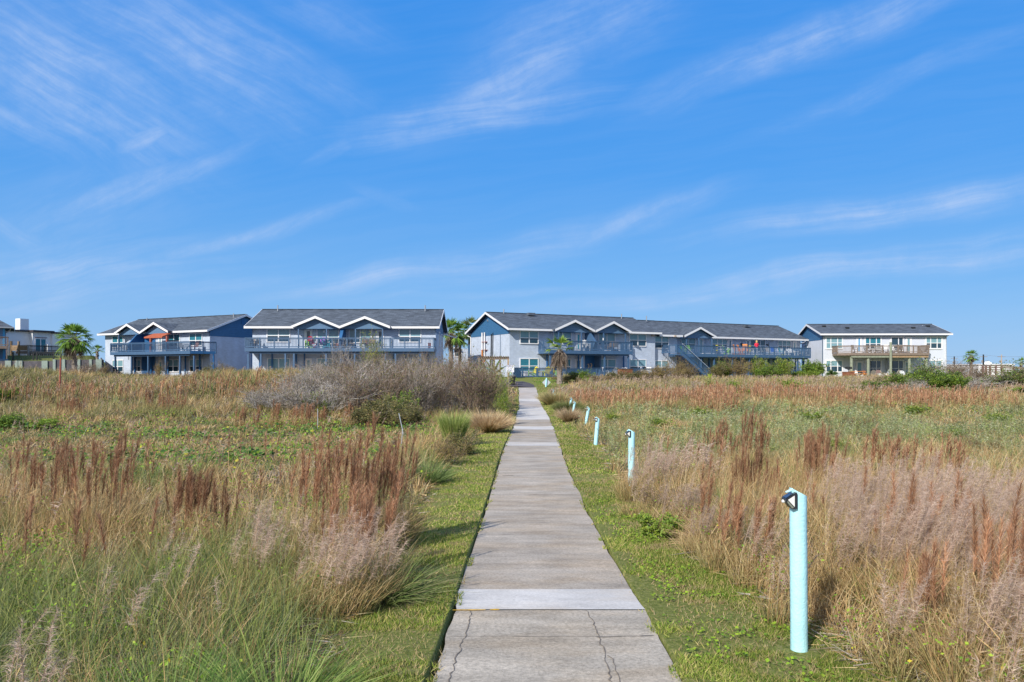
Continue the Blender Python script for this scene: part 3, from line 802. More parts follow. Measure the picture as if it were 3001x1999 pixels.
# ---- second house from the left edge of the main row: faces the camera squarely
F3 = Frame(-24.2, 70.0, 0.6, 1.25)
def house_frontal():
    F = F3; b = F.base
    o = F.root('apartment_house', 'grey-blue house facing the camera squarely, two white-edged gables over its long blue balcony', 'house')
    L = F.u(1276.7); ze, zr = 6.05 - b, 8.05 - b
    body(o, 0, L, 0, 9.0, -.6, ze - .13, 4.6, zr - .12, zside=ze - .55)
    gable_roof(o, -.55, L + .40, -.65, 4.6, 9.9, ze, zr)
    zh = 5.80 - b
    zf = 3.98 - b
    window(o, F.u(784.5), F.u(848.5), zh - 1.14, zh - .02)
    window(o, F.u(1171), F.u(1232.5), zh - 1.14, zh - .02, style='dark' and 'blind', split=.42)
    door(o, F.u(895), F.u(913), zf, zh - .05, glass='glass')
    window(o, F.u(931), F.u(958), zh - 1.3, zh - .02, cols=1, split=.42); window(o, F.u(963), F.u(992), zh - 1.3, zh - .02, cols=1, split=.42)
    window(o, F.u(1025), F.u(1087), zh - 1.2, zh - .06, style='blind', split=.35)
    door(o, F.u(1106), F.u(1123), zf, zh - .1, glass='glass')
    zl = 3.05 - b
    window(o, F.u(786), F.u(848), zl - 1.25, zl, style='pale', split=.0)
    door(o, F.u(896), F.u(912), .05, zl - .03, glass='blind')
    window(o, F.u(931), F.u(994), zl - 1.25, zl, style='blind', split=.12)
    door(o, F.u(1024), F.u(1036), .05, zl - .1, glass='blind'); window(o, F.u(1043), F.u(1058), zl - 1.6, zl - .1, cols=1, split=0, style='pale')
    window(o, F.u(1112), F.u(1127), zl - 1.25, zl, cols=1, split=.4)
    door(o, F.u(1182), F.u(1199), .05, zl - .05); door(o, F.u(1204), F.u(1221), .05, zl - .05)
    # side windows
    R = Matrix.Translation((L, 0, 0)) @ Matrix.Rotation(pi / 2, 4, 'Z')
    window(o, 3.6, 4.3, zh - 1.35, zh - .1, cols=1, side=R); window(o, 6.2, 7.0, zh - 1.5, zh - .2, cols=1, side=R)
    # dividing wall between the two flats
    k = MB(); ud = F.u(1003, -.9)
    k.prism([(0, zf), (-1.75, zf), (-1.75, zf + .9), (-.9, ze - .25), (0, ze - .25)], 'x', ud - .14, ud + .14); k.build('divider_wall', M['blueboard'], o)
    k = MB(); k.box(ud - .14, ud + .14, -1.3, 0, -.3, zf - .3); k.build('divider_wall', M['blueboard'], o)
    df = -1.25
    pa, pb, pc = F.u(852, df), F.u(995, df), F.u(1143, df)
    porch_gable(o, pa, pb, ze - .03, ze + .90, df, 2.2, posts=(F.u(875, -1.1), F.u(957, -1.1)), zdeck=zf, dpost=-1.1)
    porch_gable(o, pb, pc, ze - .03, ze + .88, df, 2.2, posts=(F.u(1042, -1.1), F.u(1121, -1.1)), zdeck=zf, dpost=-1.1)
    pu = [F.u(x, -1.7) for x in (728, 765, 837, 862, 956, 1040, 1130, 1159, 1232)]
    deck(o, 0, L, -1.95, 0, zf, 4.95 - b, [(0, 0), (0, -1.95), (L, -1.95), (L, 0)], pu, -.3, depth=.30, rposts=1.32)
    # patio fence at the right foot
    for px_, d in ((814, 4.1), (1246, 4.2)):
        vent(o, F, px_, 3.9, zr)
    k = MB(); k.M = R; k.box(8.0, 9.9, -.62, -.02, 1.6, 1.75) ; 
    s = MB(); s.add([(L + .02, 8.6, ze - .2), (L + 1.3, 8.6, ze - .55), (L + 1.3, 9.9, ze - .55), (L + .02, 9.9, ze - .2), (L + .02, 8.6, ze - .32), (L + 1.3, 8.6, ze - .67), (L + 1.3, 9.9, ze - .67), (L + .02, 9.9, ze - .32)],
                    [(0, 1, 2, 3), (4, 7, 6, 5), (0, 4, 5, 1), (1, 5, 6, 2), (2, 6, 7, 3), (3, 7, 4, 0)]); s.build('side_canopy', M['white'], o)
    k = MB(); k.tube([(L + .05, 2.4, .0), (L + .05, 2.4, 1.5)], .03, 6); k.build('conduit', M['rail'], o)
    k = MB(); k.sm = True
    u = F.u(952); k.tube([(u, -.25, zh - .30), (u, -.25, zh - .14)], [.09, .10], 8); k.build('globe_light', M['plwhite'], o)
    for uu, zz in ((F.u(941, -.6), zl + .22), (F.u(1198, -.6), zl + .30)):
        k = MB(); k.tube([(uu, -.6, zz - .1), (uu, -.6, zz + .1)], [.07, .08], 8); k.build('globe_light', M['beige'], o)
    return o
house_frontal()

# ---- house left of it, turned away, shaded blue gable end
F2 = Frame(-31.6, 78.5, -27.5, 1.35)
def house_left():
    F = F2; b = F.base; o = F.root('apartment_house', 'blue-grey house with a shaded deep-blue gable end and terracotta awning on its balcony', 'house')
    # local x runs from the far left corner to the near right corner: build with negative u
    u0 = F.u(308.4); ze, zr = 6.2 - b, 8.15 - b
    body(o, u0, 0, 0, 9.2, -.6, ze - .13, 4.6, zr - .12, zside=ze - .62)
    gable_roof(o, u0 - .5, .35, -.65, 4.6, 9.9, ze, zr)
    zh = 5.85 - b; zf = 3.98 - b; zl = 3.12 - b
    for (a, c, st) in ((331, 361, 'mix'), (493, 527, 'mix'), (557, 592, 'mix')):
        window(o, F.u(a), F.u(c), zh - 1.2, zh, style=st, split=.42)
    window(o, F.u(391), F.u(408), zh - 1.0, zh - .15, cols=1, style='dark')
    door(o, F.u(466), F.u(474), zf, zh - .2, glass='curtain')
    for (a, c, cc) in ((331, 361, 2), (393, 412, 2), (493, 523, 2), (557, 592, 2)):
        window(o, F.u(a), F.u(c), zl - 1.25, zl, cols=cc, split=.45)
    door(o, F.u(466), F.u(475.5), 0, zl - .1, glass='teal')
    ze2 = ze - .03; df = -1.25
    porch_gable(o, F.u(334, df), F.u(409, df), ze2, ze2 + .95, df, 2.4, posts=(F.u(349, -1.1),), zdeck=zf, dpost=-1.1)
    porch_gable(o, F.u(409, df), F.u(492, df), ze2, ze2 + 1.0, df, 2.4, posts=(F.u(489, -1.1),), zdeck=zf, dpost=-1.1)
    ud = F.u(417, -.2)
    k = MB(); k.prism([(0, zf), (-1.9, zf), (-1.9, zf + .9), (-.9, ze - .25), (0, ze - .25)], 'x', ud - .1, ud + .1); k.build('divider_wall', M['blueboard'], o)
    k = MB(); k.prism([(0, zf), (-.02 - .03, zf), (-.05, ze - .3), (0, ze - .3)], 'x', ud, F.u(456)); k.build('blue_panel', M['blueboard'], o)
    k = MB(); k.box(F.u(416), F.u(456), -.05, -.003, -.2, zf - .3); k.build('blue_panel', M['blueboard'], o)
    ua, ub = F.u(327, -2.3), F.u(560, -2.3)
    pu = [F.u(x, -2.1) for x in (340, 388, 437, 488, 530, 571)]
    deck(o, ua, ub, -2.4, 0, zf, 4.97 - b, [(ua, 0), (ua, -2.4), (ub, -2.4), (F.u(613, -.9), -.05)], pu, -.4, depth=.32, rposts=1.7)
    k = MB(); k.prism([(ub - .05, -2.38), (ub + .1, -2.38), (F.u(613, -.9), -.03), (ub - .05, -.03)], 'z', zf - .29, zf - .003); k.build('balcony_floor', M['blueboard'], o)
    # terracotta awning
    ua, ub = F.u(434, -1.6), F.u(487, -1.6); zt = 5.55 - b
    k = MB(); k.add([(ua, -2.1, zt), (ub, -2.1, zt), (ub - .1, -1.0, zt + .42), (ua + .1, -1.0, zt + .42), (ua, -2.1, zt - .14), (ub, -2.1, zt - .14), (ub - .1, -1.0, zt + .30), (ua + .1, -1.0, zt + .30)],
                    [(0, 1, 2, 3), (4, 7, 6, 5), (0, 4, 5, 1), (1, 5, 6, 2), (2, 6, 7, 3), (3, 7, 4, 0)]); k.build('awning', M['terra'], o)
    for px_ in (442, 490):
        k = MB(); u = F.u(px_, -1.95); k.box(u - .10, u + .10, -2.05, -1.85, zf, zt + .05); k.build('awning_post', M['redwood'], o)
    k = MB(); k.tube([(.03, 5.6, 0), (.03, 5.6, 3.4)], .04, 6); k.build('conduit', M['blueboard'], o)
    k = MB(); k.box(.02, .06, 4.2, 4.6, zr - 1.1, zr - .5); k.build('gable_vent', M['blueboard'], o)
    vent(o, F, 684.5, 3.6, zr - .3); vent(o, F, 431, 4.2, zr - .1, .2)
house_left()

# ---- central house with the white gable end and pipes
F4 = Frame(-0.25, 74.0, 27.0, 1.05)
def house_centre():
    F = F4; b = F.base; o = F.root('apartment_house', 'pale blue brick house beyond the path with tall white pipes on its sunlit gable end', 'house')
    L1 = F.u(1919.5); L2 = F.u(1983, .5); ze, zr = 6.12 - b, 8.05 - b
    body(o, 0, L1, 0, 9.3, -.4, ze - .13, 4.65, zr - .12, zside=ze - .52)
    gable_roof(o, -.45, L1 + .45, -.65, 4.65, 9.95, ze, zr, sides=(-1,))
    k = MB(); k.box(L1 + .003, L2, .45, 9.7, -.4, ze - .3); k.build('wall', M['wall'], o)
    gable_roof(o, L1 + .5, L2 + .35, -.15, 5.1, 10.4, ze - .20, zr - .20, sides=())
    zh = 5.85 - b; zf = 3.98 - b; zl = 3.12 - b
    W = lambda a, c, zt, zb, **kw: window(o, F.u(a), F.u(c), zb, zt, **kw)
    W(1525, 1576, zh, zh - 1.15, style='blind', split=.46)
    W(1525, 1576, zl, zl - 1.2, style='curtain', split=.42)
    W(1623, 1673, zh, zh - 1.15, style='blind'); door(o, F.u(1689), F.u(1701), zf, zh - .05, glass='teal')
    W(1755, 1801, zh, zh - 1.15, style='blind', split=.3)
    W(1845.5, 1892, zh, zh - 1.2, style='blind'); W(1846, 1892, zl, zl - 1.2, style='blind', split=.42)
    window(o, F.u(1919.5, .45), F.u(1958, .45), zh - 1.35, zh - .12, d=.45); window(o, F.u(1920, .45), F.u(1957, .45), zl - 1.3, zl - .1, d=.45, split=.45)
    W(1621, 1671, zl, zl - 1.2, style='mix', split=.38); door(o, F.u(1687.5), F.u(1702), .0, zl - .02, glass='curtain')
    W(1757, 1803, zl, zl - 1.2, style='blind', split=.35)
    ud = F.u(1722, -.5); 
    k = MB(); k.prism([(0, zf), (-1.9, zf), (-1.9, zf + .9), (-.85, ze - .25), (0, ze - .25)], 'x', ud, ud + .2); k.build('divider_wall', M['rail'], o)
    k = MB(); k.box(F.u(1714), F.u(1741), -.06, -.003, zf, ze - .3); k.box(F.u(1714), F.u(1741), -.06, -.003, 0, zf - .3); k.build('blue_panel', M['blueboard'], o)
    k = MB(); k.box(F.u(1741), F.u(1741) + .16, -1.1, -.003, 0, zf - .3); k.build('divider_wall', M['rail'], o)
    df = -1.25; z2 = ze - .03
    porch_gable(o, F.u(1627, df), F.u(1744, df), z2, z2 + 1.0, df, 2.4, posts=(F.u(1637, -1.1), F.u(1704, -1.1)), zdeck=zf, dpost=-1.1)
    porch_gable(o, F.u(1746, df), F.u(1851, df), z2, z2 + 1.0, df, 2.4, posts=(F.u(1769, -1.1), F.u(1833, -1.1)), zdeck=zf, dpost=-1.1)
    ua, ub = F.u(1607.5, -2), F.u(1852, -2)
    pu = [F.u(x, -1.8) for x in (1612, 1706, 1771, 1841)]
    deck(o, ua, ub, -2.05, 0, zf, 4.95 - b, [(ua, 0), (ua, -2.05), (ub, -2.05), (ub, 0)], pu, -.1, depth=.34, rposts=1.25)
    # seahorse ornaments on the blue panel
    for px_, zz, s in ((1724, 2.55, 1), (1732, 2.62, 1)):
        u = F.u(px_, -.09); k = MB(); pts = []; rr = []
        for i in range(15):
            t = i / 14
            if t < .75:
                pts.append((u + .06 * sin(t * 6.5) * s, -.11, zz - b - t * .62 * 1.2 + .1)); rr.append(.05 + .045 * sin(t * 4.2))
            else:
                a = (t - .75) * 20; pts.append((u - .02 + .05 * cos(a), -.11, zz - b - .48 - .05 * sin(a))); rr.append(.022)
        k.tube(pts, rr, 6); k.bar((u + .02, -.11, zz - b + .12), (u - .16, -.11, zz - b + .05), .04, .05)
        k.build('seahorse_ornament', M['beige'] if s else M['lime'], o)
    for px_ in (1702.5, 1767):
        k = MB(); u = F.u(px_, -1.93); k.box(u - .05, u + .05, -1.98, -1.91, 1.05, 1.25); k.build('post_light', M['plwhite'], o)
    k = MB(); u = F.u(1768, -1.2); k.box(u - .05, u + .05, -1.22, -1.16, zf + 1.1, zf + 1.36); k.build('post_light', M['plwhite'], o)
    # gable end: two white pipes rusting at the foot, a black conduit pair, gable light, down pipe
    S = Matrix.Rotation(-pi / 2, 4, 'Z')        # local frame of the gable end: x runs along the side wall away from the corner
    def sw(px_):   # distance from the corner along the end wall for a photo column
        p = (px_ - CX) / FPX
        return (p * F.Y0 - F.X0) / (-sin(F.a) - p * cos(F.a))
    for px_, r in ((1417, .085), (1424, .075)):
        s = sw(px_); k = MB()
        k.mat(0).tube([(-.16, s, 5.72 - b + .25), (-.16, s, 4.15 - b)], r, 8)
        k.mat(0 if px_ > 1420 else 1).tube([(-.16, s, 4.148 - b), (-.16, s, 3.25 - b)], r * .98, 8)
        k.mat(1).tube([(-.16, s, 3.24 - b), (-.16, s, 2.95 - b), (-.22, s + .7, 2.5 - b)], r * .8, 8)
        k.build('vent_pipe', [M['white'], M['rust']], o)
    k = MB()
    for zz in (4.95, 4.1): k.box(-.22, -.02, sw(1429), sw(1415), zz - b, zz + .05 - b)
    k.build('pipe_bracket', M['redwood'], o)
    k = MB()
    for px_, zt in ((1440, 5.75), (1444.5, 5.85)):
        s = sw(px_); k.tube([(-.08, s, 2.3 - b), (-.08, s - .1, 4 - b), (-.08, s - .15, zt - b)], .055 if px_ < 1442 else .04, 6)
    k.build('conduit', M['black'], o)
    k = MB(); s = sw(1467); k.tube([(-.03, s, 1 - b), (-.03, s, 5.7 - b)], .025, 6); k.build('conduit', M['rail'], o)
    k = MB(); s = sw(1431); k.box(-.14, -.02, s - .06, s + .06, zr - .95, zr - .75); k.build('gable_light', M['galv'], o)
    k = MB(); k.tube([(-.3, 9.6, ze - .35), (-.08, 9.25, ze - .5), (-.08, 9.25, 0)], .05, 6); k.build('downpipe', M['white'], o)
    k = MB(); k.box(.05, 2.2, 9.35, 10.3, 3.35 - b, 4.85 - b); k.build('side_balcony', M['rail'], o)
    k = MB(); u = F.u(1577); k.box(u - .12, u + .02, -.08, -.02, 3.65 - b, 3.8 - b); k.build('junction_box', M['wall'], o)
    for x in (1916, 1980):
        k = MB(); u = F.u(x, -.2); k.box(u - .22, u, -.35, -.05, ze - .42, ze - .24); k.build('eave_light', M['beige'], o)
    vent(o, F, 1476.5, 4.4, zr); vent(o, F, 1821.5, 4.2, zr); vent(o, F, 1894.5, 4.2, zr - .1)
    k = MB(); u = F.u(1555, 3.9); k.box(u - .4, u + .4, 3.6, 4.1, zr - .25, zr + .02); k.build('roof_vent', M['roof'], o)
house_centre()

# ---- long house right of centre with the outside stair
F5 = Frame(18.95, 86.1, 28.0, 1.0)
def house_long():
    F = F5; b = F.base; o = F.root('apartment_house', 'long blue-grey house behind bushes with an outside stair and a single porch gable', 'house')
    ze, zr = 6.0 - b, 8.0 - b; L = F.u(2366, 0) - .5; d0 = .65
    body(o, -.6, L, d0, 9.6, -.4, ze - .13, 5.0, zr - .12, zside=ze - .5)
    gable_roof(o, -1.6, L + .75, 0, 5.0, 10.2, ze, zr, sides=())
    zh = 5.72 - b; zf = 3.85 - b; zl = 3.05 - b
    W = lambda a, c, zt, zb, **kw: window(o, F.u(a, d0), F.u(c, d0), zb, zt, d=d0, **kw)
    W(1996.5, 2036, zh, zh - 1.2); door(o, F.u(2049, d0), F.u(2059, d0), zf, zh - .02, d=d0, glass='blind')
    W(2088, 2130, zh, zh - 1.15, cols=3); door(o, F.u(2135, d0), F.u(2144, d0), zf, zh, d=d0)
    door(o, F.u(2187, d0), F.u(2196, d0), zf, zh, d=d0); W(2200, 2241, zh, zh - 1.3, cols=3, style='dark')
    W(2280, 2316, zh, zh - 1.2, cols=3); door(o, F.u(2324, d0), F.u(2332, d0), zf, zh - .05, d=d0, glass='blind')
    W(1993, 2010, zl, zl - 1.2); W(2088, 2118, zl, zl - 1.3, cols=2); W(2124, 2146, zl, zl - 1.2, cols=1)
    W(2186, 2212, zl, zl - 1.2); W(2216, 2240, zl, zl - 1.2); W(2280, 2306, zl, zl - 1.2, style='dark'); door(o, F.u(2311, d0), F.u(2317, d0), 0, zl, d=d0); door(o, F.u(2325, d0), F.u(2332, d0), 0, zl - .04, d=d0, glass='teal')
    df = -.9
    porch_gable(o, F.u(2006, df), F.u(2100, df), ze - .03, ze + 1.0, df, 3.0, posts=(F.u(2012, -.7), F.u(2048, -.7), F.u(2086, -.7)), zdeck=zf, dpost=-.7)
    dd = -2.9
    ua, ub = F.u(1984, dd), F.u(2375, dd)
    pu = [F.u(x, dd + .2) for x in (2055, 2093, 2146, 2196, 2244, 2291, 2338, 2369)]
    u_st0, u_st1 = F.u(1992, dd), F.u(2003, dd)
    deck(o, ua, ub, dd, d0, zf, 4.80 - b, [(u_st1, dd), (ub, dd), (ub, d0)], pu, -.3, depth=.34, rposts=1.55, postrow2=True)
    for x in (1984, 2050, 2078, 2132, 2168, 2220, 2268, 2312, 2355):
        k = MB(); u = F.u(x, dd + 1.6); k.box(u - .08, u + .08, dd + 1.5, dd + 1.66, -.3, zf - .27); k.build('support_post', M['blueboard'], o)
    # stair: from the balcony's left end down to the right, in front of the balcony
    st = MB(); n = 15; us, ue = F.u(1995, dd - .9), F.u(2082, dd - .9); zt = zf; zb = -.1
    for i in range(n):
        t = (i + .5) / n; u = us + (ue - us) * t; z = zt + (zb - zt) * t
        st.box(u - .16, u + .16, dd - 1.15, dd - .05, z - .05, z)
    st.build('stair_treads', M['greyp'], o)
    for dy, nm in ((-1.2, 'stringer'), (-.06, 'stringer')):
        k = MB(); k.bar((us, dd + dy, zt - .12), (ue, dd + dy, zb - .12), .05, .28); k.build(nm, M['rail'], o)
    for dy, m1 in ((-1.2, 'rail'), (-.06, 'blueboard')):
        k = MB(); k.bar((us, dd + dy, zt + .95), (ue, dd + dy, zb + .95), .14, .05)
        for i in range(26):
            t = i / 25; u = us + (ue - us) * t; z = zt + (zb - zt) * t; k.bar((u, dd + dy, z), (u, dd + dy, z + .92), .035, .035)
        k.build('stair_railing', M[m1], o)
    k = MB(); k.bar((us, dd - 1.2, zt + 1.0), (ue, dd - 1.2, zb + 1.0), .10, .04); k.build('handrail', M['white'], o)
    k = MB(); k.box(us - .8, us, dd - 1.2, dd, zt - .2, zt - .05); k.build('landing', M['rail'], o)
    railing(o, [(us - .8, d0), (us - .8, dd - 1.2), (us, dd - 1.2)], zf, 4.8 - b, 1.3)
    # ornaments: star in a ring, lizard
    u = F.u(2174, d0 - .05); zc_ = zh - .55; k = MB()
    ring = [(u + .2 * cos(i * pi / 8), d0 - .05, zc_ + .2 * sin(i * pi / 8)) for i in range(17)]; k.tube(ring, .02, 5)
    star = []
    for i in range(10):
        r_ = .19 if i % 2 == 0 else .08; a = pi / 2 + i * pi / 5; star.append((u + r_ * cos(a), zc_ + r_ * sin(a)))
    k.prism(star, 'y', d0 - .06, d0 - .03); k.build('star_ornament', M['black'], o)
    u = F.u(2250, d0 - .05); k = MB(); k.tube([(u - .3, d0 - .05, zc_ + .12), (u - .12, d0 - .05, zc_ + .05), (u + .1, d0 - .05, zc_), (u + .3, d0 - .05, zc_ - .15)], [.05, .07, .06, .015], 6)
    for a, c in ((-.12, .14), (-.1, -.12), (.1, .1), (.12, -.14)): k.bar((u + a, d0 - .05, zc_ + .02), (u + a * 1.5, d0 - .05, zc_ + c), .03, .03)
    k.build('lizard_ornament', M['black'], o)
    k = MB(); u = F.u(2266, .2); k.tube([(u, -.02, ze - .2), (u - .1, .2, ze - .38), (u - .35, d0 - .06, ze - .5), (u - .35, d0 - .06, 0)], .05, 6); k.build('downpipe', M['galv'], o)
    k = MB(); k.tube([(L + .7, -.02, ze - .2), (L + .3, .4, ze - .5), (L + .06, .8, ze - .55)], .06, 6); k.build('downpipe', M['rail'], o)
    k = MB(); u = F.u(2313, .2); k.tube([(u, .3, zl + .3), (u, .3, zl + .5)], .07, 8); k.build('globe_light', M['yellow'], o)
    k = MB(); u = F.u(2186, 4.0); k.box(u - .4, u + .4, 3.6, 4.2, zr - .4, zr - .15); k.build('roof_vent', M['roof'], o)
    railing(o, [(F.u(2072, dd + .3), dd + .3), (F.u(2372, dd + .3), dd + .3)], .05, 1.0, 1.9, name='patio_railing')
house_long()

# ---- right-hand stucco house
F6 = Frame(38.0, 92.0, -1.5, .95)
def house_right():
    F = F6; b = F.base; o = F.root('apartment_house', 'pale stucco two-storey house on the right, with a brown timber balcony on green posts', 'house')
    L = F.u(2774); ze, zr = 6.50 - b, 7.95 - b
    body(o, 0, L, 0, 7.0, -.4, ze - .25, 4.3, zr - .12, wallmat='stucco', zside=ze - .75, ztopback=ze + .1)
    gable_roof(o, -.35, L + .45, -.55, 4.3, 7.3, ze, zr, ze1=ze + .30)
    k = MB(); k.box(-.02, L + .02, -.5, -.02, ze - .28, ze - .18); k.build('soffit', M['rail'], o)
    zh = 6.02 - b; zf = 4.1 - b; zl = 3.17 - b
    T = (0, .28, .72, 1.0)
    W = lambda a, c, zt, zb, **kw: window(o, F.u(a), F.u(c), zb, zt, fw=.16, **kw)
    W(2422, 2467, zh, zh - 1.28, cols=T, style='allblind'); W(2422, 2467, zl, zl - 1.28, cols=T, style='blind')
    W(2715, 2758, zh, zh - 1.28, cols=T, style='blind', split=.48); W(2726, 2758, zl, zl - 1.3, cols=2, style='blind', split=.5)
    door(o, F.u(2512), F.u(2523), zf, zh, glass='skyblue', gtop=.05); W(2537, 2580, zh, zh - 1.35, cols=T, style='mix', split=.45)
    W(2613, 2645, zh, zh - 1.5, cols=(0, .62, 1), style='dark', split=.38); door(o, F.u(2656), F.u(2669), zf, zh, glass='blind')
    door(o, F.u(2510), F.u(2527), 0, zl - .1, glass='blind'); W(2537, 2580, zl, zl - 1.6, cols=T, style='dark', split=.45)
    W(2613, 2645, zl, zl - 1.6, cols=(0, .62, 1), style='dark', split=.42); door(o, F.u(2652), F.u(2668), 0, zl - .1, glass='blind')
    R = Matrix.Rotation(-pi / 2, 4, 'Z')
    R = Matrix(((0, 1, 0, 0), (-1, 0, 0, 0), (0, 0, 1, 0), (0, 0, 0, 1))).inverted()   # x along +depth, outward is -x
    window(o, 0, .7, zh - 1.35, zh, cols=1, style='dark', side=Matrix.Translation((0, 5.6, 0)) @ Matrix.Rotation(-pi / 2, 4, 'Z'))
    window(o, 0, .7, zl - 1.2, zl - .2, cols=1, style='dark', side=Matrix.Translation((0, 5.0, 0)) @ Matrix.Rotation(-pi / 2, 4, 'Z'))
    # dividing wall below and balcony
    ud = F.u(2601, -.5); k = MB(); k.prism([(0, 0), (-1.9, 0), (-.05, zf - .3), (0, zf - .3)], 'x', ud, ud + .2); k.build('divider_wall', M['stucco'], o)
    ua, ub = F.u(2488, -2.2), F.u(2722, -2.2); dd = -2.6
    pu = [F.u(x, dd + .1) for x in (2498, 2547, 2607.5, 2668, 2718)]
    ua2, ub2 = F.u(2496, dd), F.u(2722, dd)
    k = MB(); k.box(ua2, ub2, dd, 0, zf - .05, zf)
    x = ua2 + .3
    while x < ub2: k.box(x, x + .05, dd + .06, 0, zf - .3, zf - .052); x += .6
    k.prism([(ua2 + .01, dd), (ua2 + .01, -.01), (ua2 - 1.25, -.01), (ua2 - 1.25, -1.5)], 'z', zf - .3, zf - .003)
    k.build('balcony_floor', M['wood'], o)
    k = MB(); k.box(ua2, ub2 + .03, dd - .05, dd - .003, zf - .30, zf + .0); k.bar((ua2 - 1.28, -1.53, zf - .15), (ua2, dd - .02, zf - .15), .05, .3); k.box(ub2 + .003, ub2 + .05, dd, 0, zf - .3, zf); k.build('balcony_rim', M['wood'], o)
    k = MB(); k.box(ua2, pu[2], dd + .05, dd + .2, zf - .56, zf - .305); k.build('beam', M['woodgrn'], o)
    k = MB(); k.box(pu[2] + .003, ub2, dd + .05, dd + .2, zf - .56, zf - .305); k.build('beam', M['woodtan'], o)
    for i, p in enumerate(pu):
        k = MB(); top = zf + 1.25 if i == 2 else zf - .31; dy = dd - .16 if i == 2 else dd + .35
        k.tube([(p, dy, -.3), (p, dy, top)], .17 if i != 2 else .15, 10); k.build('support_post', M['woodgrn'], o)
    railing(o, [(ua2 - 1.25, -.05), (ua2 - 1.25, -1.5), (ua2, dd), (ub2, dd), (ub2, -.05)], zf, 5.0 - b, 1.75, 'wood', 'railing', spacing=.13, bw=.035, postw=.10)
    for p in (F.u(2400) * 0 + F.u(2411, -.1), L - .1):
        k = MB(); k.tube([(p, -.5, ze - .22), (p, -.3, ze - .4), (p, -.06, ze - .5), (p, -.06, 0)], .045, 6); k.build('downpipe', M['white' if p > 3 else 'rail'], o)
    for x in (2421, 2473, 2671, 2704): vent(o, F, x, 3.4 if x in (2421, 2704) else 2.2, zr - (.35 if x in (2421, 2704) else .95), .15)
    for x, d in ((2415, 2.9), (2483, 2.0), (2676, 2.0), (2719, 2.9)):
        k = MB(); u = F.u(x, d); z = ze + (zr - ze) * (d + .55) / 4.85; k.box(u - .2, u + .2, d - .2, d + .2, z, z + .16); k.build('roof_vent', M['black'], o)
house_right()

# ---- partial house at the left edge
def house_edge():
    F = Frame(-53.6, 79.0, 33, 1.5); b = F.base
    o = F.root('apartment_house', 'grey-roofed blue house cut off by the left edge of the photo, with timber balcony', 'house')
    z = lambda py, Y=79.0: ZC + (HOR - py) / FPX * Y - b
    k = MB(); k.box(-12, .15, 0, 8, -.4, z(962)); k.build('wall', M['siding_pale'], o)
    k = MB(); k.box(.0, .2, -.05, .0, -.4, z(962)); k.build('corner_board', M['skyblue'], o)
    e = .95; ze = z(958, 78.5); zr = ze + 1.7
    k = MB()      # hipped roof
    k.add([(-13, -.6, ze), (e, -.6, ze), (e, 8.6, ze), (-13, 8.6, ze), (-9, 4, zr), (-1.6, 4, zr), (-13, -.6, ze - .05), (e, -.6, ze - .05), (e, 8.6, ze - .05), (-13, 8.6, ze - .05)],
          [(0, 1, 5, 4), (1, 2, 5), (2, 3, 4, 5), (3, 0, 4), (9, 8, 7, 6), (0, 6, 7, 1), (1, 7, 8, 2)]); k.build('roof', M['roof'], o)
    k = MB(); k.box(-13, e + .05, -.66, -.6 - .003, ze - .12, ze + .02); k.box(e + .003, e + .06, -.6, 8.6, ze - .12, ze + .02); k.tube([(e - .25, -.5, ze - .12), (e - .3, -.4, ze - .35), (.25, .1, ze - .6)], .05, 6); k.build('gutter', M['galv'], o)
    zf, zt = z(1013, 77), z(986, 77)
    u1 = F.u(22, -2)
    k = MB(); k.box(-12, u1, -2, 0, zf - .3, zf); k.build('balcony_floor', M['wood'], o)
    railing(o, [(-12, -2), (u1, -2), (u1, 0)], zf, zt, 1.8, 'wood')
    k = MB(); k.box(u1 - .12, u1 - .02, -1.95, -1.85, -.4, zf - .3); k.build('support_post', M['wood'], o)
    z1 = z(1052, 77)
    railing(o, [(-6, -2), (u1, -2), (u1, 0)], z1 - 1.0, z1, 1.8, 'rail', 'patio_railing')
house_edge()

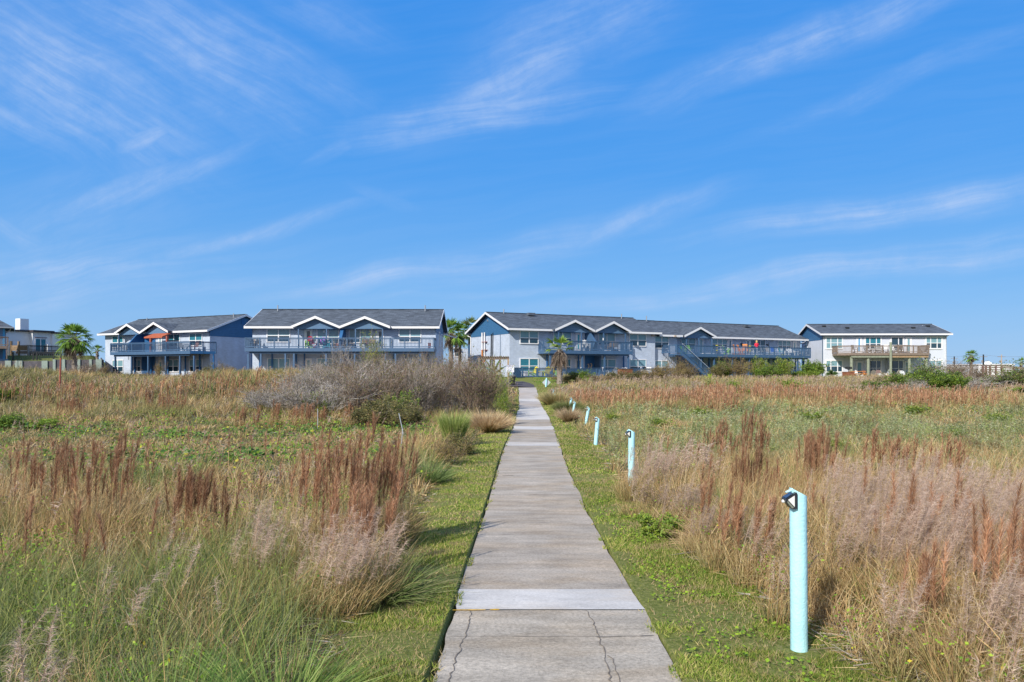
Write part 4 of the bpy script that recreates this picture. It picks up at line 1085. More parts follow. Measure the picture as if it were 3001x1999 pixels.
# ---- white flat-roofed bungalow with deck
def bungalow():
    F = Frame(-59.4, 87.6, 65, 3.55); b = F.base
    o = F.root('bungalow', 'white flat-roofed bungalow with a square white chimney and a brown timber deck', 'house')
    X = lambda px, d=0: F.u(px, d)
    def z(py, px, d=0): return F.z(py, F.u(px, d), d)
    zt = z(971.5, 60)
    ul = X(8); c0 = X(86); c1 = X(149, -.6); r1 = X(225, -.9)
    k = MB(); k.box(ul, c0 + .1, 0, 7, -.8, zt); k.build('wall', M['bwhite'], o)
    k = MB(); k.box(c0, c1, -.6, 7.1, -.8, zt - .02); k.build('wall', M['bwhite'], o)
    k = MB(); k.box(c1 + .003, r1, -.9, 7.05, -.8, zt - .10); k.build('wall', M['bwhite'], o)
    k = MB(); k.box(ul - .3, c0 - .25, -.35, 7.2, zt, zt + .16); k.box(c0 - .22, c1 + .15, -1.1, 7.3, zt - .01, zt + .2); k.box(c1 + .16, r1 + .3, -1.2, 7.25, zt - .09, zt + .09)
    k.build('roof_coping', M['bcoping'], o)
    cu0, cu1 = X(59, 1.4), X(84.6, 1.4)
    k = MB(); k.box(cu0, cu1, 1.4, 2.3, zt + .3, z(933.5, 59, 1.4)); k.build('chimney', M['bwhite'], o)
    k = MB(); k.box(cu0 - .04, cu1 + .04, 1.36, 2.34, zt + .1, zt + .34); k.build('chimney_flashing', M['galv'], o)
    dz = z(1031, 118, -.6)
    window(o, X(104, -.6), X(133, -.6), dz, z(994, 118, -.6), d=-.6, style='mix', split=0, name='patio_door')
    k = MB(); k.box(X(102, -.62), X(136.5, -.62), -.7, -.61, z(993, 118, -.6) + .1, z(993, 118, -.6) + .18); k.build('door_surround', M['brownp'], o)
    k = MB(); k.box(X(137, -.8), X(147.5, -.8), -.95, -.62, dz, z(1009, 142, -.8)); k.build('low_wall', M['bwhite'], o)
    d0 = -3.2
    uc, ur = X(82, d0), X(178, d0)
    k = MB(); k.box(uc, ur, d0, -.93, dz - .3, dz); k.build('deck_floor', M['wood'], o)
    zt2 = z(1011, 82, d0)
    railing(o, [(uc, -.1), (uc, d0)], dz, zt2, 1.5, 'woodtan', 'railing', spacing=.12, bw=.085)  # sunward side of the deck rail, its lit tone put into the tan
    railing(o, [(uc, d0), (ur, d0)], dz, zt2, 1.9, 'bcoping', 'railing', spacing=.13)  # shaded side of the same rail, its shade put into the dark colour
    for (u, d, top, m) in ((uc, -.1, .5, 'woodtan'), (uc, -1.5, .45, 'woodtan'), (uc, d0 - .05, 0, 'greyp'), ((uc + ur) / 2 - 1, d0, -1.0, 'greyp'), ((uc + ur) / 2 + .3, d0, -1.0, 'greyp'), (ur, d0, -.1, 'greyp')):
        k = MB(); k.box(u - .09, u + .09, d - .09, d + .09, -1.3, zt2 + top); k.build('deck_post', M[m], o)
    k = MB(); x = uc + .15
    while x < ur: k.box(x, x + .10, d0 + .2, d0 + .26, -.9, dz - .31); x += .24
    k.build('deck_skirt', M['bcoping'], o)
bungalow()

# ---- small grey annexe seen between the two middle houses
def annexe():
    Y0 = 96.0; F = Frame((1330 - CX) / FPX * Y0, Y0, 3, 1.1); b = F.base
    o = F.root('outbuilding', 'small grey outbuilding with a white window seen behind palm trunks between two houses', 'outbuilding')
    z = lambda py, Y=Y0: ZC + (HOR - py) / FPX * Y - b
    L = F.u(1374)
    k = MB(); k.box(0, L, 0, 5, -.4, z(1022)); k.build('wall', M['wall'], o)
    k = MB(); k.box(-.4, L - 1.2, -.7, 5.3, z(1021.5), z(1018.5)); k.build('roof', M['white'], o)
    window(o, F.u(1333), F.u(1352), z(1044), z(1024), cols=1, style='dark', split=.5)
annexe()
# ------------------------------------------------------------------ posts with solar lamps beside the path
def make_lamp_post(h=1.064, first=True):
    r = .055
    root = empty('lamp_post', (0, 0, 0), 0, 'x', 'lamp post', 'aqua lamp posts along the path')
    k = MB(); k.sm = True; n = 20
    vs = []; 
    for ring in range(7):
        t = ring / 6
        for i in range(n):
            a = 2 * pi * i / n
            z = -.25 + (h + .25) * t
            if ring == 6: z = h - (cos(a) + 1) * .5 * .058          # top cut on a slant, high to the left
            vs.append((r * cos(a) * (1 + .012 * sin(ring * 2.1)), r * sin(a), z))
    fs = [(g * n + i, g * n + (i + 1) % n, (g + 1) * n + (i + 1) % n, (g + 1) * n + i) for g in range(6) for i in range(n)]
    k.add(vs, fs); k.sm = False; k.add(vs[-n:], [tuple(range(n))])
    k.build('post', M['aqua'], root)
    # wedge-shaped solar lamp on the left side
    lamp = MB(); zc_ = h - .115
    bx = -.052; w = .062
    # back plate
    lamp.box(bx - .018, bx, -w, w, zc_ - .085, zc_ + .075)
    lo = lamp.build('lamp', M['lampblack'], root)
    lo.scale = (.66,) * 3; lo.location = (bx * .34 + .024, -.030, (h - .075) - zc_ * .66)
    # body: pentagonal profile seen from the side (x outward = left)
    P = [(bx - .018, zc_ + .070), (bx - .115, zc_ + .010), (bx - .115, zc_ - .012), (bx - .052, zc_ - .088), (bx - .018, zc_ - .088)]
    b = MB(); b.prism([(p[0], p[1]) for p in P], 'y', -w, w); b.build('housing', M['lampblack'], lo)
    s = MB(); s.prism([(bx - .026, zc_ - .066), (bx - .026, zc_ + .046), (bx - .090, zc_ + .004)], 'y', -w - .003, w + .003); s.build('side_lens', M['lens'], lo)
    s = MB(); s.prism([(bx - .033, zc_ - .074), (bx - .093, zc_ - .004), (bx - .098, zc_ - .022), (bx - .052, zc_ - .080)], 'y', -w - .003, w + .003); s.build('lower_lens', M['lensdk'], lo)
    s = MB(); d = Vector((-.097, 0, -.060)).normalized(); nrm = Vector((-d.z, 0, d.x)) * -1
    a = Vector((bx - .030, 0, zc_ + .066)); c = Vector((bx - .106, 0, zc_ + .019)); up = Vector((-.5, 0, .85)) * .003
    s.add([a + Vector((0, -w * .85, 0)) + up, a + Vector((0, w * .85, 0)) + up, c + Vector((0, w * .85, 0)) + up, c + Vector((0, -w * .85, 0)) + up], [(0, 1, 2, 3)]); s.build('solar_panel', M['solar'], lo)
    s = MB(); s.tube([(bx - .112, 0, zc_ - .016), (bx - .124, 0, zc_ - .024), (bx - .130, 0, zc_ - .030)], [.019, .017, .006], 10); s.build('motion_sensor', M['plwhite'], lo)
    s = MB(); s.tube([(bx + .012, -.02, h - .012), (bx - .035, -.02, h - .030)], [.012, .006], 6); s.build('wire_clip', M['aqua'], root)
    return root
lamp0 = make_lamp_post()
POSTS = [  # x, y, lean (sideways deg), forward lean, top z override
    (1.905, 4.98, -.4, 0, 'aqua lamp post nearest the camera, standing at the lower right corner'),
    (2.03, 12.8, .6, 0, 'second aqua lamp post, half hidden by pinkish plume grass'),
    (2.28, 20.7, 5.0, 0, 'third aqua lamp post, tall and leaning right beside the mown strip'),
    (2.72, 28.5, 11, 0, 'aqua lamp post sunk in green weeds just behind the tall leaning one'),
    (2.86, 36.3, 10, 0, 'fifth aqua lamp post, just above the tan tuft beside the path'),
    (2.98, 41.0, 16, 0, 'small aqua lamp post leaning hard at the edge of the red-brown grass'),
    (2.58, 47.0, 5.5, 0, 'slim aqua lamp post in straw-coloured grass near the diamond sign'),
    (2.77, 53.0, 9, 0, 'farthest and smallest aqua lamp post, just below the diamond sign')]
TOPS = {0: None, 1: None, 2: .585, 3: .50, 4: .405, 5: .41, 6: .475, 7: .58}
for i, (x, y, lean, fl, lab) in enumerate(POSTS):
    g = float(gz(x, y))
    o = lamp0 if i == 0 else copy_tree(lamp0)
    if i == 0: g = ZC - 808 / FPX * 4.98
    if i == 1: g = ZC - 350 / FPX * 12.8
    if TOPS[i] is not None: g = TOPS[i] - 1.06 * cos(radians(lean))
    o.location = (x, y, g); o.rotation_euler = (0, radians(lean), radians(4 * (i % 3) - 3)); o['label'] = lab
k = MB(); 
# ------------------------------------------------------------------ diamond sign seen from behind
def diamond_sign():
    x, y = 2.63, 58.0; g = ZC - 51 / FPX * y
    o = empty('diamond_sign', (x, y, g), 0, 'grey back of a diamond-shaped sign on a slim aqua post right of the path', 'sign')
    k = MB(); k.tube([(-.05, 0, -.3), (.04, 0, .88)], .055, 12); k.build('post', M['aqua'], o)
    k = MB(); c = (.03, .53); r = .325
    k.prism([(c[0] - r, c[1]), (c[0], c[1] - r), (c[0] + r, c[1]), (c[0], c[1] + r)], 'y', .062, .07); k.build('sign_plate', M['signback'], o)
    k = MB()
    for zz in (.36, .70): k.tube([(.03, -.062, zz), (.03, -.05, zz)], .012, 6)
    k.build('bolts', M['galv'], o)
diamond_sign()

# ------------------------------------------------------------------ rules sign, bin, pergola by the bushes
def rules_sign():
    y = 61.0; x = (1495.5 - CX) / FPX * y; s = y / FPX
    zt = ZC + (HOR - 1069.5) * s; zb = ZC + (HOR - 1091) * s
    g = float(gz(x, y))
    o = empty('notice_sign', (x, y, g), 0, 'white notice board with dark lettering on an aqua post above the bushes', 'sign')
    P = MB(); w = 11 * s
    P.box(-w, w, -.03, 0, zb - g, zt - g); P.build('board', M['signwhite'], o)
    P = MB(); P.box(-w * .92, w * .92, -.034, -.031, zt - g - 5.3 * s, zt - g - .3 * s); P.build('header_band', M['signnavy'], o)
    def text(body, size, loc, m, name):
        c = bpy.data.curves.new(name, 'FONT'); c.body = body; c.size = size; c.align_x = 'CENTER'; c.align_y = 'CENTER'; c.extrude = .001
        c.materials.append(m); t = bpy.data.objects.new(name, c); t.location = loc; t.rotation_euler = (pi / 2, 0, 0); link(t, o)
        return t
    # heading in white on the band; the small lines below it are faded beyond reading and built as faded strokes
    P = MB(); r = random.Random(5)
    for (a, b) in ((-.84, -.12), (.04, .84)):
        x0 = a * w
        while x0 < b * w - .03:
            ww = .035 + r.random() * .02; P.box(x0, x0 + ww, -.037, -.035, zt - g - 4.2 * s, zt - g - 1.5 * s); x0 += ww + .007
    P.build('heading_lettering', M['signwhite'], o)
    P = MB()
    for j, (a, b) in enumerate(((-.7, .72), (-.5, .45), (-.85, .5), (-.85, .8))):
        x0 = a * w; zc_ = zt - g - (8.2 + 3.1 * j) * s
        while x0 < b * w:
            ww = .03 + r.random() * .05
            if r.random() < .8: P.box(x0, x0 + ww, -.034, -.031, zc_ - (.03 + .015 * (j > 1)), zc_ + .03)
            x0 += ww + .025
    P.build('small_lettering', M['signgrey'], o)
    P = MB(); P.tube([(.06, .06, -.4), (.0, .06, zt - g - .1)], .06, 10); P.build('post', M['aqua'], o)
rules_sign()
def bin_():
    y = 59.5; x = (1501 - CX) / FPX * y + .0; s = y / FPX; g = float(gz(x, y))
    o = empty('wheelie_bin', (x, y, g), .1, 'dark wheeled bin standing beside the bushes at the left edge of the path', 'bin')
    h = ZC + (HOR - 1101) * s - g
    P = MB(); P.add([(-.19, -.22, .04), (.19, -.22, .04), (.19, .22, .04), (-.19, .22, .04), (-.25, -.30, h - .08), (.25, -.30, h - .08), (.25, .28, h - .08), (-.25, .28, h - .08)],
                    [(0, 3, 2, 1), (4, 5, 6, 7), (0, 1, 5, 4), (1, 2, 6, 5), (2, 3, 7, 6), (3, 0, 4, 7)]); P.build('bin_body', M['black'], o)
    P = MB(); P.prism([(-.34, h - .08), (.34, h - .08), (.30, h), (-.10, h + .04), (-.30, h)], 'x', -.28, .28); P.build('lid', M['lampblack'], o)
    for sx in (-1, 1):
        P = MB(); P.tube([(.2 * sx, .26, .1), (.27 * sx, .26, .1)], .1, 12); P.build('wheel', M['black'], o)
bin_()
def pergola():
    y = 68.5; s = y / FPX; x0 = (1401 - CX) * s; x1 = (1492 - CX) * s; g = 1.15
    o = empty('pergola', (x0, y, g), 0, 'small weathered timber pergola standing in front of the sunlit gable end', 'pergola')
    L = x1 - x0; zt = ZC + (HOR - 1046) * s - g; zt2 = ZC + (HOR - 1049.5) * s - g
    P = MB(); P.bar((0, 0, zt2 - .12), (L * .33, -.2, zt - .05), .08, .24); P.bar((L * .33, -.2, zt - .10), (L, -.2, zt - .10), .08, .24); P.bar((0, 2.0, zt - .12), (L, 2.0, zt - .1), .08, .2); P.build('beam', M['wood'], o)
    P = MB(); n = 14
    for i in range(n): 
        u = L * (i + .5) / n; P.bar((u, -.45, zt + .04), (u, 2.3, zt + .04), .05, .09)
    P.build('rafters', M['wood'], o)
    for u, d, m in ((.1, .0, 'greyp'), (L - .08, -.2, 'woodtan'), (L * .50, 2.0, 'woodtan'), (L * .70, 2.0, 'woodtan'), (L * .38, 2.0, 'wood')):
        P = MB(); P.box(u - .07, u + .07, d - .07, d + .07, -.3, zt - .2); P.build('post', M[m], o)
    # things on it: bright towel-like aqua cushion on a lounge seat
    q = empty('lounge_seat', (x0 + .55, y + .6, g), 0, 'aqua and orange seat glimpsed under the left end of the timber pergola', 'chair')
    P = MB(); P.add([(0, 0, 1.15), (.9, .2, .55), (.9, .7, .55), (0, .5, 1.15), (0, 0, 1.25), (.9, .2, .65), (.9, .7, .65), (0, .5, 1.25)], [(0, 1, 2, 3), (4, 7, 6, 5), (0, 4, 5, 1), (1, 5, 6, 2), (2, 6, 7, 3), (3, 7, 4, 0)]); P.build('backrest', M['cyan'], q)
    P = MB(); P.box(-.1, 1.0, 0, .7, .38, .5); P.build('seat', M['woodtan'], q)
    P = MB()
    for a in (0, .85):
        for c in (.05, .6): P.box(a, a + .07, c, c + .07, -.1, .38)
    P.build('legs', M['woodtan'], q)
pergola()

# ------------------------------------------------------------------ furniture
def adirondack(mat1, mat2=None, tall=False, name='adirondack_chair'):
    """fan-backed slatted garden chair facing -y"""
    m1 = M[mat1]; m2 = M[mat2 or mat1]; r = empty(name); sh = .50 if tall else .36
    P = MB()
    for i in range(5): P.bar((-.27, -.28 + .12 * i, sh - .02 * i), (.27, -.28 + .12 * i, sh - .02 * i), .10, .025)
    P.build('seat', m1, r)
    P = MB()
    for i in range(5):
        x = -.22 + .11 * i; hgt = [.46, .56, .60, .56, .46][i]
        P.add([(x - .048, .20, sh - .08), (x + .048, .20, sh - .08), (x * 1.25 + .05, .20 + .28, sh + hgt), (x * 1.25 - .05, .20 + .28, sh + hgt),
               (x - .048, .225, sh - .08), (x + .048, .225, sh - .08), (x * 1.25 + .05, .225 + .28, sh + hgt), (x * 1.25 - .05, .225 + .28, sh + hgt)],
              [(0, 1, 2, 3), (4, 7, 6, 5), (0, 4, 5, 1), (1, 5, 6, 2), (2, 6, 7, 3), (3, 7, 4, 0)])
    P.bar((-.27, .30, sh + .2), (.27, .30, sh + .2), .03, .06)
    P.build('backrest', m1, r)
    for s in (-1, 1):
        P = MB(); P.bar((s * .33, -.36, sh + .2), (s * .33, .34, sh + .18), .11, .025); P.build('armrest', m2, r)
        P = MB(); P.bar((s * .30, -.30, 0), (s * .30, -.30, sh + .19), .05, .09); P.build('leg', m2, r)
        P = MB(); P.bar((s * .30, -.30, sh - .02), (s * .30, .52 if not tall else .3, .02), .04, .10); P.build('leg', m2, r)
        if tall:
            Q = MB(); Q.bar((s * .30, -.30, .20), (s * .30, .36, .20), .03, .05); Q.build('stretcher', m2, r)
    return r
def side_chair(mat1, mat2=None, name='patio_chair'):
    m1 = M[mat1]; m2 = M[mat2 or mat1]; r = empty(name)
    P = MB(); P.box(-.25, .25, -.25, .22, .42, .46); P.build('seat', m1, r)
    P = MB(); P.add([(-.25, .20, .44), (.25, .20, .44), (.25, .34, 1.0), (-.25, .34, 1.0), (-.25, .23, .44), (.25, .23, .44), (.25, .37, 1.0), (-.25, .37, 1.0)],
                    [(0, 1, 2, 3), (4, 7, 6, 5), (0, 4, 5, 1), (1, 5, 6, 2), (2, 6, 7, 3), (3, 7, 4, 0)]); P.build('backrest', m1, r)
    for s in (-1, 1):
        for y0 in (-.22, .2):
            P = MB(); P.bar((s * .25, y0, 0), (s * .24, y0, .42 if y0 > 0 else .66), .035, .035); P.build('leg', m2, r)
        P = MB(); P.bar((s * .27, -.24, .66), (s * .27, .25, .67), .05, .03); P.build('armrest', m2, r)
    return r
def rocking_chair(mat1):
    m = M[mat1]; r = empty('rocking_chair')
    P = MB(); P.box(-.26, .26, -.24, .22, .40, .44); P.build('seat', m, r)
    P = MB()
    for i in range(6): P.bar((-.22 + .088 * i, .22, .42), (-.22 + .088 * i, .42, 1.12), .04, .02)
    P.bar((-.26, .43, 1.14), (.26, .43, 1.14), .03, .10); P.build('backrest', m, r)
    for s in (-1, 1):
        P = MB(); P.tube([(s * .27, -.5, .10), (s * .27, -.25, .03), (s * .27, .1, .02), (s * .27, .4, .07), (s * .27, .62, .17)], .022, 6); P.build('rocker', m, r)
        P = MB(); P.bar((s * .27, -.24, .05), (s * .27, -.24, .66), .04, .04); P.build('leg', m, r)
        P = MB(); P.bar((s * .27, .22, .05), (s * .27, .24, .66), .04, .04); P.build('leg', m, r)
        P = MB(); P.bar((s * .28, -.30, .67), (s * .28, .30, .67), .07, .025); P.build('armrest', m, r)
    return r
def table(mat1, w=.8, d=.6, h=.72, mat2=None, name='table', rnd=False):
    r = empty(name); P = MB()
    if rnd: P.tube([(0, 0, h - .04), (0, 0, h)], w / 2, 20)
    else: P.box(-w / 2, w / 2, -d / 2, d / 2, h - .05, h)
    P.build('table_top', M[mat1], r)
    for sx in (-1, 1):
        for sy in (-1, 1):
            P = MB(); x, y = sx * (w / 2 - .1) * (.7 if rnd else 1), sy * (d / 2 - .08) * (.7 if rnd else 1); P.bar((x, y, 0), (x, y, h - .05), .045, .045); P.build('leg', M[mat2 or mat1], r)
    return r
def picnic_table(mat1):
    r = empty('picnic_table'); m = M[mat1]
    P = MB()
    for i in range(5): P.box(-.85, .85, -.36 + .145 * i, -.36 + .145 * i + .135, .70, .745)
    P.build('table_top', m, r)
    for s in (-1, 1):
        P = MB(); P.box(-.85, .85, s * .72 - .13, s * .72 + .13, .42, .46); P.build('bench', m, r)
        P = MB(); x = s * .6; P.bar((x, -.75, 0), (x, -.2, .70), .04, .09); P.bar((x, .75, 0), (x, .2, .70), .04, .09); P.bar((x + .045, -.8, .38), (x + .045, .8, .38), .04, .09); P.build('frame', m, r)
    return r
def grill():
    r = empty('barbecue_grill')
    P = MB(); P.tube([(0, 0, 0), (0, 0, .95)], .035, 8); P.build('pedestal', M['black'], r)
    P = MB(); P.box(-.32, .32, -.2, .2, .95, 1.08); P.box(-.30, -.27, -.2, .2, 1.08, 1.2); P.box(.27, .30, -.2, .2, 1.08, 1.2); P.box(-.30, .30, .17, .2, 1.08, 1.2); P.build('fire_box', M['black'], r)
    P = MB(); 
    for i in range(8): P.box(-.27 + .07 * i, -.25 + .07 * i, -.19, .16, 1.083, 1.095)
    P.build('grate', M['galv'], r)
    return r
def crate_box(w, d, h, m):
    r = empty('storage_box'); P = MB(); P.box(-w / 2, w / 2, -d / 2, d / 2, 0, h - .05); P.build('box_body', M[m], r)
    P = MB(); P.box(-w / 2 - .04, w / 2 + .04, -d / 2 - .04, d / 2 + .04, h - .047, h); P.build('lid', M[m], r)
    P = MB()
    for i in range(1, 6): P.box(-w / 2 + w * i / 6 - .008, -w / 2 + w * i / 6 + .008, -d / 2 - .006, -d / 2 - .002, .02, h - .06)
    P.build('board_gaps', M['brownp'], r)
    return r
CACHE = {}
def put(F, kind, px, d, zworld, rz, label, cat, group=None, scale=1.0, yoff=0):
    """kind = (function, args...) ; the first use builds it, later uses copy it"""
    key = (kind[0].__name__,) + tuple(kind[1:])
    u = F.u(px, d); X, Y = F.w(u, d)
    if key not in CACHE:
        o = kind[0](*kind[1:]); CACHE[key] = o
    else:
        o = copy_tree(CACHE[key])
        for kk in ('group',):
            if kk in o: del o[kk]
    o.location = (X, Y, zworld); o.rotation_euler = (0, 0, F.a + radians(rz)); o.scale = (scale,) * 3
    tag(o, label, cat, group)
    return o
Z2 = 3.985
# frontal house
put(F3, (side_chair, 'beige', 'black'), 754, -1.0, Z2, 40, 'beige sling chair at the left end of the frontal house balcony', 'chair')
put(F3, (side_chair, 'grey', 'black'), 740, -1.2, Z2, -60, 'dark metal chair behind the leftmost balcony pickets, left of the beige sling chair', 'chair')
put(F3, (adirondack, 'lime', None, True), 909, -1.1, Z2, -100, 'pale green tall chair, left neighbour of the red chair on the balcony', 'chair')
put(F3, (adirondack, 'red', None, True), 917, -1.25, Z2, 165, 'bright red tall slatted chair on the frontal house balcony', 'chair')
put(F3, (adirondack, 'purple', None, True), 945, -.7, Z2, 0, 'purple tall slatted chair behind the blue table on the balcony', 'chair')
put(F3, (table, 'blue', .9, .7, .95), 940, -1.15, Z2, 0, 'bright blue high table between the red and teal balcony chairs', 'table')
put(F3, (adirondack, 'cyan', None, True), 956, -1.3, Z2, 110, 'teal tall slatted chair right of the blue balcony table', 'chair')
put(F3, (table, 'plwhite', .5, .5, .6), 971, -1.1, Z2, 0, 'small white side table right of the teal balcony chair', 'table')
put(F3, (crate_box, .7, .5, .45, 'terra'), 987, -.8, Z2, 0, 'rusty red box on the balcony beside the dividing wall', 'box')
put(F3, (side_chair, 'black', 'black'), 1018, -.9, Z2, 20, 'black chair just right of the balcony dividing wall', 'chair')
put(F3, (table, 'beige', .5, .5, .5), 1030, -1.0, Z2, 15, 'small tan stool-like table beside the black balcony chair', 'table')
put(F3, (adirondack, 'brownp', None, True), 1066.5, -.9, Z2, 5, 'brown tall slatted chair under the right gable, left one of the pair', 'chair', 'brown pair of tall balcony chairs')
put(F3, (adirondack, 'brownp', None, True), 1087.5, -.9, Z2, -5, 'brown tall slatted chair under the right gable, right one of the pair', 'chair', 'brown pair of tall balcony chairs')
put(F3, (crate_box, .22, .22, .5, 'redwood'), 1258.5, -1.5, Z2, 0, 'small red canister at the right end of the frontal house balcony', 'canister')
# left house
put(F2, (adirondack, 'greyp'), 383, -1.0, Z2, 10, 'grey-tan balcony chair under the left gable of the awning house', 'chair')
put(F2, (table, 'greyp', .7, .6, .72), 394, -1.0, Z2, 0, 'grey table beside the tan chair on the awning house balcony', 'table')
put(F2, (table, 'plwhite', 1.2, .8, .75, 'plwhite'), 467, -1.2, Z2, 0, 'white table under the terracotta awning', 'table')
put(F2, (side_chair, 'plwhite', 'plwhite'), 484, -.8, Z2, -20, 'white chair behind the right post of the terracotta awning', 'chair')
put(F2, (side_chair, 'grey', 'black'), 528, -1.0, Z2, 60, 'grey folding chair left of the sunlit wall patch on the awning house balcony', 'chair')
put(F2, (side_chair, 'black', 'black'), 548, -1.3, Z2, -50, 'black chair near the right front corner of the awning house balcony', 'chair')
put(F2, (side_chair, 'brownp', 'brownp'), 571, -1.1, Z2, 0, 'brown chair in front of the right upper window of the awning house', 'chair')
# central house
put(F4, (adirondack, 'plwhite', None, True), 1717, -.9, Z2, -15, 'white tall chair against the blue panel on the central house balcony', 'chair', scale=1.05)
put(F4, (table, 'plwhite', .7, .6, .72), 1708, -1.3, Z2, 0, 'white slatted side table below the tall white balcony chair', 'table')
put(F4, (side_chair, 'woodtan', 'wood'), 1790, -1.3, Z2, 170, 'tan chair back showing through the right half of the central balcony, left one', 'chair')
put(F4, (side_chair, 'greyp', 'wood'), 1802, -1.3, Z2, 185, 'brown-grey chair back showing through the right half of the central balcony, right one', 'chair')
put(F4, (table, 'wood', .9, .8, .72), 1796, -.7, Z2, 0, 'dark table behind the two tan balcony chairs of the central house', 'table')
put(F4, (crate_box, .3, .3, .3, 'terra'), 1676, -1.7, Z2, 0, 'small terracotta pot on the central balcony right of the near palm', 'pot')
zp = 1.40
put(F4, (adirondack, 'yellow', 'lime'), 1562, -1.3, zp, -75, 'yellow and lime garden chair behind the fence, leftmost of the three', 'chair', 'yellow garden chairs')
put(F4, (adirondack, 'yellow', 'lime'), 1603, -1.5, zp, 165, 'yellow garden chair with its back to the fence, middle one of three', 'chair', 'yellow garden chairs')
put(F4, (adirondack, 'yellow', 'lime'), 1629, -1.5, zp, 20, 'yellow and lime garden chair half hidden by the near palm trunk', 'chair', 'yellow garden chairs')
put(F4, (table, 'yellow', .75, .6, .48), 1586, -1.6, zp, 0, 'low yellow garden table between the yellow chairs', 'table')
put(F4, (table, 'yellow', .5, .5, .48), 1614, -1.6, zp, 0, 'small yellow side table right of the middle yellow chair', 'table')
put(F4, (crate_box, .35, .3, .35, 'plwhite'), 1541, -1.5, zp, 0, 'small white box behind the left end of the picket fence', 'box')
for i, (px_, rz, lab) in enumerate(((1776, 60, 'white slatted patio chair left of the two round-backed ones behind the fence'), (1800, 170, 'white round-backed patio chair behind the fence, left of the rusty box'),
                                  (1818, 185, 'white round-backed patio chair directly behind the rusty box'), (1829, -60, 'white patio chair at the right end of the group behind the rusty box'))):
    put(F4, (adirondack, 'plwhite', None, True), px_, -1.6 + .1 * (i % 2), zp - .05, rz, lab, 'chair', 'white patio chairs', scale=.86)
put(F4, (table, 'plwhite', 1.3, .8, .72), 1808, -1.0, zp, 0, 'white patio table among the white chairs behind the fence', 'table')
for i, (px_, lab) in enumerate(((1888, 'white patio chair below the right windows of the central house, left one'), (1903, 'white patio chair below the right windows of the central house, right one'))):
    put(F4, (side_chair, 'plwhite', 'plwhite'), px_, -1.4, zp - .05, 30 - 60 * i, lab, 'chair')
put(F4, (grill,), 1868, -1.7, zp - .45, 0, 'low brown-black grill behind the fence right of the rusty box', 'grill')
u = F4.u(1833, -3.6); X, Y = F4.w(u, -3.6)
put(F4, (crate_box, 1.35, .7, .95, 'woodrust'), 1832, -3.7, ZC + (HOR - 1109) / FPX * Y, 0, 'rusty orange-brown timber box outside the picket fence', 'box')
# long house
Z5 = 3.86
put(F5, (side_chair, 'lime', 'lime'), 2003, -1.6, Z5, 20, 'lime green chair at the head of the outside stair', 'chair')
put(F5, (side_chair, 'lime', 'lime'), 2018, -1.4, Z5, -20, 'lime green chair right of the stair head, behind the pickets', 'chair')
put(F5, (adirondack, 'lime', None, True), 2130, -1.4, Z5, 30, 'pale green tall chair right of the white table on the long balcony', 'chair')
put(F5, (table, 'plwhite', .9, .7, .95), 2115, -1.5, Z5, 0, 'high white table between the plant stand and pale green chair', 'table')
put(F5, (rocking_chair, 'orange'), 2160, -1.5, Z5, 60, 'orange wooden rocking chair on the long balcony, left of three', 'chair', 'orange rocking chairs')
put(F5, (rocking_chair, 'orange'), 2172, -1.6, Z5, 20, 'orange wooden rocking chair on the long balcony, middle of three', 'chair', 'orange rocking chairs')
put(F5, (rocking_chair, 'orange'), 2184, -1.6, Z5, -40, 'orange wooden rocking chair on the long balcony, right of three', 'chair', 'orange rocking chairs', scale=1.08)
put(F5, (table, 'plwhite', .8, .7, .74), 2208, -1.6, Z5, 0, 'white table just left of the person in red', 'table')
put(F5, (side_chair, 'grey', 'black'), 2236, -1.4, Z5, 10, 'low dark grey chair right of the person in red', 'chair')
put(F5, (side_chair, 'greyp', 'black'), 2247, -1.4, Z5, -30, 'taupe chair below the lizard ornament', 'chair')
put(F5, (side_chair, 'blue', 'blue'), 2268, -1.3, Z5, 0, 'dark blue chair behind the pickets below the downpipe', 'chair')
put(F5, (side_chair, 'cyan', 'cyan'), 2291, -1.4, Z5, 30, 'small teal chair below the right triple window of the long house', 'chair')
put(F5, (adirondack, 'plwhite'), 2300, -1.3, Z5, 0, 'white low chair next to the small teal chair', 'chair')
put(F5, (adirondack, 'plwhite'), 2318, -1.3, Z5, -20, 'white low chair left of the last door on the long balcony', 'chair')
put(F5, (table, 'plwhite', .7, .6, .5), 2330, -1.6, Z5, 0, 'low white table below the last door of the long balcony', 'table')
put(F5, (adirondack, 'grey'), 2350, -1.4, Z5, 10, 'grey chair at the far right end of the long balcony', 'chair')
def planter(px_, lab):
    d = -1.6; u = F5.u(px_, d); X, Y = F5.w(u, d); o = empty('planter_stand', (X, Y, Z5), F5.a, lab, 'plant stand')
    P = MB(); P.box(-.03, .03, -.03, .03, 0, 1.15); P.build('stand', M['black'], o)
    for i in range(4):
        P = MB(); P.tube([(0, 0, .12 + .28 * i), (0, 0, .24 + .28 * i)], [.13, .17], 8); P.build('pot', M['yellow' if i % 2 else 'woodtan'], o)
planter(2101, 'tall stand of yellow pots left of the high white table'); planter(2198, 'stand of yellow pots between the rocking chairs and the person')
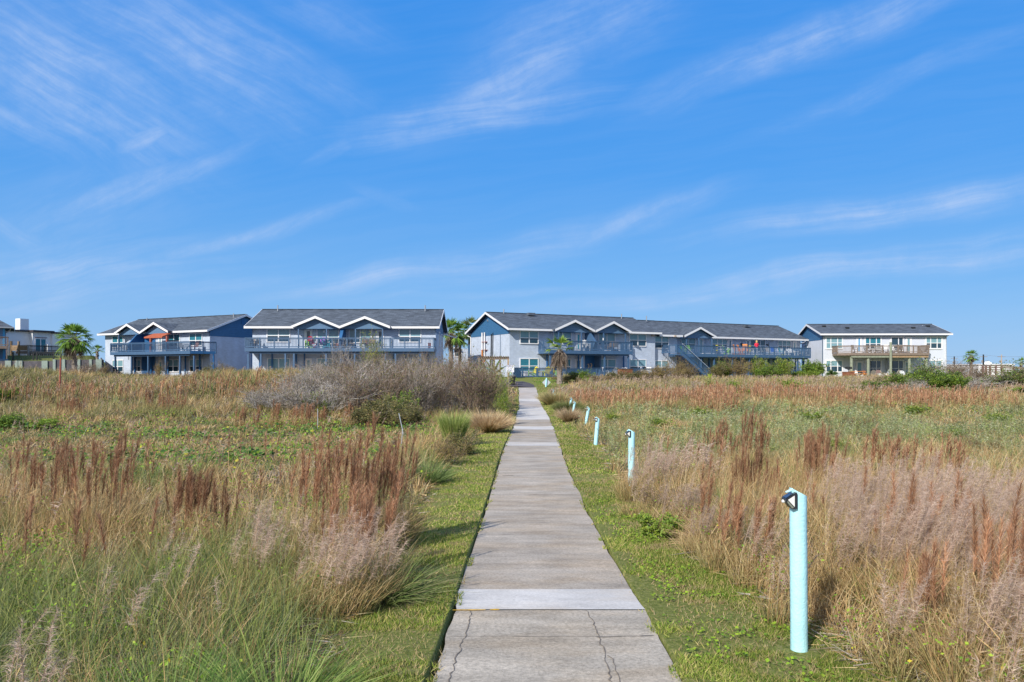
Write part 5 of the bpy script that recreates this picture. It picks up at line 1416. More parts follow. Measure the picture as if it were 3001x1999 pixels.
# stucco house
Z6 = 4.1
put(F6, (side_chair, 'greyp', 'black'), 2505, -1.3, Z6, 30, 'dark chair at the left end of the timber balcony', 'chair')
put(F6, (adirondack, 'grey'), 2543, -1.3, Z6, 15, 'grey fan-backed chair left of the low table on the timber balcony', 'chair')
put(F6, (table, 'greyp', .6, .5, .45), 2558, -1.5, Z6, 0, 'low grey table between two fan-backed chairs on the timber balcony', 'table')
put(F6, (adirondack, 'grey'), 2573, -1.3, Z6, -15, 'grey fan-backed chair right of the low table on the timber balcony', 'chair')
put(F6, (side_chair, 'plwhite', 'black'), 2596, -1.4, Z6, -30, 'white and black chair just left of the tall middle post', 'chair')
put(F6, (adirondack, 'plwhite'), 2620, -1.3, Z6, 10, 'white fan-backed chair right of the tall middle post', 'chair')
put(F6, (table, 'woodtan', 1.2, .8, .95, 'wood'), 2650, -1.3, Z6, 0, 'high brown table with slatted sides on the timber balcony', 'table')
put(F6, (side_chair, 'wood', 'wood'), 2640, -1.7, Z6, 90, 'brown chair left of the high brown table on the timber balcony', 'chair')
put(F6, (side_chair, 'greyp', 'greyp'), 2714, -1.3, Z6, -60, 'taupe chair at the right end of the timber balcony', 'chair')
zg = 1.12
put(F6, (grill,), 2487, -4.2, zg + .1, 0, 'black pedestal grill above the brown box at the stucco house', 'grill')
put(F6, (crate_box, 1.05, .75, .78, 'woodrust'), 2486, -5.4, zg - .05, 12, 'reddish brown timber box in front of the stucco house', 'box')
put(F6, (picnic_table, 'orange'), 2513, -4.0, zg + .05, 5, 'orange timber picnic table beside the brown box', 'picnic table')
put(F6, (adirondack, 'beige'), 2499.5, -1.2, zg, 10, 'tan fan-backed chair behind the leftmost green post', 'chair')
put(F6, (adirondack, 'plwhite'), 2510, -1.5, zg, 0, 'white chair behind the orange picnic table', 'chair')
put(F6, (adirondack, 'brownp'), 2540, -1.4, zg, 20, 'dark brown fan-backed chair left of the second green post', 'chair')
put(F6, (adirondack, 'greyp'), 2555, -1.5, zg, 180, 'taupe low chair right of the second green post', 'chair')
put(F6, (adirondack, 'brownp'), 2573, -1.4, zg, -25, 'dark brown fan-backed chair under the lower triple window', 'chair')
put(F6, (adirondack, 'beige'), 2593, -2.2, zg, 60, 'pale tan chair in the sun left of the middle green post', 'chair')
put(F6, (crate_box, .9, .5, .55, 'plwhite'), 2585, -2.0, zg, 0, 'white chest against the sunlit dividing wall', 'chest')
put(F6, (adirondack, 'brownp'), 2621, -1.3, zg, 10, 'dark brown fan-backed chair right of the middle green post', 'chair')
put(F6, (adirondack, 'greyp'), 2627, -1.9, zg, -70, 'taupe fan-backed chair turned sideways right of the middle green post', 'chair')
put(F6, (adirondack, 'plwhite', None, True), 2650, -3.2, zg - .1, 10, 'bright white slatted chair showing above the green bushes', 'chair', scale=.9)

# ------------------------------------------------------------------ person on the long balcony
def person():
    d = -1.7; u = F5.u(2217, d); X, Y = F5.w(u, d)
    o = empty('person', (X, Y, Z5), F5.a + radians(165), 'person with blond hair and a red top standing on the long blue balcony', 'person')
    me = bpy.data.meshes.new('body'); 
    V = []; E = []; R = []
    def v(p, r, par=None):
        V.append(p); R.append(r)
        if par is not None: E.append((par, len(V) - 1))
        return len(V) - 1
    pel = v((0, 0, .92), .14); ab = v((0, 0, 1.08), .125, pel); ch = v((0, .02, 1.28), .145, ab); nk = v((0, .03, 1.43), .06, ch); nk2 = v((0, .01, 1.49), .052, nk)
    hd = v((0, 0, 1.58), .095, nk2); v((0, .0, 1.67), .075, hd)
    for s in (-1, 1):
        hp = v((s * .09, 0, .86), .10, pel); kn = v((s * .10, -.02, .47), .062, hp); an = v((s * .10, .03, .09), .04, kn); v((s * .11, -.12, .03), .032, an)
        sh = v((s * .17, .02, 1.37), .055, ch); el = v((s * .24, .0, 1.12), .04, sh); wr = v((s * .20, -.20, 1.02), .027, el)
        pm = v((s * .19, -.27, 1.01), .030, wr)
        for f in range(4):
            a = v((s * (.165 + .018 * f), -.325, 1.00), .009, pm); v((s * (.165 + .018 * f), -.345 - .006 * (1.5 - abs(f - 1.5)), .975), .007, a)
        t = v((s * .155, -.275, 1.0), .010, pm); v((s * .14, -.305, .985), .008, t)
    me.from_pydata(V, E, []); b = bpy.data.objects.new('body', me); link(b, o)
    b.modifiers.new('skin', 'SKIN'); 
    for i, r in enumerate(R): me.skin_vertices[0].data[i].radius = (r, r)
    me.skin_vertices[0].data[0].use_root = True
    ss = b.modifiers.new('sub', 'SUBSURF'); ss.levels = 1; ss.render_levels = 2
    me.materials.append(M['skin']); 
    def skinned(name, pts, rad, m):
        mm = MB(); mm.tube(pts, rad, 14); return mm.build(name, m, o)
    skinned('red_top', [(0, 0, .88), (0, 0, .98), (0, .01, 1.15), (0, .02, 1.32), (0, .03, 1.42)], [.19, .175, .165, .185, .085], M['redtop'])
    for s in (-1, 1):
        skinned('sleeve', [(s * .13, .02, 1.38), (s * .21, .01, 1.24), (s * .25, 0, 1.12)], [.075, .068, .055], M['redtop'])
        skinned('trouser_leg', [(s * .085, 0, .93), (s * .09, 0, .80), (s * .10, -.02, .47), (s * .10, .03, .12)], [.12, .115, .08, .06], M['jeans'])
        skinned('shoe', [(s * .105, .06, .045), (s * .11, -.08, .04), (s * .112, -.16, .03)], [.048, .05, .03], M['plwhite'])
    skinned('hair', [(0, .06, 1.42), (0, .055, 1.52), (0, .03, 1.63), (0, .01, 1.70), (0, 0, 1.735)], [.075, .11, .122, .095, .02], M['hair'])
person()

# ------------------------------------------------------------------ fences
def picket_fence():
    F = F4; d = -3.0; g = 1.32
    o = empty('picket_fence', (*F.w(0, d), 0), F.a, 'blue picket fence with a solid boarded left end in front of the central house', 'fence')
    ul, um_, ub = F.u(1504, d), F.u(1528, d), F.u(1990, d)
    zt = ZC + (HOR - 1077) / FPX * F.Y(ul, d)
    P = MB(); u = ul
    while u < um_ - .05: P.box(u, u + .135, -.02, .02, g - .02, zt - .06); u += .142
    P.build('boards', M['rail'], o)
    P = MB(); P.box(ul, um_ + .05, -.06, .06, zt - .055, zt - .01); P.build('cap_rail', M['rail'], o)
    for (a, b) in ((um_ + .1, F.u(1660, d)), (F.u(1660, d) + .02, ub)):
        k = railing(o, [(a, 0), (b, 0)], g - .02, zt - .02, 1.75, 'rail', 'pickets', spacing=.125, cap=.16, bw=.04, postw=.11)
    # solid boards behind a stretch
    P = MB(); a, b = F.u(1664, d), F.u(1745, d); u = a
    while u < b: P.box(u, u + .10, .03, .05, g, zt - .12); u += .125
    P.build('backing_slats', M['rail'], o)
    return o
picket_fence()
# patio slab behind the fence
F = F4; P = MB(); P.M = Matrix.Translation((F.X0, F.Y0, 0)) @ Matrix.Rotation(F.a, 4, 'Z'); P.box(.2, 22, -2.9, -.02, 1.25, 1.40); tag(P.build('patio', M['concfar']), kind='structure')
P = MB(); P.M = Matrix.Translation((F3.X0, F3.Y0, 0)) @ Matrix.Rotation(F3.a, 4, 'Z'); P.box(0, 17.3, -3.2, -.02, 1.0, 1.28); tag(P.build('patio', M['concfar']), kind='structure')
P = MB(); P.M = Matrix.Translation((F6.X0, F6.Y0, 0)) @ Matrix.Rotation(F6.a, 4, 'Z'); P.box(0, 17.3, -5.0, -.02, .8, 1.11); tag(P.build('patio', M['concfar']), kind='structure')
def retaining_wall():
    Y0 = 77.1; s = Y0 / FPX
    x0, x1 = (-60), (303.5 - CX) * s
    o = empty('retaining_wall', (x1, Y0, 0), 0, 'dark timber retaining wall with pale posts below the bungalow lawn', 'retaining wall')
    P = MB(); xm = (162 - CX) * s - x1
    P.box(xm, 0, -.06, .06, 1.0, 3.08); P.box(-22, xm, -.06, .06, 1.0, 2.95)
    P.add([(0, -.06, 1.0), (0, -.06, 3.08), (-10.6, 19, 4.05 - .4), (-10.6, 19, 1.0), (-.12, .0, 1.0), (-.12, .0, 3.08), (-10.72, 19, 3.65), (-10.72, 19, 1.0)], [(0, 1, 2, 3), (4, 7, 6, 5), (1, 5, 6, 2)])
    P.build('wall_boards', M['wallret'], o)
    for px_, w in ((27, .3), (51, .15), (63, .2), (134, .3), (162, .14), (189, .16), (234, .14), (268, .14), (292, .3)):
        P = MB(); x = (px_ - CX) * s - x1; P.box(x - w, x + w, -.2, -.062, 1.0, 3.12 if px_ > 150 else 2.98); P.build('wall_post', M['wallpost'], o)
retaining_wall()
def metal_fence():
    o = empty('metal_fence', (-50, 79.5, 0), 0, 'thin black metal fence on the lawn below the bungalow deck', 'fence')
    X = lambda px_, Y: (px_ - CX) / FPX * Y + 50
    P = MB(); Y = 79.5
    zt = ZC + (HOR - 1034) / FPX * Y; zb = ZC + (HOR - 1060) / FPX * Y
    a, b = X(36, Y), X(200, Y)
    n = int((b - a) / .14)
    for i in range(n): P.bar((a + (b - a) * i / n, 0, zb), (a + (b - a) * i / n, 0, zt - .03), .016, .016)
    P.bar((a, 0, zt), (b, 0, zt), .03, .03); P.bar((a, 0, zb + .1), (b, 0, zb + .1), .03, .03); P.build('pickets', M['black'], o)
    for px_, t in ((39, 0), (98, .0), (108, 0), (157, .12), (178, .25)):
        P = MB(); x = X(px_, Y); P.box(x - .05, x + .05, -.05, .05, zb - .2, zt + .05 + t); P.build('fence_post', M['black'], o)
metal_fence()
def rail_fence():
    Y = 74.0; o = empty('rail_fence', ((2930 - CX) / FPX * Y, Y, 0), 0, 'dark brown post-and-rail timber fence of a raised walkway at the far right', 'fence')
    X0 = (2930 - CX) / FPX * Y; sc = Y / FPX
    px = lambda p: (p - CX) * sc - X0
    zz = lambda p: ZC + (HOR - p) * sc
    P = MB()
    for yl, yr, ye in ((1072.5, 1072, 1079), (1078, 1077, 1082.5), (1083, 1084, 1088), (1088.5, 1090.5, 1094)):
        P.bar((px(2874), 0, zz(yl)), (px(2935), 0, zz(yr)), .08, .10); P.bar((px(2935), 0, zz(yr)), (px(2977), -1.5, zz(ye) - .0), .10, .13)
    P.build('rails', M['wood'], o)
    for p, y, t in ((2880, 1100, 1073), (2889, 1100, 1073), (2901, 1100, 1073), (2918, 1100, 1072), (2935, 1102, 1071), (2956, 1104, 1076)):
        P = MB(); x = px(p); P.box(x - .07, x + .07, -.1 if p < 2940 else -.8, .04 if p < 2940 else -.66, zz(y) - .5, zz(t)); P.build('fence_post', M['brownp'], o)
rail_fence()
def far_building():
    Y = 260.0; sc = Y / FPX; x0 = (2868 - CX) * sc; x1 = (2970 - CX) * sc
    o = empty('warehouse', (x0, Y, 0), 0, 'low long white building far behind the brown rail fence', 'building')
    z = ZC + (HOR - 1069) * sc
    P = MB(); P.box(0, x1 - x0, 0, 20, 0, z); P.build('wall', M['bwhite'], o)
    P = MB(); P.box(-.3, x1 - x0 + .3, -.3, 20.3, z + .003, z + .3); P.build('roof', M['bwhite'], o)
    P = MB(); xx = (2926 - CX) * sc - x0; P.box(xx - .8, xx + .8, 5, 7, z + .3, z + .9); P.box(xx - .4, xx + .4, 5.2, 6.8, z + .9, z + 1.2); P.build('roof_unit', M['bwhite'], o)
far_building()
def utility_poles():
    grp = 'utility poles at the far right'
    tops = []
    for px_, yt, Y, m, lab in ((2796.5, 1044.5, 200, 'black', 'dark utility pole nearest the right-hand house'), (2882, 1039, 170, 'black', 'dark utility pole right of the far palm, carrying wires'),
                            (2935, 1039.5, 175, 'beige', 'pale utility pole with brackets above the rail fence corner')):
        sc = Y / FPX; x = (px_ - CX) * sc; z = ZC + (HOR - yt) * sc
        o = empty('utility_pole', (x, Y, 0), 0, lab, 'utility pole', grp)
        P = MB(); P.tube([(0, 0, -.5), (0, 0, z)], [.22 if m == 'black' else .16, .15 if m == 'black' else .11], 8); P.build('pole', M['black' if m == 'black' else 'beige'], o)
        P = MB(); P.bar((-.9, 0, z - .5), (.9, 0, z - .5), .1, .12); P.bar((0, -.05, z - 1.6), (1.2, -.05, z - 1.3), .08, .08)
        P.build('crossarm', M['greyp'], o)
        P = MB(); P.tube([(-.35, -.1, z - 1.9), (-.35, -.1, z - 1.3)], .14, 8); P.build('transformer', M['greyp'], o)
        tops.append((x, Y, z - .35))
    # wires
    for j, (dy, lab) in enumerate(((0, 'upper thin overhead wire crossing the sky at the far right'), (-1.9, 'lower thin overhead wire crossing the sky at the far right'))):
        P = MB(); pts = [((2700 - CX) / FPX * 230, 230, ZC + (HOR - 1039) / FPX * 230 + dy * 1.2)]
        pp = [Vector((pts[0])), Vector((tops[1][0], tops[1][1], tops[1][2] + dy * .9 + .3)), Vector(((3060 - CX) / FPX * 150, 150, ZC + (HOR - 1038) / FPX * 150 + dy * .9))]
        full = []
        for a, b in zip(pp[:-1], pp[1:]):
            for i in range(13):
                t = i / 12; full.append(a.lerp(b, t) - Vector((0, 0, 2.0 * t * (1 - t))))
        P.tube(full, .022, 4); w = P.build('overhead_wire', M['greyp']); tag(w, lab, 'wire')
utility_poles()
def stake(x, y, h, lean, m, lab, r=.02, name='stake'):
    P = MB(); g = float(gz(x, y)); P.tube([(0, 0, -.2), (lean * h, 0, h)], [r, r * .8], 6); o = P.build(name, m); o.location = (x, y, g); tag(o, lab, 'stake')
stake(-24.1, 40.0, 1.75, .03, M['redwood'], 'thin dark stake standing alone in the dune grass at far left', .05)
stake(-2.78, 18.6, .62, .12, M['signback'], 'thin pale stake in the weeds left of the green spiky clump', .014)
stake(-3.42, 24.0, .70, -.28, M['signback'], 'pair of bleached sticks standing left of the brushy scrub, leaning one', .018)
stake(-6.6, 25.5, .7, .0, M['signback'], 'short upright bleached stick behind the brown plume stand', .015)
# ------------------------------------------------------------------ vegetation engine (numpy strips and leaves)
class Veg:
    """gathers ribbons (blades, stems, hairs, twigs) and leaf quads, then makes one mesh"""
    def __init__(s): s.V = []; s.F4 = []; s.F3 = []; s.C = []; s.n = 0
    def strips(s, P, D, L, W, B, c0, c1, seg=2, taper=1.0, w0=1.0, side=None):
        """P base (N,3), D unit direction (N,3), L length, W width, B bend vector (N,3) added as t^2*L"""
        N = len(P)
        if N == 0: return
        L = np.broadcast_to(L, (N,)); W = np.broadcast_to(W, (N,))
        c0 = np.broadcast_to(c0, (N, 3)); c1 = np.broadcast_to(c1, (N, 3)); B = np.broadcast_to(B, (N, 3))
        if side is None:
            a = rng.random(N) * 2 * pi
            R = np.stack([np.cos(a), np.sin(a), (rng.random(N) - .5) * .6], 1)
            side = np.cross(D, R); side /= np.linalg.norm(side, axis=1, keepdims=True) + 1e-9
        rows = []; cols = []
        for k in range(seg + 1):
            t = k / seg
            c = P + D * (L * t)[:, None] + B * (L * t * t)[:, None]
            w = W * .5 * (w0 + (1 - w0) * min(1, t * 3)) * (1 - taper * t ** 1.6)
            col = c0 + (c1 - c0) * t
            if k < seg or taper < .95:
                rows += [c - side * w[:, None], c + side * w[:, None]]; cols += [col, col]
            else:
                rows += [c]; cols += [col]
        m = len(rows)
        V = np.stack(rows, 1).reshape(-1, 3); C = np.stack(cols, 1).reshape(-1, 3)
        base = s.n + np.arange(N)[:, None] * m
        for k in range(seg):
            if 2 * k + 3 < m: s.F4.append(base + np.array([2 * k, 2 * k + 1, 2 * k + 3, 2 * k + 2]))
            else: s.F3.append(base + np.array([2 * k, 2 * k + 1, 2 * k + 2]))
        s.V.append(V.astype(np.float32)); s.C.append(C.astype(np.float32)); s.n += len(V)
    def leaves(s, P, Nn, size, c, aspect=1.0, droop=.25, tip=None):
        """diamond/rounded leaves: centre P, normal Nn"""
        N = len(P)
        if N == 0: return
        size = np.broadcast_to(size, (N,))
        a = rng.normal(size=(N, 3)); u = np.cross(Nn, a); u /= np.linalg.norm(u, axis=1, keepdims=True) + 1e-9
        v = np.cross(Nn, u)
        r = size[:, None] * .5
        rows = [P - u * r * aspect, P - v * r * .8 + u * r * .1, P + u * r * aspect - Nn * r * droop, P + v * r * .8 + u * r * .1]
        V = np.stack(rows, 1).reshape(-1, 3); C = np.repeat(np.broadcast_to(c, (N, 3)), 4, axis=0)
        s.F4.append(s.n + np.arange(N)[:, None] * 4 + np.array([0, 1, 2, 3]))
        s.V.append(V.astype(np.float32)); s.C.append(C.astype(np.float32)); s.n += len(V)
    def round_leaves(s, P, Nn, size, c, k=6):
        N = len(P); size = np.broadcast_to(size, (N,))
        a = rng.normal(size=(N, 3)); u = np.cross(Nn, a); u /= np.linalg.norm(u, axis=1, keepdims=True) + 1e-9
        v = np.cross(Nn, u); rows = []
        for i in range(k):
            t = 2 * pi * i / k; rows.append(P + (u * cos(t) + v * sin(t)) * (size * .5 * (1 - .18 * (i == 0)))[:, None] + Nn * (size * .07 * (cos(2 * t)))[:, None])
        V = np.stack(rows, 1).reshape(-1, 3); C = np.repeat(np.broadcast_to(c, (N, 3)), k, axis=0)
        b = s.n + np.arange(N)[:, None] * k
        s.F4.append(b + np.array([0, 1, 2, 3]))
        s.F4.append(b + np.array([0, 3, 4, 5]))
        s.V.append(V.astype(np.float32)); s.C.append(C.astype(np.float32)); s.n += len(V)
    def mesh(s, name, mats='veg'):
        V = np.concatenate(s.V); C = np.concatenate(s.C)
        F4 = np.concatenate(s.F4) if s.F4 else np.zeros((0, 4), int); F3 = np.concatenate(s.F3) if s.F3 else np.zeros((0, 3), int)
        me = bpy.data.meshes.new(name)
        me.vertices.add(len(V)); me.vertices.foreach_set('co', V.ravel())
        idx = np.concatenate([F4.ravel(), F3.ravel()]).astype(np.int32)
        me.loops.add(len(idx)); me.loops.foreach_set('vertex_index', idx)
        st = np.concatenate([np.arange(len(F4)) * 4, len(F4) * 4 + np.arange(len(F3)) * 3]).astype(np.int32)
        me.polygons.add(len(st)); me.polygons.foreach_set('loop_start', st)
        me.polygons.foreach_set('use_smooth', np.zeros(len(st), bool))
        me.update(calc_edges=True)
        a = me.color_attributes.new('Col', 'FLOAT_COLOR', 'POINT')
        a.data.foreach_set('color', np.concatenate([np.clip(C, 0, 1), np.ones((len(C), 1), np.float32)], 1).astype(np.float32).ravel())
        me.materials.append(M[mats])
        return me
    def build(s, name, mats='veg', parent=None):
        o = bpy.data.objects.new(name, s.mesh(name, mats)); return link(o, parent)

def pal(cols, n, w=None, jit=.18):
    cols = np.array(cols); w = None if w is None else np.array(w) / np.sum(w)
    i = rng.choice(len(cols), n, p=w)
    return cols[i] * (1 + (rng.random((n, 1)) - .5) * 2 * jit) * (1 + (rng.random((n, 3)) - .5) * .08)
def unit(v): return v / (np.linalg.norm(v, axis=1, keepdims=True) + 1e-9)
def dirs(n, spread, wind=(0.10, 0.02)):
    a = rng.random(n) * 2 * pi; s_ = rng.random(n) * spread
    return unit(np.stack([np.cos(a) * s_ + wind[0], np.sin(a) * s_ + wind[1], np.ones(n)], 1))
def lin(r, g, b):
    f = lambda c: (c / 255 / 12.92) if c <= 10 else ((c / 255 + .055) / 1.055) ** 2.4
    return (f(r), f(g), f(b))

GREEN = [(.13, .22, .045), (.19, .29, .06), (.27, .36, .08), (.36, .40, .12), (.09, .17, .06), (.20, .30, .14)]
OLIVE = [(.24, .25, .08), (.33, .31, .12), (.17, .19, .07), (.42, .37, .17), (.28, .31, .10)]
TAN = [(.50, .34, .15), (.62, .45, .22), (.40, .26, .12), (.72, .57, .33), (.30, .19, .09)]
GREYB = [(.34, .28, .22), (.46, .39, .32), (.24, .19, .15), (.58, .52, .46)]
RUST = [(.43, .205, .105), (.55, .295, .165), (.31, .14, .07), (.68, .43, .27), (.17, .08, .045)]
PINK = [(.56, .41, .32), (.67, .515, .41), (.43, .295, .22), (.78, .64, .54), (.32, .205, .145)]
SAGE = [(.26, .30, .15), (.35, .38, .21), (.19, .23, .10), (.46, .48, .29), (.11, .15, .06), (.32, .38, .12)]

# ---- zones --------------------------------------------------------------------------------
def in_frame(x, y, marg=1.6):
    return np.abs(x) < (.70 * y + marg)
def blocked(x, y, pad=0.0):
    """places with no wild plants: path, mown strips, house plots"""
    l, r = lawn_edges(y)
    mow = (x > l - pad) & (x < r + pad) & (y < 71)
    s = x - xc(y); path = (np.abs(s) < pw(y) / 2 + .06 + pad) & (y < 58.5)
    asph = (y > 57) & (y < 64.6) & (x < 2.2) & (x > -7)
    back = (y > 59) & (y < 76) & (x > -1) & (x < 4.5)
    plots = np.zeros(np.shape(x), bool)
    for F, L, dmin in ((F3, 17.2, -3.3), (F2, 0, -2.5), (F4, 22, -3.3), (F5, 24, -3.2), (F6, 15, -5.2)):
        u = (x - F.X0) * cos(F.a) + (y - F.Y0) * sin(F.a); d = -(x - F.X0) * sin(F.a) + (y - F.Y0) * cos(F.a)
        u0, u1 = (-18.5, .4) if F is F2 else (-.4, L)
        plots |= (u > u0) & (u < u1) & (d > dmin) & (d < 11)
    lot = (-x - .546 * y > .2) & (y > 76.6)
    return mow | path | asph | back | plots | lot
def scatter(n, y0, y1, x0=None, x1=None, marg=1.6):
    """uniform over the visible wedge between two depths"""
    y = np.sqrt(rng.random(n) * (y1 ** 2 - y0 ** 2) + y0 ** 2)
    w = .70 * y + marg
    x = (rng.random(n) * 2 - 1) * w
    k = np.ones(n, bool)
    if x0 is not None: k &= x > x0
    if x1 is not None: k &= x < x1
    return x[k], y[k]
def wedge_area(y0, y1, marg=1.6): return .70 * (y1 ** 2 - y0 ** 2) + 2 * marg * (y1 - y0)

def weights(x, y):
    """how much of each plant grows at a point: green, tan, grey, rust, pink, sage, vine"""
    n1 = fbm(N1, x, y, 2.2); n2 = fbm(N2, x, y, 3.5); n3 = fbm(N3, x, y, 1.2); n4 = fbm(N4, x, y, 5)
    left = x < xc(y)
    Z = np.zeros(np.shape(x))
    W = {k: Z.copy() for k in ('green', 'tan', 'grey', 'olive', 'rust', 'pink', 'sage', 'vine', 'straw')}
    # left
    flat = left & (y > 14.5) & (y < 29) & (x < -2.6)
    near = left & (y <= 14.5) | (left & ~flat & (y < 30))
    dune = left & (y >= 29)
    W['green'] = np.where(near, .50 + .8 * smoothstep(n1, .42, .62) + 1.3 * smoothstep(-y, -7.5, -4) , W['green'])
    W['tan'] = np.where(near, .28 + .6 * smoothstep(n2, .50, .65), W['tan'])
    W['grey'] = np.where(near, .10 + .75 * smoothstep(n3, .5, .68) * smoothstep(y, 6, 9), W['grey'])
    W['olive'] = np.where(near, .35, W['olive'])
    W['green'] = np.where(flat, .50, W['green']); W['tan'] = np.where(flat, .42 + .3 * smoothstep(n2, .5, .6), W['tan'])
    band = np.exp(-((y - 24.5) / 1.6) ** 2) * smoothstep(n3, .30, .5) + np.exp(-((y - 17.5) / 1.7) ** 2) * smoothstep(n3, .42, .60)
    W['vine'] = np.where(flat, np.clip(band, 0, 1) * .62 * (.35 + smoothstep(n1, .40, .6)), W['vine']); W['olive'] = np.where(flat, .45, W['olive'])
    W['olive'] = np.where(dune, .85 + .8 * smoothstep(n4, .4, .6), W['olive']); W['tan'] = np.where(dune, .30 + .3 * smoothstep(n2, .5, .65), W['tan'])
    W['green'] = np.where(dune, .15 + .4 * smoothstep(n1, .55, .68), W['green']); W['grey'] = np.where(dune, .30, W['grey'])
    W['pink'] = np.where(dune, (.03 + .30 * smoothstep(n2, .54, .66)) * (1 - .8 * smoothstep(y, 39, 43)), W['pink'])
    rb = np.exp(-((y - 34.5 - 2.5 * np.sin(x * .23)) / 2.4) ** 2) * smoothstep(n1, .50, .60)
    W['rust'] = np.where(left & (y > 29) & (x < -5), rb * .75, W['rust'])
    # right
    R = ~left
    nearR = R & (y < 14)
    W['green'] = np.where(nearR, .30 + .25 * smoothstep(n1, .45, .62), W['green']); W['tan'] = np.where(nearR, .70 + .4 * smoothstep(n2, .45, .6), W['tan'])
    W['grey'] = np.where(nearR, .30, W['grey']); W['olive'] = np.where(nearR, .40, W['olive'])
    wv = 9.0 * (fbm(N4, x, y * 0 + 3, 7) - .5) + 5 * (n3 - .5)
    mid = R & (y >= 14) & (y < 38 + wv)
    blend = smoothstep(y + 7 * (n1 - .5) + 5 * (n2 - .5), 13.5, 20)
    W['sage'] = np.where(mid, (.35 + 1.5 * smoothstep(n4 * .5 + n2 * .5, .40, .58)) * blend + .15, W['sage']); W['green'] = np.where(mid, .45 + .6 * smoothstep(n3, .5, .7), W['green']); W['tan'] = np.where(mid, .22 + .5 * (1 - blend) + .6 * smoothstep(n1, .52, .66), W['tan'])
    W['olive'] = np.where(mid, .55, W['olive']); W['grey'] = np.where(mid, .12, W['grey'])
    red = R & (y >= 38 + wv) & (y < 47.5 + wv)
    W['rust'] = np.where(red, 1.15 * smoothstep(n1 * .45 + n4 * .35 + n2 * .2, .46, .55) * smoothstep(x, 5, 8), W['rust']); W['tan'] = np.where(red, .55, W['tan']); W['olive'] = np.where(red, .75, W['olive']); W['sage'] = np.where(red, .25, W['sage'])
    rust_c = np.exp(-((x - 4.9) / 1.3) ** 2 - ((y - 43) / 3.0) ** 2)
    W['rust'] = np.where(R, W['rust'] + 1.4 * rust_c, W['rust'])
    far = R & (y >= 47.5 + wv)
    W['pink'] = np.where(far, .15 + .75 * smoothstep(n2, .42, .6), W['pink']); W['tan'] = np.where(far, .35, W['tan']); W['olive'] = np.where(far, .60 + .8 * smoothstep(n1, .45, .62), W['olive']); W['grey'] = np.where(far, .55, W['grey']); W['green'] = np.where(far, .5 * smoothstep(n3, .55, .7), W['green'])
    # beside the path on the right, straw and olive grass
    edge = R & (x < 4.8) & (y > 26) & (y < 60)
    W['olive'] = np.where(edge, 1.0, W['olive']); W['sage'] = np.where(edge, W['sage'] * .15, W['sage']); W['tan'] = np.where(edge, .7 * smoothstep(n3, .4, .6) + .2, W['tan'])
    return W

COLS = {'green': GREEN, 'tan': TAN, 'grey': GREYB, 'olive': OLIVE}
HGT = {'green': (.25, .62), 'tan': (.30, .70), 'grey': (.15, .42), 'olive': (.22, .60)}
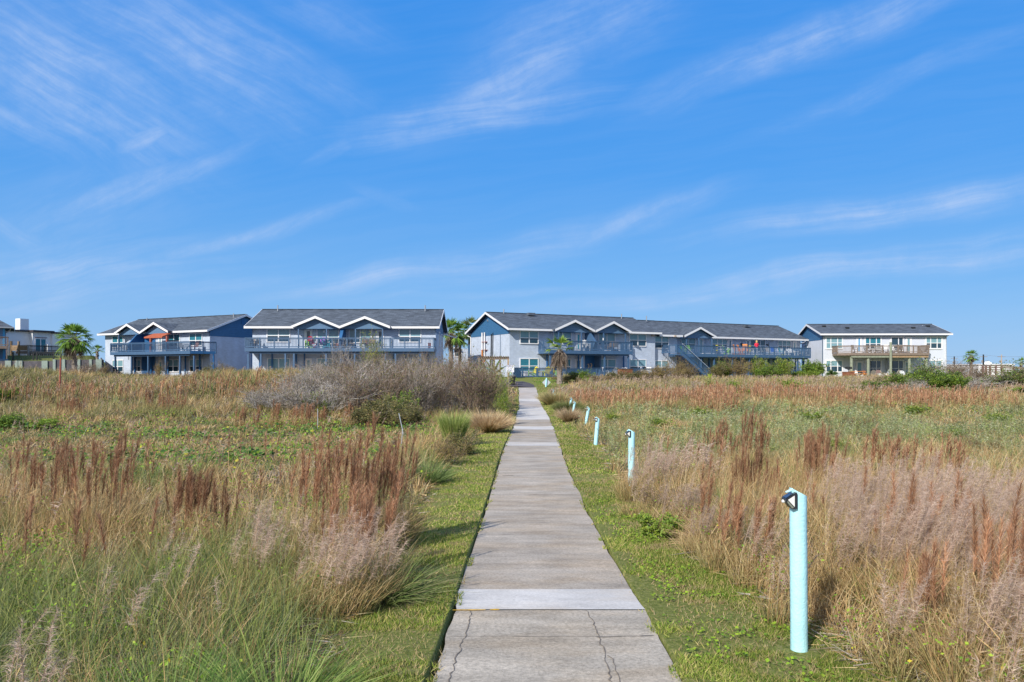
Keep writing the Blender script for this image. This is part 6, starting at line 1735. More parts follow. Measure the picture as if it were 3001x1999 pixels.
# depth bands: y0, y1, blades per m2, blade width
BANDS = [(1.6, 4.2, 1500, .0046, 4), (4.2, 7, 1450, .0050, 4), (7, 12, 1000, .0072, 3), (12, 20, 540, .012, 3), (20, 33, 280, .020, 2), (33, 50, 165, .030, 2), (50, 78, 80, .048, 2)]
def meadow():
    G = {k: Veg() for k in ('green', 'tan', 'grey', 'olive')}
    for (y0, y1, dens, wd, seg) in BANDS:
        n = int(wedge_area(y0, y1) * dens)
        x, y = scatter(n, y0, y1)
        ok = ~blocked(x, y); x, y = x[ok], y[ok]
        # tufting: pull many blades to tuft centres
        cell = .30 + .012 * y
        jx = N2(np.floor(x / cell) * 7.31, np.floor(y / cell) * 3.17); jy = N3(np.floor(x / cell) * 5.11, np.floor(y / cell) * 9.73)
        cxx = (np.floor(x / cell) + .15 + .7 * jx) * cell; cyy = (np.floor(y / cell) + .15 + .7 * jy) * cell
        pull = np.where(rng.random(len(x)) < .6, .62, .1)
        nx_ = x + (cxx - x) * pull; ny_ = y + (cyy - y) * pull
        ok = ~blocked(nx_, ny_, -.04); ox, oy = nx_ - cxx, ny_ - cyy
        x, y, ox, oy, cell = nx_[ok], ny_[ok], ox[ok], oy[ok], cell[ok]
        W = weights(x, y)
        ks = ['green', 'tan', 'grey', 'olive']
        Wm = np.stack([W[k] for k in ks], 1); tot = Wm.sum(1)
        Wm /= tot[:, None] + 1e-9
        # tufts keep to one sort
        pick = N4(np.floor(x / cell) * 3.7 + 40, np.floor(y / cell) * 8.1) * .75 + rng.random(len(x)) * .25
        pick = (pick - .12) / .76
        cum = np.cumsum(Wm, 1); sp = np.clip((pick[:, None] > cum).sum(1), 0, 3)
        keep = rng.random(len(x)) < np.clip(tot * .85, .25, 1)
        other = np.clip(W['sage'] * .28 + W['vine'] * .6 + W['rust'] * .15, 0, .7); keep &= rng.random(len(x)) > other
        z = gz(x, y)
        tall = .72 + .7 * fbm(N1, x + 30, y, 2.5)
        l, r = lawn_edges(y); edge = np.minimum(np.abs(x - l), np.abs(x - r)); lowedge = .45 + .55 * smoothstep(edge, 0, .5)
        tall = tall * np.where((x > 1.5) & (y < 13), 1.32, 1.0)
        lowflat = np.where((x < -2.6) & (y > 14.5) & (y < 29), .42, 1.0)
        lowflat = np.where((x > 2.6) & (y > 15) & (y < 38), .62, lowflat)
        for q, k in enumerate(ks):
            m = keep & (sp == q)
            nn = int(m.sum())
            if nn == 0: continue
            h0, h1 = HGT[k]
            h = (h0 + (h1 - h0) * rng.random(nn) ** 1.3) * tall[m] * lowedge[m] * lowflat[m]
            P = np.stack([x[m], y[m], z[m] - .02], 1)
            out = np.stack([ox[m], oy[m], np.zeros(nn)], 1) * (.9 / cell[m][:, None])
            D = dirs(nn, .50 if k != 'grey' else 1.1, (.04, 0)) + out; D = unit(D)
            a = rng.random(nn) * 2 * pi; bl = (.08 + .75 * rng.random(nn) ** 1.5) * (1.4 if k == 'grey' else 1)
            B = np.stack([np.cos(a) * bl + .05, np.sin(a) * bl, -bl * .7], 1)
            c = pal(COLS[k], nn)
            tipc = c * .65 + pal(TAN, nn) * .35 if k in ('green', 'olive') else c * 1.12
            G[k].strips(P, D, h, wd * (.7 + .6 * rng.random(nn)), B, c, tipc, seg=seg)
    nm = {'green': ('green_grass', 'fresh green blades in the dune meadow'), 'tan': ('dry_grass', 'dry tan blades in the dune meadow'),
          'grey': ('dead_grass', 'grey-brown dead grass matted in the meadow'), 'olive': ('dune_grass', 'olive dune grass over both sides')}
    for k, g in G.items():
        o = g.build(nm[k][0], 'veg' if k in ('green', 'olive') else 'vegdry'); tag(o, nm[k][1], 'grass', kind='stuff')

def litter():
    """dead stems and bits lying on the ground between the tufts"""
    g = Veg()
    for (y0, y1, dens, wd) in ((1.6, 6, 420, .006), (6, 12, 200, .010), (12, 25, 60, .018)):
        x, y = scatter(int(wedge_area(y0, y1) * dens), y0, y1); ok = ~blocked(x, y, -.12); x, y = x[ok], y[ok]; n = len(x)
        P = np.stack([x, y, gz(x, y) + .01 + rng.random(n) * .05], 1)
        a = rng.random(n) * 2 * pi; D = unit(np.stack([np.cos(a), np.sin(a), rng.random(n) * .5], 1))
        c = pal(GREYB + TAN, n)
        g.strips(P, D, .08 + .22 * rng.random(n), wd * (.6 + .8 * rng.random(n)), np.array([[0, 0, -.2]]), c, c, seg=1)
    tag(g.build('leaf_litter', 'vegdry'), 'dead stems and litter lying between the grass tufts', 'litter', kind='stuff')

def lawn():
    g = Veg()
    for (y0, y1, dens, wd, h) in ((2.2, 5.5, 9500, .0065, .042), (5.5, 9, 6000, .0090, .042), (9, 15, 1900, .013, .040), (15, 26, 800, .024, .045), (26, 60, 200, .045, .05), (60, 76, 170, .075, .07)):
        n = int((y1 - y0) * 6.5 * dens); x = rng.random(n) * 6.5 - 1.9 if y0 < 60 else rng.random(n) * 14 - 3; y = rng.random(n) * (y1 - y0) + y0
        if y0 < 60: x = x + (xc(y) - .3) * .5
        l, r = lawn_edges(y); s = x - xc(y); hw = pw(y) / 2
        ok = (x > l - .12) & (x < r + .12) & (np.abs(s) > hw + .035) | ((np.abs(s) > hw - .045) & (np.abs(s) <= hw + .035) & (fbm(N1, x * 0 + np.sign(s), y, .35) > .50) & (rng.random(n) < .55))
        ok &= ~((y > 57) & (y < 64.4) & (x < 2.0)) & (y < 72)
        # bare scuffed patches
        bare = fbm(N3, x * 1.0, y * 1.3, .55, 3); bn = fbm(N1, x, y, 1.6)
        lim = np.where(s < 0, .63, .64) - .08 * np.exp(-((y - 5.2) / 1.5) ** 2)
        pe = (s > 0) & (s < hw + .22) & (y < 12)
        ok &= ~((bare > lim) & (rng.random(n) < .85)); ok &= ~(pe & (bare > .44) & (rng.random(n) < .8))
        ok &= (x - 1.905) ** 2 + (y - 4.95) ** 2 > (.11 + .06 * rng.random(n)) ** 2
        x, y, s, bn, bare, hw = x[ok], y[ok], s[ok], bn[ok], bare[ok], hw[ok]; n = len(x)
        P = np.stack([x, y, np.where(np.abs(s) < hw + .03, pz(y) - .008, gz(x, y) - .003)], 1)
        D = dirs(n, .9, (0, 0)); lush = smoothstep(N2(x / .9, y / 2.5), .3, .7)
        c = pal([(.12, .20, .028), (.19, .28, .038), (.29, .36, .06), (.43, .42, .12), (.56, .45, .20)], n, [2.5, 3.5, 4, 3.2, 2.6])
        c = c * (.85 + .3 * lush[:, None]) if y0 < 60 else pal([(.15, .26, .04), (.20, .32, .05), (.26, .36, .07)], n); dry = (rng.random(n) < smoothstep(bare, .48, .60) * .7); c[dry] = pal([(.46, .37, .20), (.38, .29, .15)], int(dry.sum()))
        hh = h * (.5 + rng.random(n)) * (1 + .5 * (rng.random(n) < .04))
        g.strips(P, D, hh, wd * (.7 + .6 * rng.random(n)), np.stack([(rng.random(n) - .5) * .8, (rng.random(n) - .5) * .8, -.2 * np.ones(n)], 1), c * .9, c * 1.05, seg=1)
    # creeping broad-leaved weeds in the mown strip on the right
    n = 9000; x = rng.random(n) * 2.2 + .9; y = rng.random(n) * 9 + 3
    l, r = lawn_edges(y); s = x - xc(y); ok = (x < r + .25) & (s > pw(y) / 2 + .12) & (fbm(N2, x, y, .35) > .52); x, y = x[ok], y[ok]; n = len(x)
    P = np.stack([x, y, gz(x, y) + .015 + .03 * rng.random(n)], 1)
    g.leaves(P, unit(np.stack([(rng.random(n) - .5) * 1.2, (rng.random(n) - .5) * 1.2, np.ones(n)], 1)), .018 + .02 * rng.random(n), pal([(.24, .38, .03), (.32, .46, .04), (.16, .28, .03)], n))
    tag(g.build('lawn_grass'), 'short mown turf beside the path', 'grass', kind='stuff')

# ---- flower-head grasses ----
def bluestem(g, bx, by, bz, h, near, cf=1.0, lean=None, hl=None):
    """brown bushy-topped stalks at the given feet; near: 2 close, 1 mid, 0 far"""
    n = len(bx)
    D = dirs(n, .10, (.05, .0)) if lean is None else unit(lean + dirs(n, .08, (0, 0)) * 1.0)
    P = np.stack([bx, by, bz], 1)
    B = np.stack([(rng.random(n) - .4) * .12, (rng.random(n) - .5) * .1, -.02 * np.ones(n)], 1)
    sw = {2: .006, 1: .011, 0: .030}[near]
    sc_ = pal([(.36, .22, .10), (.28, .16, .08), (.42, .30, .16), (.24, .20, .09)], n)
    g.strips(P, D, h, sw, B, sc_, pal(RUST, n), seg=3, taper=.5)
    HL = (.26 + .16 * rng.random(n)) if hl is None else hl * (.8 + .4 * rng.random(n))
    HL = np.minimum(HL, h * .55)
    # dry leaves on the stalk
    m = {2: 5, 1: 3, 0: 1}[near]
    t = rng.random((n, m)) * .6
    Q = (P[:, None] + D[:, None] * (h[:, None] * t)[..., None] + B[:, None] * (h[:, None] * t * t)[..., None]).reshape(-1, 3)
    k = len(Q); DD = unit(dirs(k, 1.0, (0, 0)))
    g.strips(Q, DD, .10 + .22 * rng.random(k), sw * 1.3, np.stack([(rng.random(k) - .5) * .9, (rng.random(k) - .5) * .9, -.8 * np.ones(k)], 1), pal(TAN + RUST[:2], k), pal(TAN, k), seg=2)
    m = {2: 210, 1: 46, 0: 8}[near]
    t = 1 - (HL[:, None] / h[:, None]) * (rng.random((n, m)) ** .85)
    prof = (1 - t) * (h / HL)[:, None]                         # 0 top .. 1 bottom of the head
    Q = (P[:, None] + D[:, None] * (h[:, None] * t)[..., None] + B[:, None] * (h[:, None] * t * t)[..., None]).reshape(-1, 3)
    k = len(Q); tone = np.repeat(.75 + .5 * rng.random(n), m)[:, None] * cf
    out = rng.normal(size=(k, 3)) * np.array([.34, .34, .14]); DD = unit(np.repeat(D, m, 0) + out)
    ln = {2: .068, 1: .09, 0: .13}[near] * (.5 + .9 * rng.random(k)) * (.55 + .6 * np.sin(np.clip(prof.ravel(), 0, 1) * pi * .9 + .25)) * 1.25
    wd = {2: .0034, 1: .0085, 0: .030}[near]
    g.strips(Q, DD, ln, wd, np.stack([(rng.random(k) - .3) * .35, (rng.random(k) - .5) * .3, -.05 * np.ones(k)], 1), pal(RUST, k) * tone, pal(RUST[1:4] + [(.62, .40, .26)], k) * tone, seg=1)
def plume(g, bx, by, bz, h, near, cf=1.0, droop=(.5, .05)):
    """pinkish silver wispy plumes bending with the wind"""
    n = len(bx)
    D = dirs(n, .20, (.10, 0)); P = np.stack([bx, by, bz], 1)
    bl = .10 + .25 * rng.random(n)
    B = np.stack([bl * droop[0] + (rng.random(n) - .5) * .22, (rng.random(n) - .5) * .25, -bl * .35], 1)
    sw = {2: .0045, 1: .009, 0: .026}[near]
    g.strips(P, D, h, sw, B, pal(TAN, n), pal(TAN + PINK[:2], n), seg=4, taper=.6)
    m = {2: 4, 1: 2, 0: 1}[near]; t = rng.random((n, m)) * .55
    Q = (P[:, None] + D[:, None] * (h[:, None] * t)[..., None] + B[:, None] * (h[:, None] * t * t)[..., None]).reshape(-1, 3); k = len(Q)
    g.strips(Q, dirs(k, .9, (0, 0)), .15 + .3 * rng.random(k), sw * 1.4, np.stack([(rng.random(k) - .5) * .9, (rng.random(k) - .5) * .9, -.7 * np.ones(k)], 1), pal(TAN + OLIVE, k), pal(TAN, k), seg=2)
    m = {2: 150, 1: 30, 0: 7}[near]
    HL = np.minimum(.22 + .20 * rng.random(n), h * .5)
    t = 1 - (HL[:, None] / h[:, None]) * rng.random((n, m))
    Q = (P[:, None] + D[:, None] * (h[:, None] * t)[..., None] + B[:, None] * (h[:, None] * t * t)[..., None]).reshape(-1, 3); k = len(Q)
    side = np.repeat(np.sign(rng.random(n) - .35), m) * np.sign(rng.random(n * m) - .15)
    DD = unit(np.repeat(D, m, 0) * .6 + np.stack([side * (.1 + .35 * rng.random(k)), 0 * side, 0 * side], 1) + rng.normal(size=(k, 3)) * .42)
    ln = {2: .062, 1: .09, 0: .13}[near] * (.4 + 1.1 * rng.random(k) ** 1.5)
    wd = {2: .0018, 1: .0072, 0: .026}[near]
    tone = np.repeat(.85 + .3 * rng.random(n), m)[:, None] * cf
    g.strips(Q, DD, ln, wd, np.stack([side * .2 + (rng.random(k) - .5) * .6, (rng.random(k) - .5) * .7, -.8 * rng.random(k)], 1), pal(PINK, k) * tone, pal(PINK[:4], k) * tone, seg=2)

def seed_masses():
    """far stands of brown and pinkish seed heads, vines and sage weeds"""
    gr, gp = Veg(), Veg()
    for (y0, y1, dens, near) in ((14, 24, 5, 1), (24, 34, 6, 1), (34, 42, 14, 0), (42, 52, 11, 0), (52, 66, 7, 0)):
        x, y = scatter(int(wedge_area(y0, y1) * dens), y0, y1); ok = ~blocked(x, y); x, y = x[ok], y[ok]
        W = weights(x, y); k = rng.random(len(x)) < np.clip(W['rust'], 0, 1); a, b = x[k], y[k]
        if len(a): bluestem(gr, a, b, gz(a, b), (.65 + .45 * rng.random(len(a))) * np.where(b > 36, .95, 1), near)
        k = rng.random(len(x)) < np.clip(W['pink'] * (1.0 if y0 >= 42 else .8), 0, 1); a, b = x[k], y[k]
        if len(a): plume(gp, a, b, gz(a, b), .45 + .38 * rng.random(len(a)), near, .80)
    for (y0, y1, dens, near) in ((5.5, 9, 1.1, 2), (9, 15, 1.3, 1)):
        x, y = scatter(int(wedge_area(y0, y1) * dens), y0, y1); ok = ~blocked(x, y, .12) & (fbm(N4, x + 5, y, 1.7) > .50); x, y = x[ok], y[ok]
        bluestem(gr, x, y, gz(x, y), .55 + .50 * rng.random(len(x)), near, .9, lean=np.stack([(rng.random(len(x)) - .5) * .5, (rng.random(len(x)) - .5) * .3, np.ones(len(x))], 1))
    # extra sweep of plumes at the far right, in front of the scrub
    tag(gr.build('bluestem_stand', 'vegdry'), 'red-brown seed heads in a band across the field', 'grass', kind='stuff')
    # sparse airy plumes over the near meadow
    for (y0, y1, dens, near, x0, x1) in ((2.6, 7, 2.2, 2, None, -1.6), (7, 14, 2.4, 1, None, -1.8), (14, 26, .8, 1, None, -3)):
        x, y = scatter(int(wedge_area(y0, y1) * dens), y0, y1, x0, x1); ok = ~blocked(x, y, .1) & (fbm(N2, x, y, 1.5) > .50); x, y = x[ok], y[ok]
        plume(gp, x, y, gz(x, y), .45 + .3 * rng.random(len(x)), near)
    tag(gp.build('plume_grass_field', 'vegdry'), 'pale pinkish seed plumes spread through the field', 'grass', kind='stuff')
    gv = Veg(); x, y = scatter(90000, 13.5, 30, None, -2.4); W = weights(x, y); k = rng.random(len(x)) < W['vine'] * .9; x, y = x[k], y[k]; n = len(x)
    P = np.stack([x, y, gz(x, y) + .03 + .22 * rng.random(n)], 1)
    gv.round_leaves(P, unit(np.stack([(rng.random(n) - .5) * 1.4 - .2, (rng.random(n) - .5) * 1.4 - .3, np.ones(n)], 1)), .05 + .07 * rng.random(n), pal([(.06, .15, .025), (.10, .20, .035), (.18, .29, .06), (.04, .10, .02), (.45, .42, .06)], n, [4, 4, 3, 3, .3]))
    tag(gv.build('beach_vine'), 'broad-leaved green vine carpet on the flat left of the path', 'vine', kind='stuff')
    gs = Veg()
    for (y0, y1, dens, sz) in ((12.5, 20, 130, .027), (20, 29, 70, .038), (29, 48, 32, .056)):
        x, y = scatter(int(wedge_area(y0, y1) * dens), y0, y1, 1.9); ok = ~blocked(x, y); x, y = x[ok], y[ok]; W = weights(x, y)
        k = rng.random(len(x)) < np.clip(W['sage'] * .60, 0, .9) * smoothstep(fbm(N2, x + 60, y, 2.6), .30, .56); x, y = x[k], y[k]; n = len(x)
        hh = (.10 + .62 * smoothstep(fbm(N3, x, y, 1.3), .25, .75)) * (.55 + .6 * rng.random(n))
        P = np.stack([x, y, gz(x, y)], 1); D = dirs(n, .5, (.03, 0)); c = pal(SAGE, n) * (.75 + .6 * fbm(N1, x, y, 1.5)[:, None])
        gs.strips(P, D, hh, sz * .25, np.zeros((1, 3)), pal(OLIVE, n), c, seg=1)
        m = 9; t = .25 + .8 * rng.random((n, m))
        Q = (P[:, None] + D[:, None] * (hh[:, None] * t)[..., None]).reshape(-1, 3); kk = len(Q)
        DD = unit(rng.normal(size=(kk, 3)) * np.array([1, 1, .5]) + np.array([0, 0, .7]))
        cc = np.repeat(c, m, 0) * (.8 + .4 * rng.random((kk, 1)))
        gs.strips(Q, DD, sz * (1.0 + 1.4 * rng.random(kk)), sz * (.45 + .3 * rng.random(kk)), np.array([[0, 0, -.2]]), cc, cc * 1.1, seg=2, w0=.2)
    tag(gs.build('sage_weeds'), 'grey-green leafy weeds over the flat right of the path', 'weeds', kind='stuff')
    # small fresh green weeds with a few yellow flowers in the meadow
    gw = Veg()
    for (y0, y1, dens, sz) in ((1.6, 6, 800, .016), (6, 12, 330, .024), (12, 30, 60, .045)):
        x, y = scatter(int(wedge_area(y0, y1) * dens), y0, y1); ok = ~blocked(x, y) & (fbm(N1, x + 9, y, .8) > .56) & ~((x > 2) & (y > 14)); x, y = x[ok], y[ok]; n = len(x)
        P = np.stack([x, y, gz(x, y) + .06 + .28 * rng.random(n)], 1)
        gw.leaves(P, unit(rng.normal(size=(n, 3)) + np.array([0, 0, .8])), sz * (.6 + .9 * rng.random(n)), pal([(.16, .30, .03), (.25, .40, .04), (.34, .46, .05), (.60, .52, .04)], n, [4, 4, 3, .25]), aspect=1.3)
    n = 170; x, y = scatter(n, 5.5, 14); ok = ~blocked(x, y, .1); x, y = x[ok], y[ok]; n = len(x)
    gw.round_leaves(np.stack([x, y, gz(x, y) + .12 + .2 * rng.random(n)], 1), unit(rng.normal(size=(n, 3)) * .7 + np.array([-.3, -.6, .6])), .030 + .030 * rng.random(n), pal([(.12, .26, .04), (.20, .36, .06), (.07, .18, .04), (.16, .30, .05)], n))
    tag(gw.build('meadow_weeds'), 'fresh green broad-leaved weeds among the grass', 'weeds', kind='stuff')
    # bleached sticks
    gk = Veg(); x, y = scatter(260, 14, 30, None, -2.8); ok = fbm(N2, x, y, 3) > .53; x, y = x[ok], y[ok]; n = len(x)
    gk.strips(np.stack([x, y, gz(x, y)], 1), dirs(n, 1.1, (0, 0)), .2 + .35 * rng.random(n), .018, np.zeros((1, 3)), pal([(.62, .58, .56), (.5, .45, .42)], n), pal([(.7, .66, .64)], n), seg=1)
    tag(gk.build('bleached_sticks', 'vegdry'), 'scattered bleached sticks standing on the flat', 'sticks', kind='stuff')
meadow(); litter(); lawn(); seed_masses()
# ------------------------------------------------------------------ single plants
def atpx(px, Y): return (px - CX) / FPX * Y
def clump(kind, px, Y, r, n, h, label, near, cf=1.0, depth=1.0, cat='grass clump', group=None, wildness=.36, lift=0.0):
    """kind: 'bluestem' or 'plume': one clump of stalks with seed heads and basal leaves"""
    X = atpx(px, Y); g0 = float(gz(X, Y))
    o = empty({'bluestem': 'bluestem_clump', 'plume': 'plume_grass_clump'}[kind], (X, Y, g0), 0, label, cat, group)
    a = rng.random(n) * 2 * pi; rr = r * np.sqrt(rng.random(n)); bx = rr * np.cos(a); by = rr * np.sin(a) * depth
    bz = gz(bx + X, by + Y) - g0 - .02
    hh = h * (1 - wildness + wildness * 1.3 * rng.random(n)) * (1 - .18 * (rr / r) ** 2)
    g = Veg()
    (bluestem if kind == 'bluestem' else plume)(g, bx, by, bz, hh, near, cf)
    g.build('seed_heads', 'vegdry', o)
    b = Veg(); m = int(n * {2: 26, 1: 14, 0: 5}[near]); a = rng.random(m) * 2 * pi; rr = r * 1.15 * np.sqrt(rng.random(m)); x = rr * np.cos(a); y = rr * np.sin(a) * depth
    P = np.stack([x, y, gz(x + X, y + Y) - g0 - .02], 1); D = unit(dirs(m, .35) + np.stack([x, y, 0 * x], 1) / r * .3)
    bl = .3 + .5 * rng.random(m)
    b.strips(P, D, h * (.30 + .35 * rng.random(m)), {2: .006, 1: .011, 0: .03}[near], np.stack([(rng.random(m) - .4) * bl, (rng.random(m) - .5) * bl, -.5 * bl], 1), pal(OLIVE + TAN[:3], m), pal(TAN, m), seg=3)
    b.build('basal_leaves', 'veg', o)
    return o
def clumps():
    C = clump
    # left, near
    C('bluestem', 60, 9.2, .75, 22, 1.16, 'rust-brown plume grass stand at the left edge of the photo, mid height', 2, .9, .6)
    C('bluestem', 165, 9.6, .40, 16, 1.18, 'rust-brown grass clump just left of the tallest one near the left edge', 2, .85, .6)
    C('bluestem', 292, 8.8, .32, 34, 1.42, 'tall leaning rust-brown grass clump, the tallest one left of centre-left', 2, .85, .8)
    C('bluestem', 530, 8.3, .17, 22, 1.02, 'compact dark brown tufted grass clump standing alone in the left meadow', 2, .74, .8, wildness=.1)
    C('bluestem', 588, 8.2, .12, 10, 1.03, 'narrow dark brown grass clump just right of the compact dark one', 2, .74, .8, wildness=.1)
    C('bluestem', 634, 8.0, .05, 3, .98, 'three thin dark seed stalks right of the compact dark clumps', 2, .6)
    C('bluestem', 676, 7.8, .10, 4, .92, 'few thin dark stalks before the pinkish plumes on the left', 2, .62)
    C('bluestem', 925, 7.9, .19, 24, 1.36, 'upright rust-brown clump at the left end of the big brown stand by the turf', 2, .95, 1)
    C('bluestem', 1015, 7.6, .22, 24, 1.38, 'rust-brown clump in the middle of the big brown stand by the turf', 2, .9, 1)
    C('bluestem', 1080, 8.2, .22, 30, 1.46, 'tallest dark rust clump of the big brown stand by the turf', 2, .78, 1)
    C('bluestem', 1150, 8.5, .20, 26, 1.28, 'rust-brown clump at the right end of the big brown stand by the turf', 2, .95, 1)
    C('bluestem', 1010, 6.6, .26, 20, .98, 'lower orange-brown clump in front of the big brown stand', 2, 1.05, 1)
    C('bluestem', 1095, 6.9, .22, 16, 1.02, 'orange-brown clump beside the turf, low front right of the brown stand', 2, 1.05, 1)
    C('plume', 735, 6.5, .26, 17, .82, 'loose pinkish-grey plumes left of the big brown stand', 2)
    C('plume', 810, 7.2, .35, 20, .88, 'pinkish-grey plumes between the dark stalks and the brown stand', 2)
    C('plume', 960, 5.9, .34, 48, .80, 'dense pale pink plume clump at the foot of the big brown stand', 2, 1.05)
    C('plume', 1060, 6.2, .22, 24, .84, 'pale pink plumes drooping over the turf edge left of the path', 2, 1.05)
    C('plume', 480, 6.9, .18, 6, .62, 'small pale plume clump in front of the compact dark brown grass', 2)
    C('plume', 40, 3.3, .07, 5, .92, 'blurry close pinkish plume stalks in the lower left corner', 2)
    C('plume', 95, 3.6, .04, 2, .80, 'close single plume stalks right of the lower left corner', 2)
    # left, middle distance
    for (px, r, n, h, lab) in ((705, .18, 16, .88, 'first small rust clump from the left before the grey thicket'), (754, .14, 12, .80, 'second small rust clump from the left before the grey thicket'), (804, .17, 20, .98, 'tall narrow rust clump before the grey thicket'),
                               (888, .52, 46, .90, 'broad rust clump before the grey thicket, under the bright green bush'), (947, .16, 12, .78, 'small rust clump right of the broad one before the thicket'), (1019, .12, 10, .96, 'slim rust clump behind the big brown stand')):
        C('bluestem', px, 26.0, r, n, h, lab, 1, .95, .5)
    C('bluestem', 205, 30.5, .55, 50, .85, 'rust-coloured grass patch on the dune foot at far left', 1, .85, .5)
    C('bluestem', 435, 31.5, .20, 24, .95, 'narrow rust clump on the dune foot left of the long rust patch', 1, .8, .6)
    C('bluestem', 500, 31.0, .60, 50, .85, 'long rust-coloured patch on the dune foot left of the thicket', 1, .95, .5)
    # right, middle distance
    C('bluestem', 2100, 15.2, .28, 26, 1.10, 'dark rust clump at the left end of the brown group in the right meadow', 1, .75, .7)
    C('bluestem', 2195, 14.8, .36, 46, 1.27, 'tallest dark rust clump of the brown group in the right meadow', 1, .75, .8)
    C('bluestem', 2165, 11.0, .14, 22, 1.02, 'dark brown upright stalks in front of the tallest right-hand clump', 2, .68)
    C('bluestem', 2205, 10.8, .12, 16, .98, 'dark brown stalks right of the upright ones in the right meadow', 2, .62)
    C('bluestem', 2252, 10.6, .10, 7, .90, 'few brown stalks at the right end of the front brown group', 2, .75)
    C('bluestem', 2062, 8.2, .08, 7, 1.02, 'single brown plume column between the second post and brown group', 2, .9)
    C('bluestem', 2400, 12.2, .34, 60, 1.13, 'bushy rust-brown clump above the nearest lamp post', 2, .85, .7)
    C('bluestem', 2550, 12.6, .20, 16, 1.14, 'small rust clump rising from pink plumes right of the bushy one', 1, .85, .7)
    C('bluestem', 2650, 12.2, .32, 28, 1.07, 'rust clump rising from pink plumes at the right, second from the edge', 1, .85, .7)
    C('bluestem', 2770, 12.0, .30, 30, 1.03, 'rust clump rising from pink plumes nearest the right edge', 1, .85, .7)
    C('bluestem', 2110, 7.3, .16, 12, .92, 'orange-brown stems at the turf edge left of the nearest lamp post', 2, 1.0)
    C('bluestem', 2225, 6.9, .14, 10, .82, 'orange-brown stems close behind the nearest lamp', 2, 1.0)
    C('bluestem', 2620, 6.7, .20, 14, 1.02, 'orange-brown stalks standing in the pink plumes right of the nearest post', 2, 1.05)
    C('bluestem', 2780, 6.4, .22, 16, 1.08, 'orange-brown stalks in the middle of the pink plume mass', 2, 1.05)
    C('bluestem', 2690, 5.0, .16, 10, .80, 'low orange-brown stalks at lower right below the plumes', 2, 1.05)
    C('bluestem', 2890, 5.3, .16, 12, 1.15, 'close orange-brown stalks near the right edge below the pink plumes', 2, 1.0)
    C('bluestem', 2975, 4.6, .18, 12, 1.22, 'closest orange-brown stalks cut by the right edge', 2, 1.0)
    C('plume', 1905, 12.0, .45, 85, 1.02, 'pinkish plume clump spilling over the second lamp post', 2, 1.0)
    C('plume', 2000, 12.6, .55, 80, 1.02, 'pinkish plume clump right of the second lamp post', 1, 1.0)
    C('plume', 1880, 10.6, .25, 16, .62, 'low pink plumes at the turf edge before the second post', 2, 1.0)
    C('plume', 1985, 9.6, .30, 34, .74, 'brown-pink plumes leaning to the turf between the first two posts', 2, .82)
    C('plume', 2085, 8.0, .26, 26, .70, 'low brown-pink plumes at the turf edge midway between the first two posts', 2, .78)
    C('plume', 2200, 6.7, .16, 9, .80, 'thin grey-pink plumes left of the nearest lamp', 2)
    C('plume', 2290, 5.6, .12, 5, .72, 'wispy plume just left of the nearest lamp post', 2)
    for i, (px, Y, r, n, h, lab) in enumerate(((2470, 8.6, .45, 60, 1.10, 'pink plume mass directly right of the nearest lamp post, back part'), (2560, 7.6, .45, 70, 1.12, 'dense pink plume mass, highest part right of the nearest post'),
                                   (2680, 8.2, .5, 70, 1.16, 'pink plume mass, middle of the right side'), (2800, 7.4, .5, 72, 1.13, 'pink plume mass, right of the middle'),
                                   (2930, 7.8, .5, 60, 1.15, 'pink plume mass at the right edge, back row'), (2520, 6.2, .32, 44, .93, 'pink plumes hanging over the ground just right of the nearest post'),
                                   (2680, 6.1, .38, 56, .98, 'pink plumes in the front row, centre of the right side'), (2850, 5.7, .38, 50, 1.0, 'pink plumes in the front row near the right edge'),
                                   (2640, 4.6, .14, 8, .66, 'sparse low plumes over dry stems at lower right'), (2900, 4.3, .26, 26, .86, 'pale curling plumes at the lower right edge'), (2980, 3.5, .18, 16, .80, 'closest pale plumes in the lower right corner'))):
        C('plume', px, Y, r, int(n * 1.45), h * 1.04, lab, 2, .97 if i % 2 else 1.03)
clumps()

def tuft(name, px, Y, r, h, n, cols, label, cat='grass tuft', stiff=.5, w=.014, droop=.25, mats='vegdry', spread=1.1):
    X = atpx(px, Y); g = float(gz(X, Y)); v = Veg()
    a = rng.random(n) * 2 * pi; rr = r * .42 * np.sqrt(rng.random(n)); P = np.stack([rr * np.cos(a), rr * np.sin(a), np.zeros(n) - .03], 1)
    b = a + (rng.random(n) - .5) * .8; s_ = rng.random(n) * spread
    D = unit(np.stack([np.cos(b) * s_, np.sin(b) * s_, np.ones(n) * stiff * 2], 1))
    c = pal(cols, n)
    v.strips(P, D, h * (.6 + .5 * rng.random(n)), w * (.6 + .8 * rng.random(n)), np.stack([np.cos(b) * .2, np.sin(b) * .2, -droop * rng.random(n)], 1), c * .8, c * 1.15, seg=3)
    me = v.mesh(name, mats); o = bpy.data.objects.new(name, me); o.location = (X, Y, g); link(o); tag(o, label, cat); return o
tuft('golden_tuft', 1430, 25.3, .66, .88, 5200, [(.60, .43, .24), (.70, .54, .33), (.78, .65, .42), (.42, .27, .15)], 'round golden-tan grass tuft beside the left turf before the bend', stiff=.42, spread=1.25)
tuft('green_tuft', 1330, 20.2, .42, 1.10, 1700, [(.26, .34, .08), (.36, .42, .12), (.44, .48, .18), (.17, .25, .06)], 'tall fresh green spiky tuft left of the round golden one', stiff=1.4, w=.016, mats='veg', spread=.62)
tuft('straw_tuft', 1668, 31, .32, .75, 1800, [(.52, .38, .22), (.42, .30, .18), (.60, .48, .32)], 'tan straw tuft under the fourth and fifth lamp posts', stiff=.5)
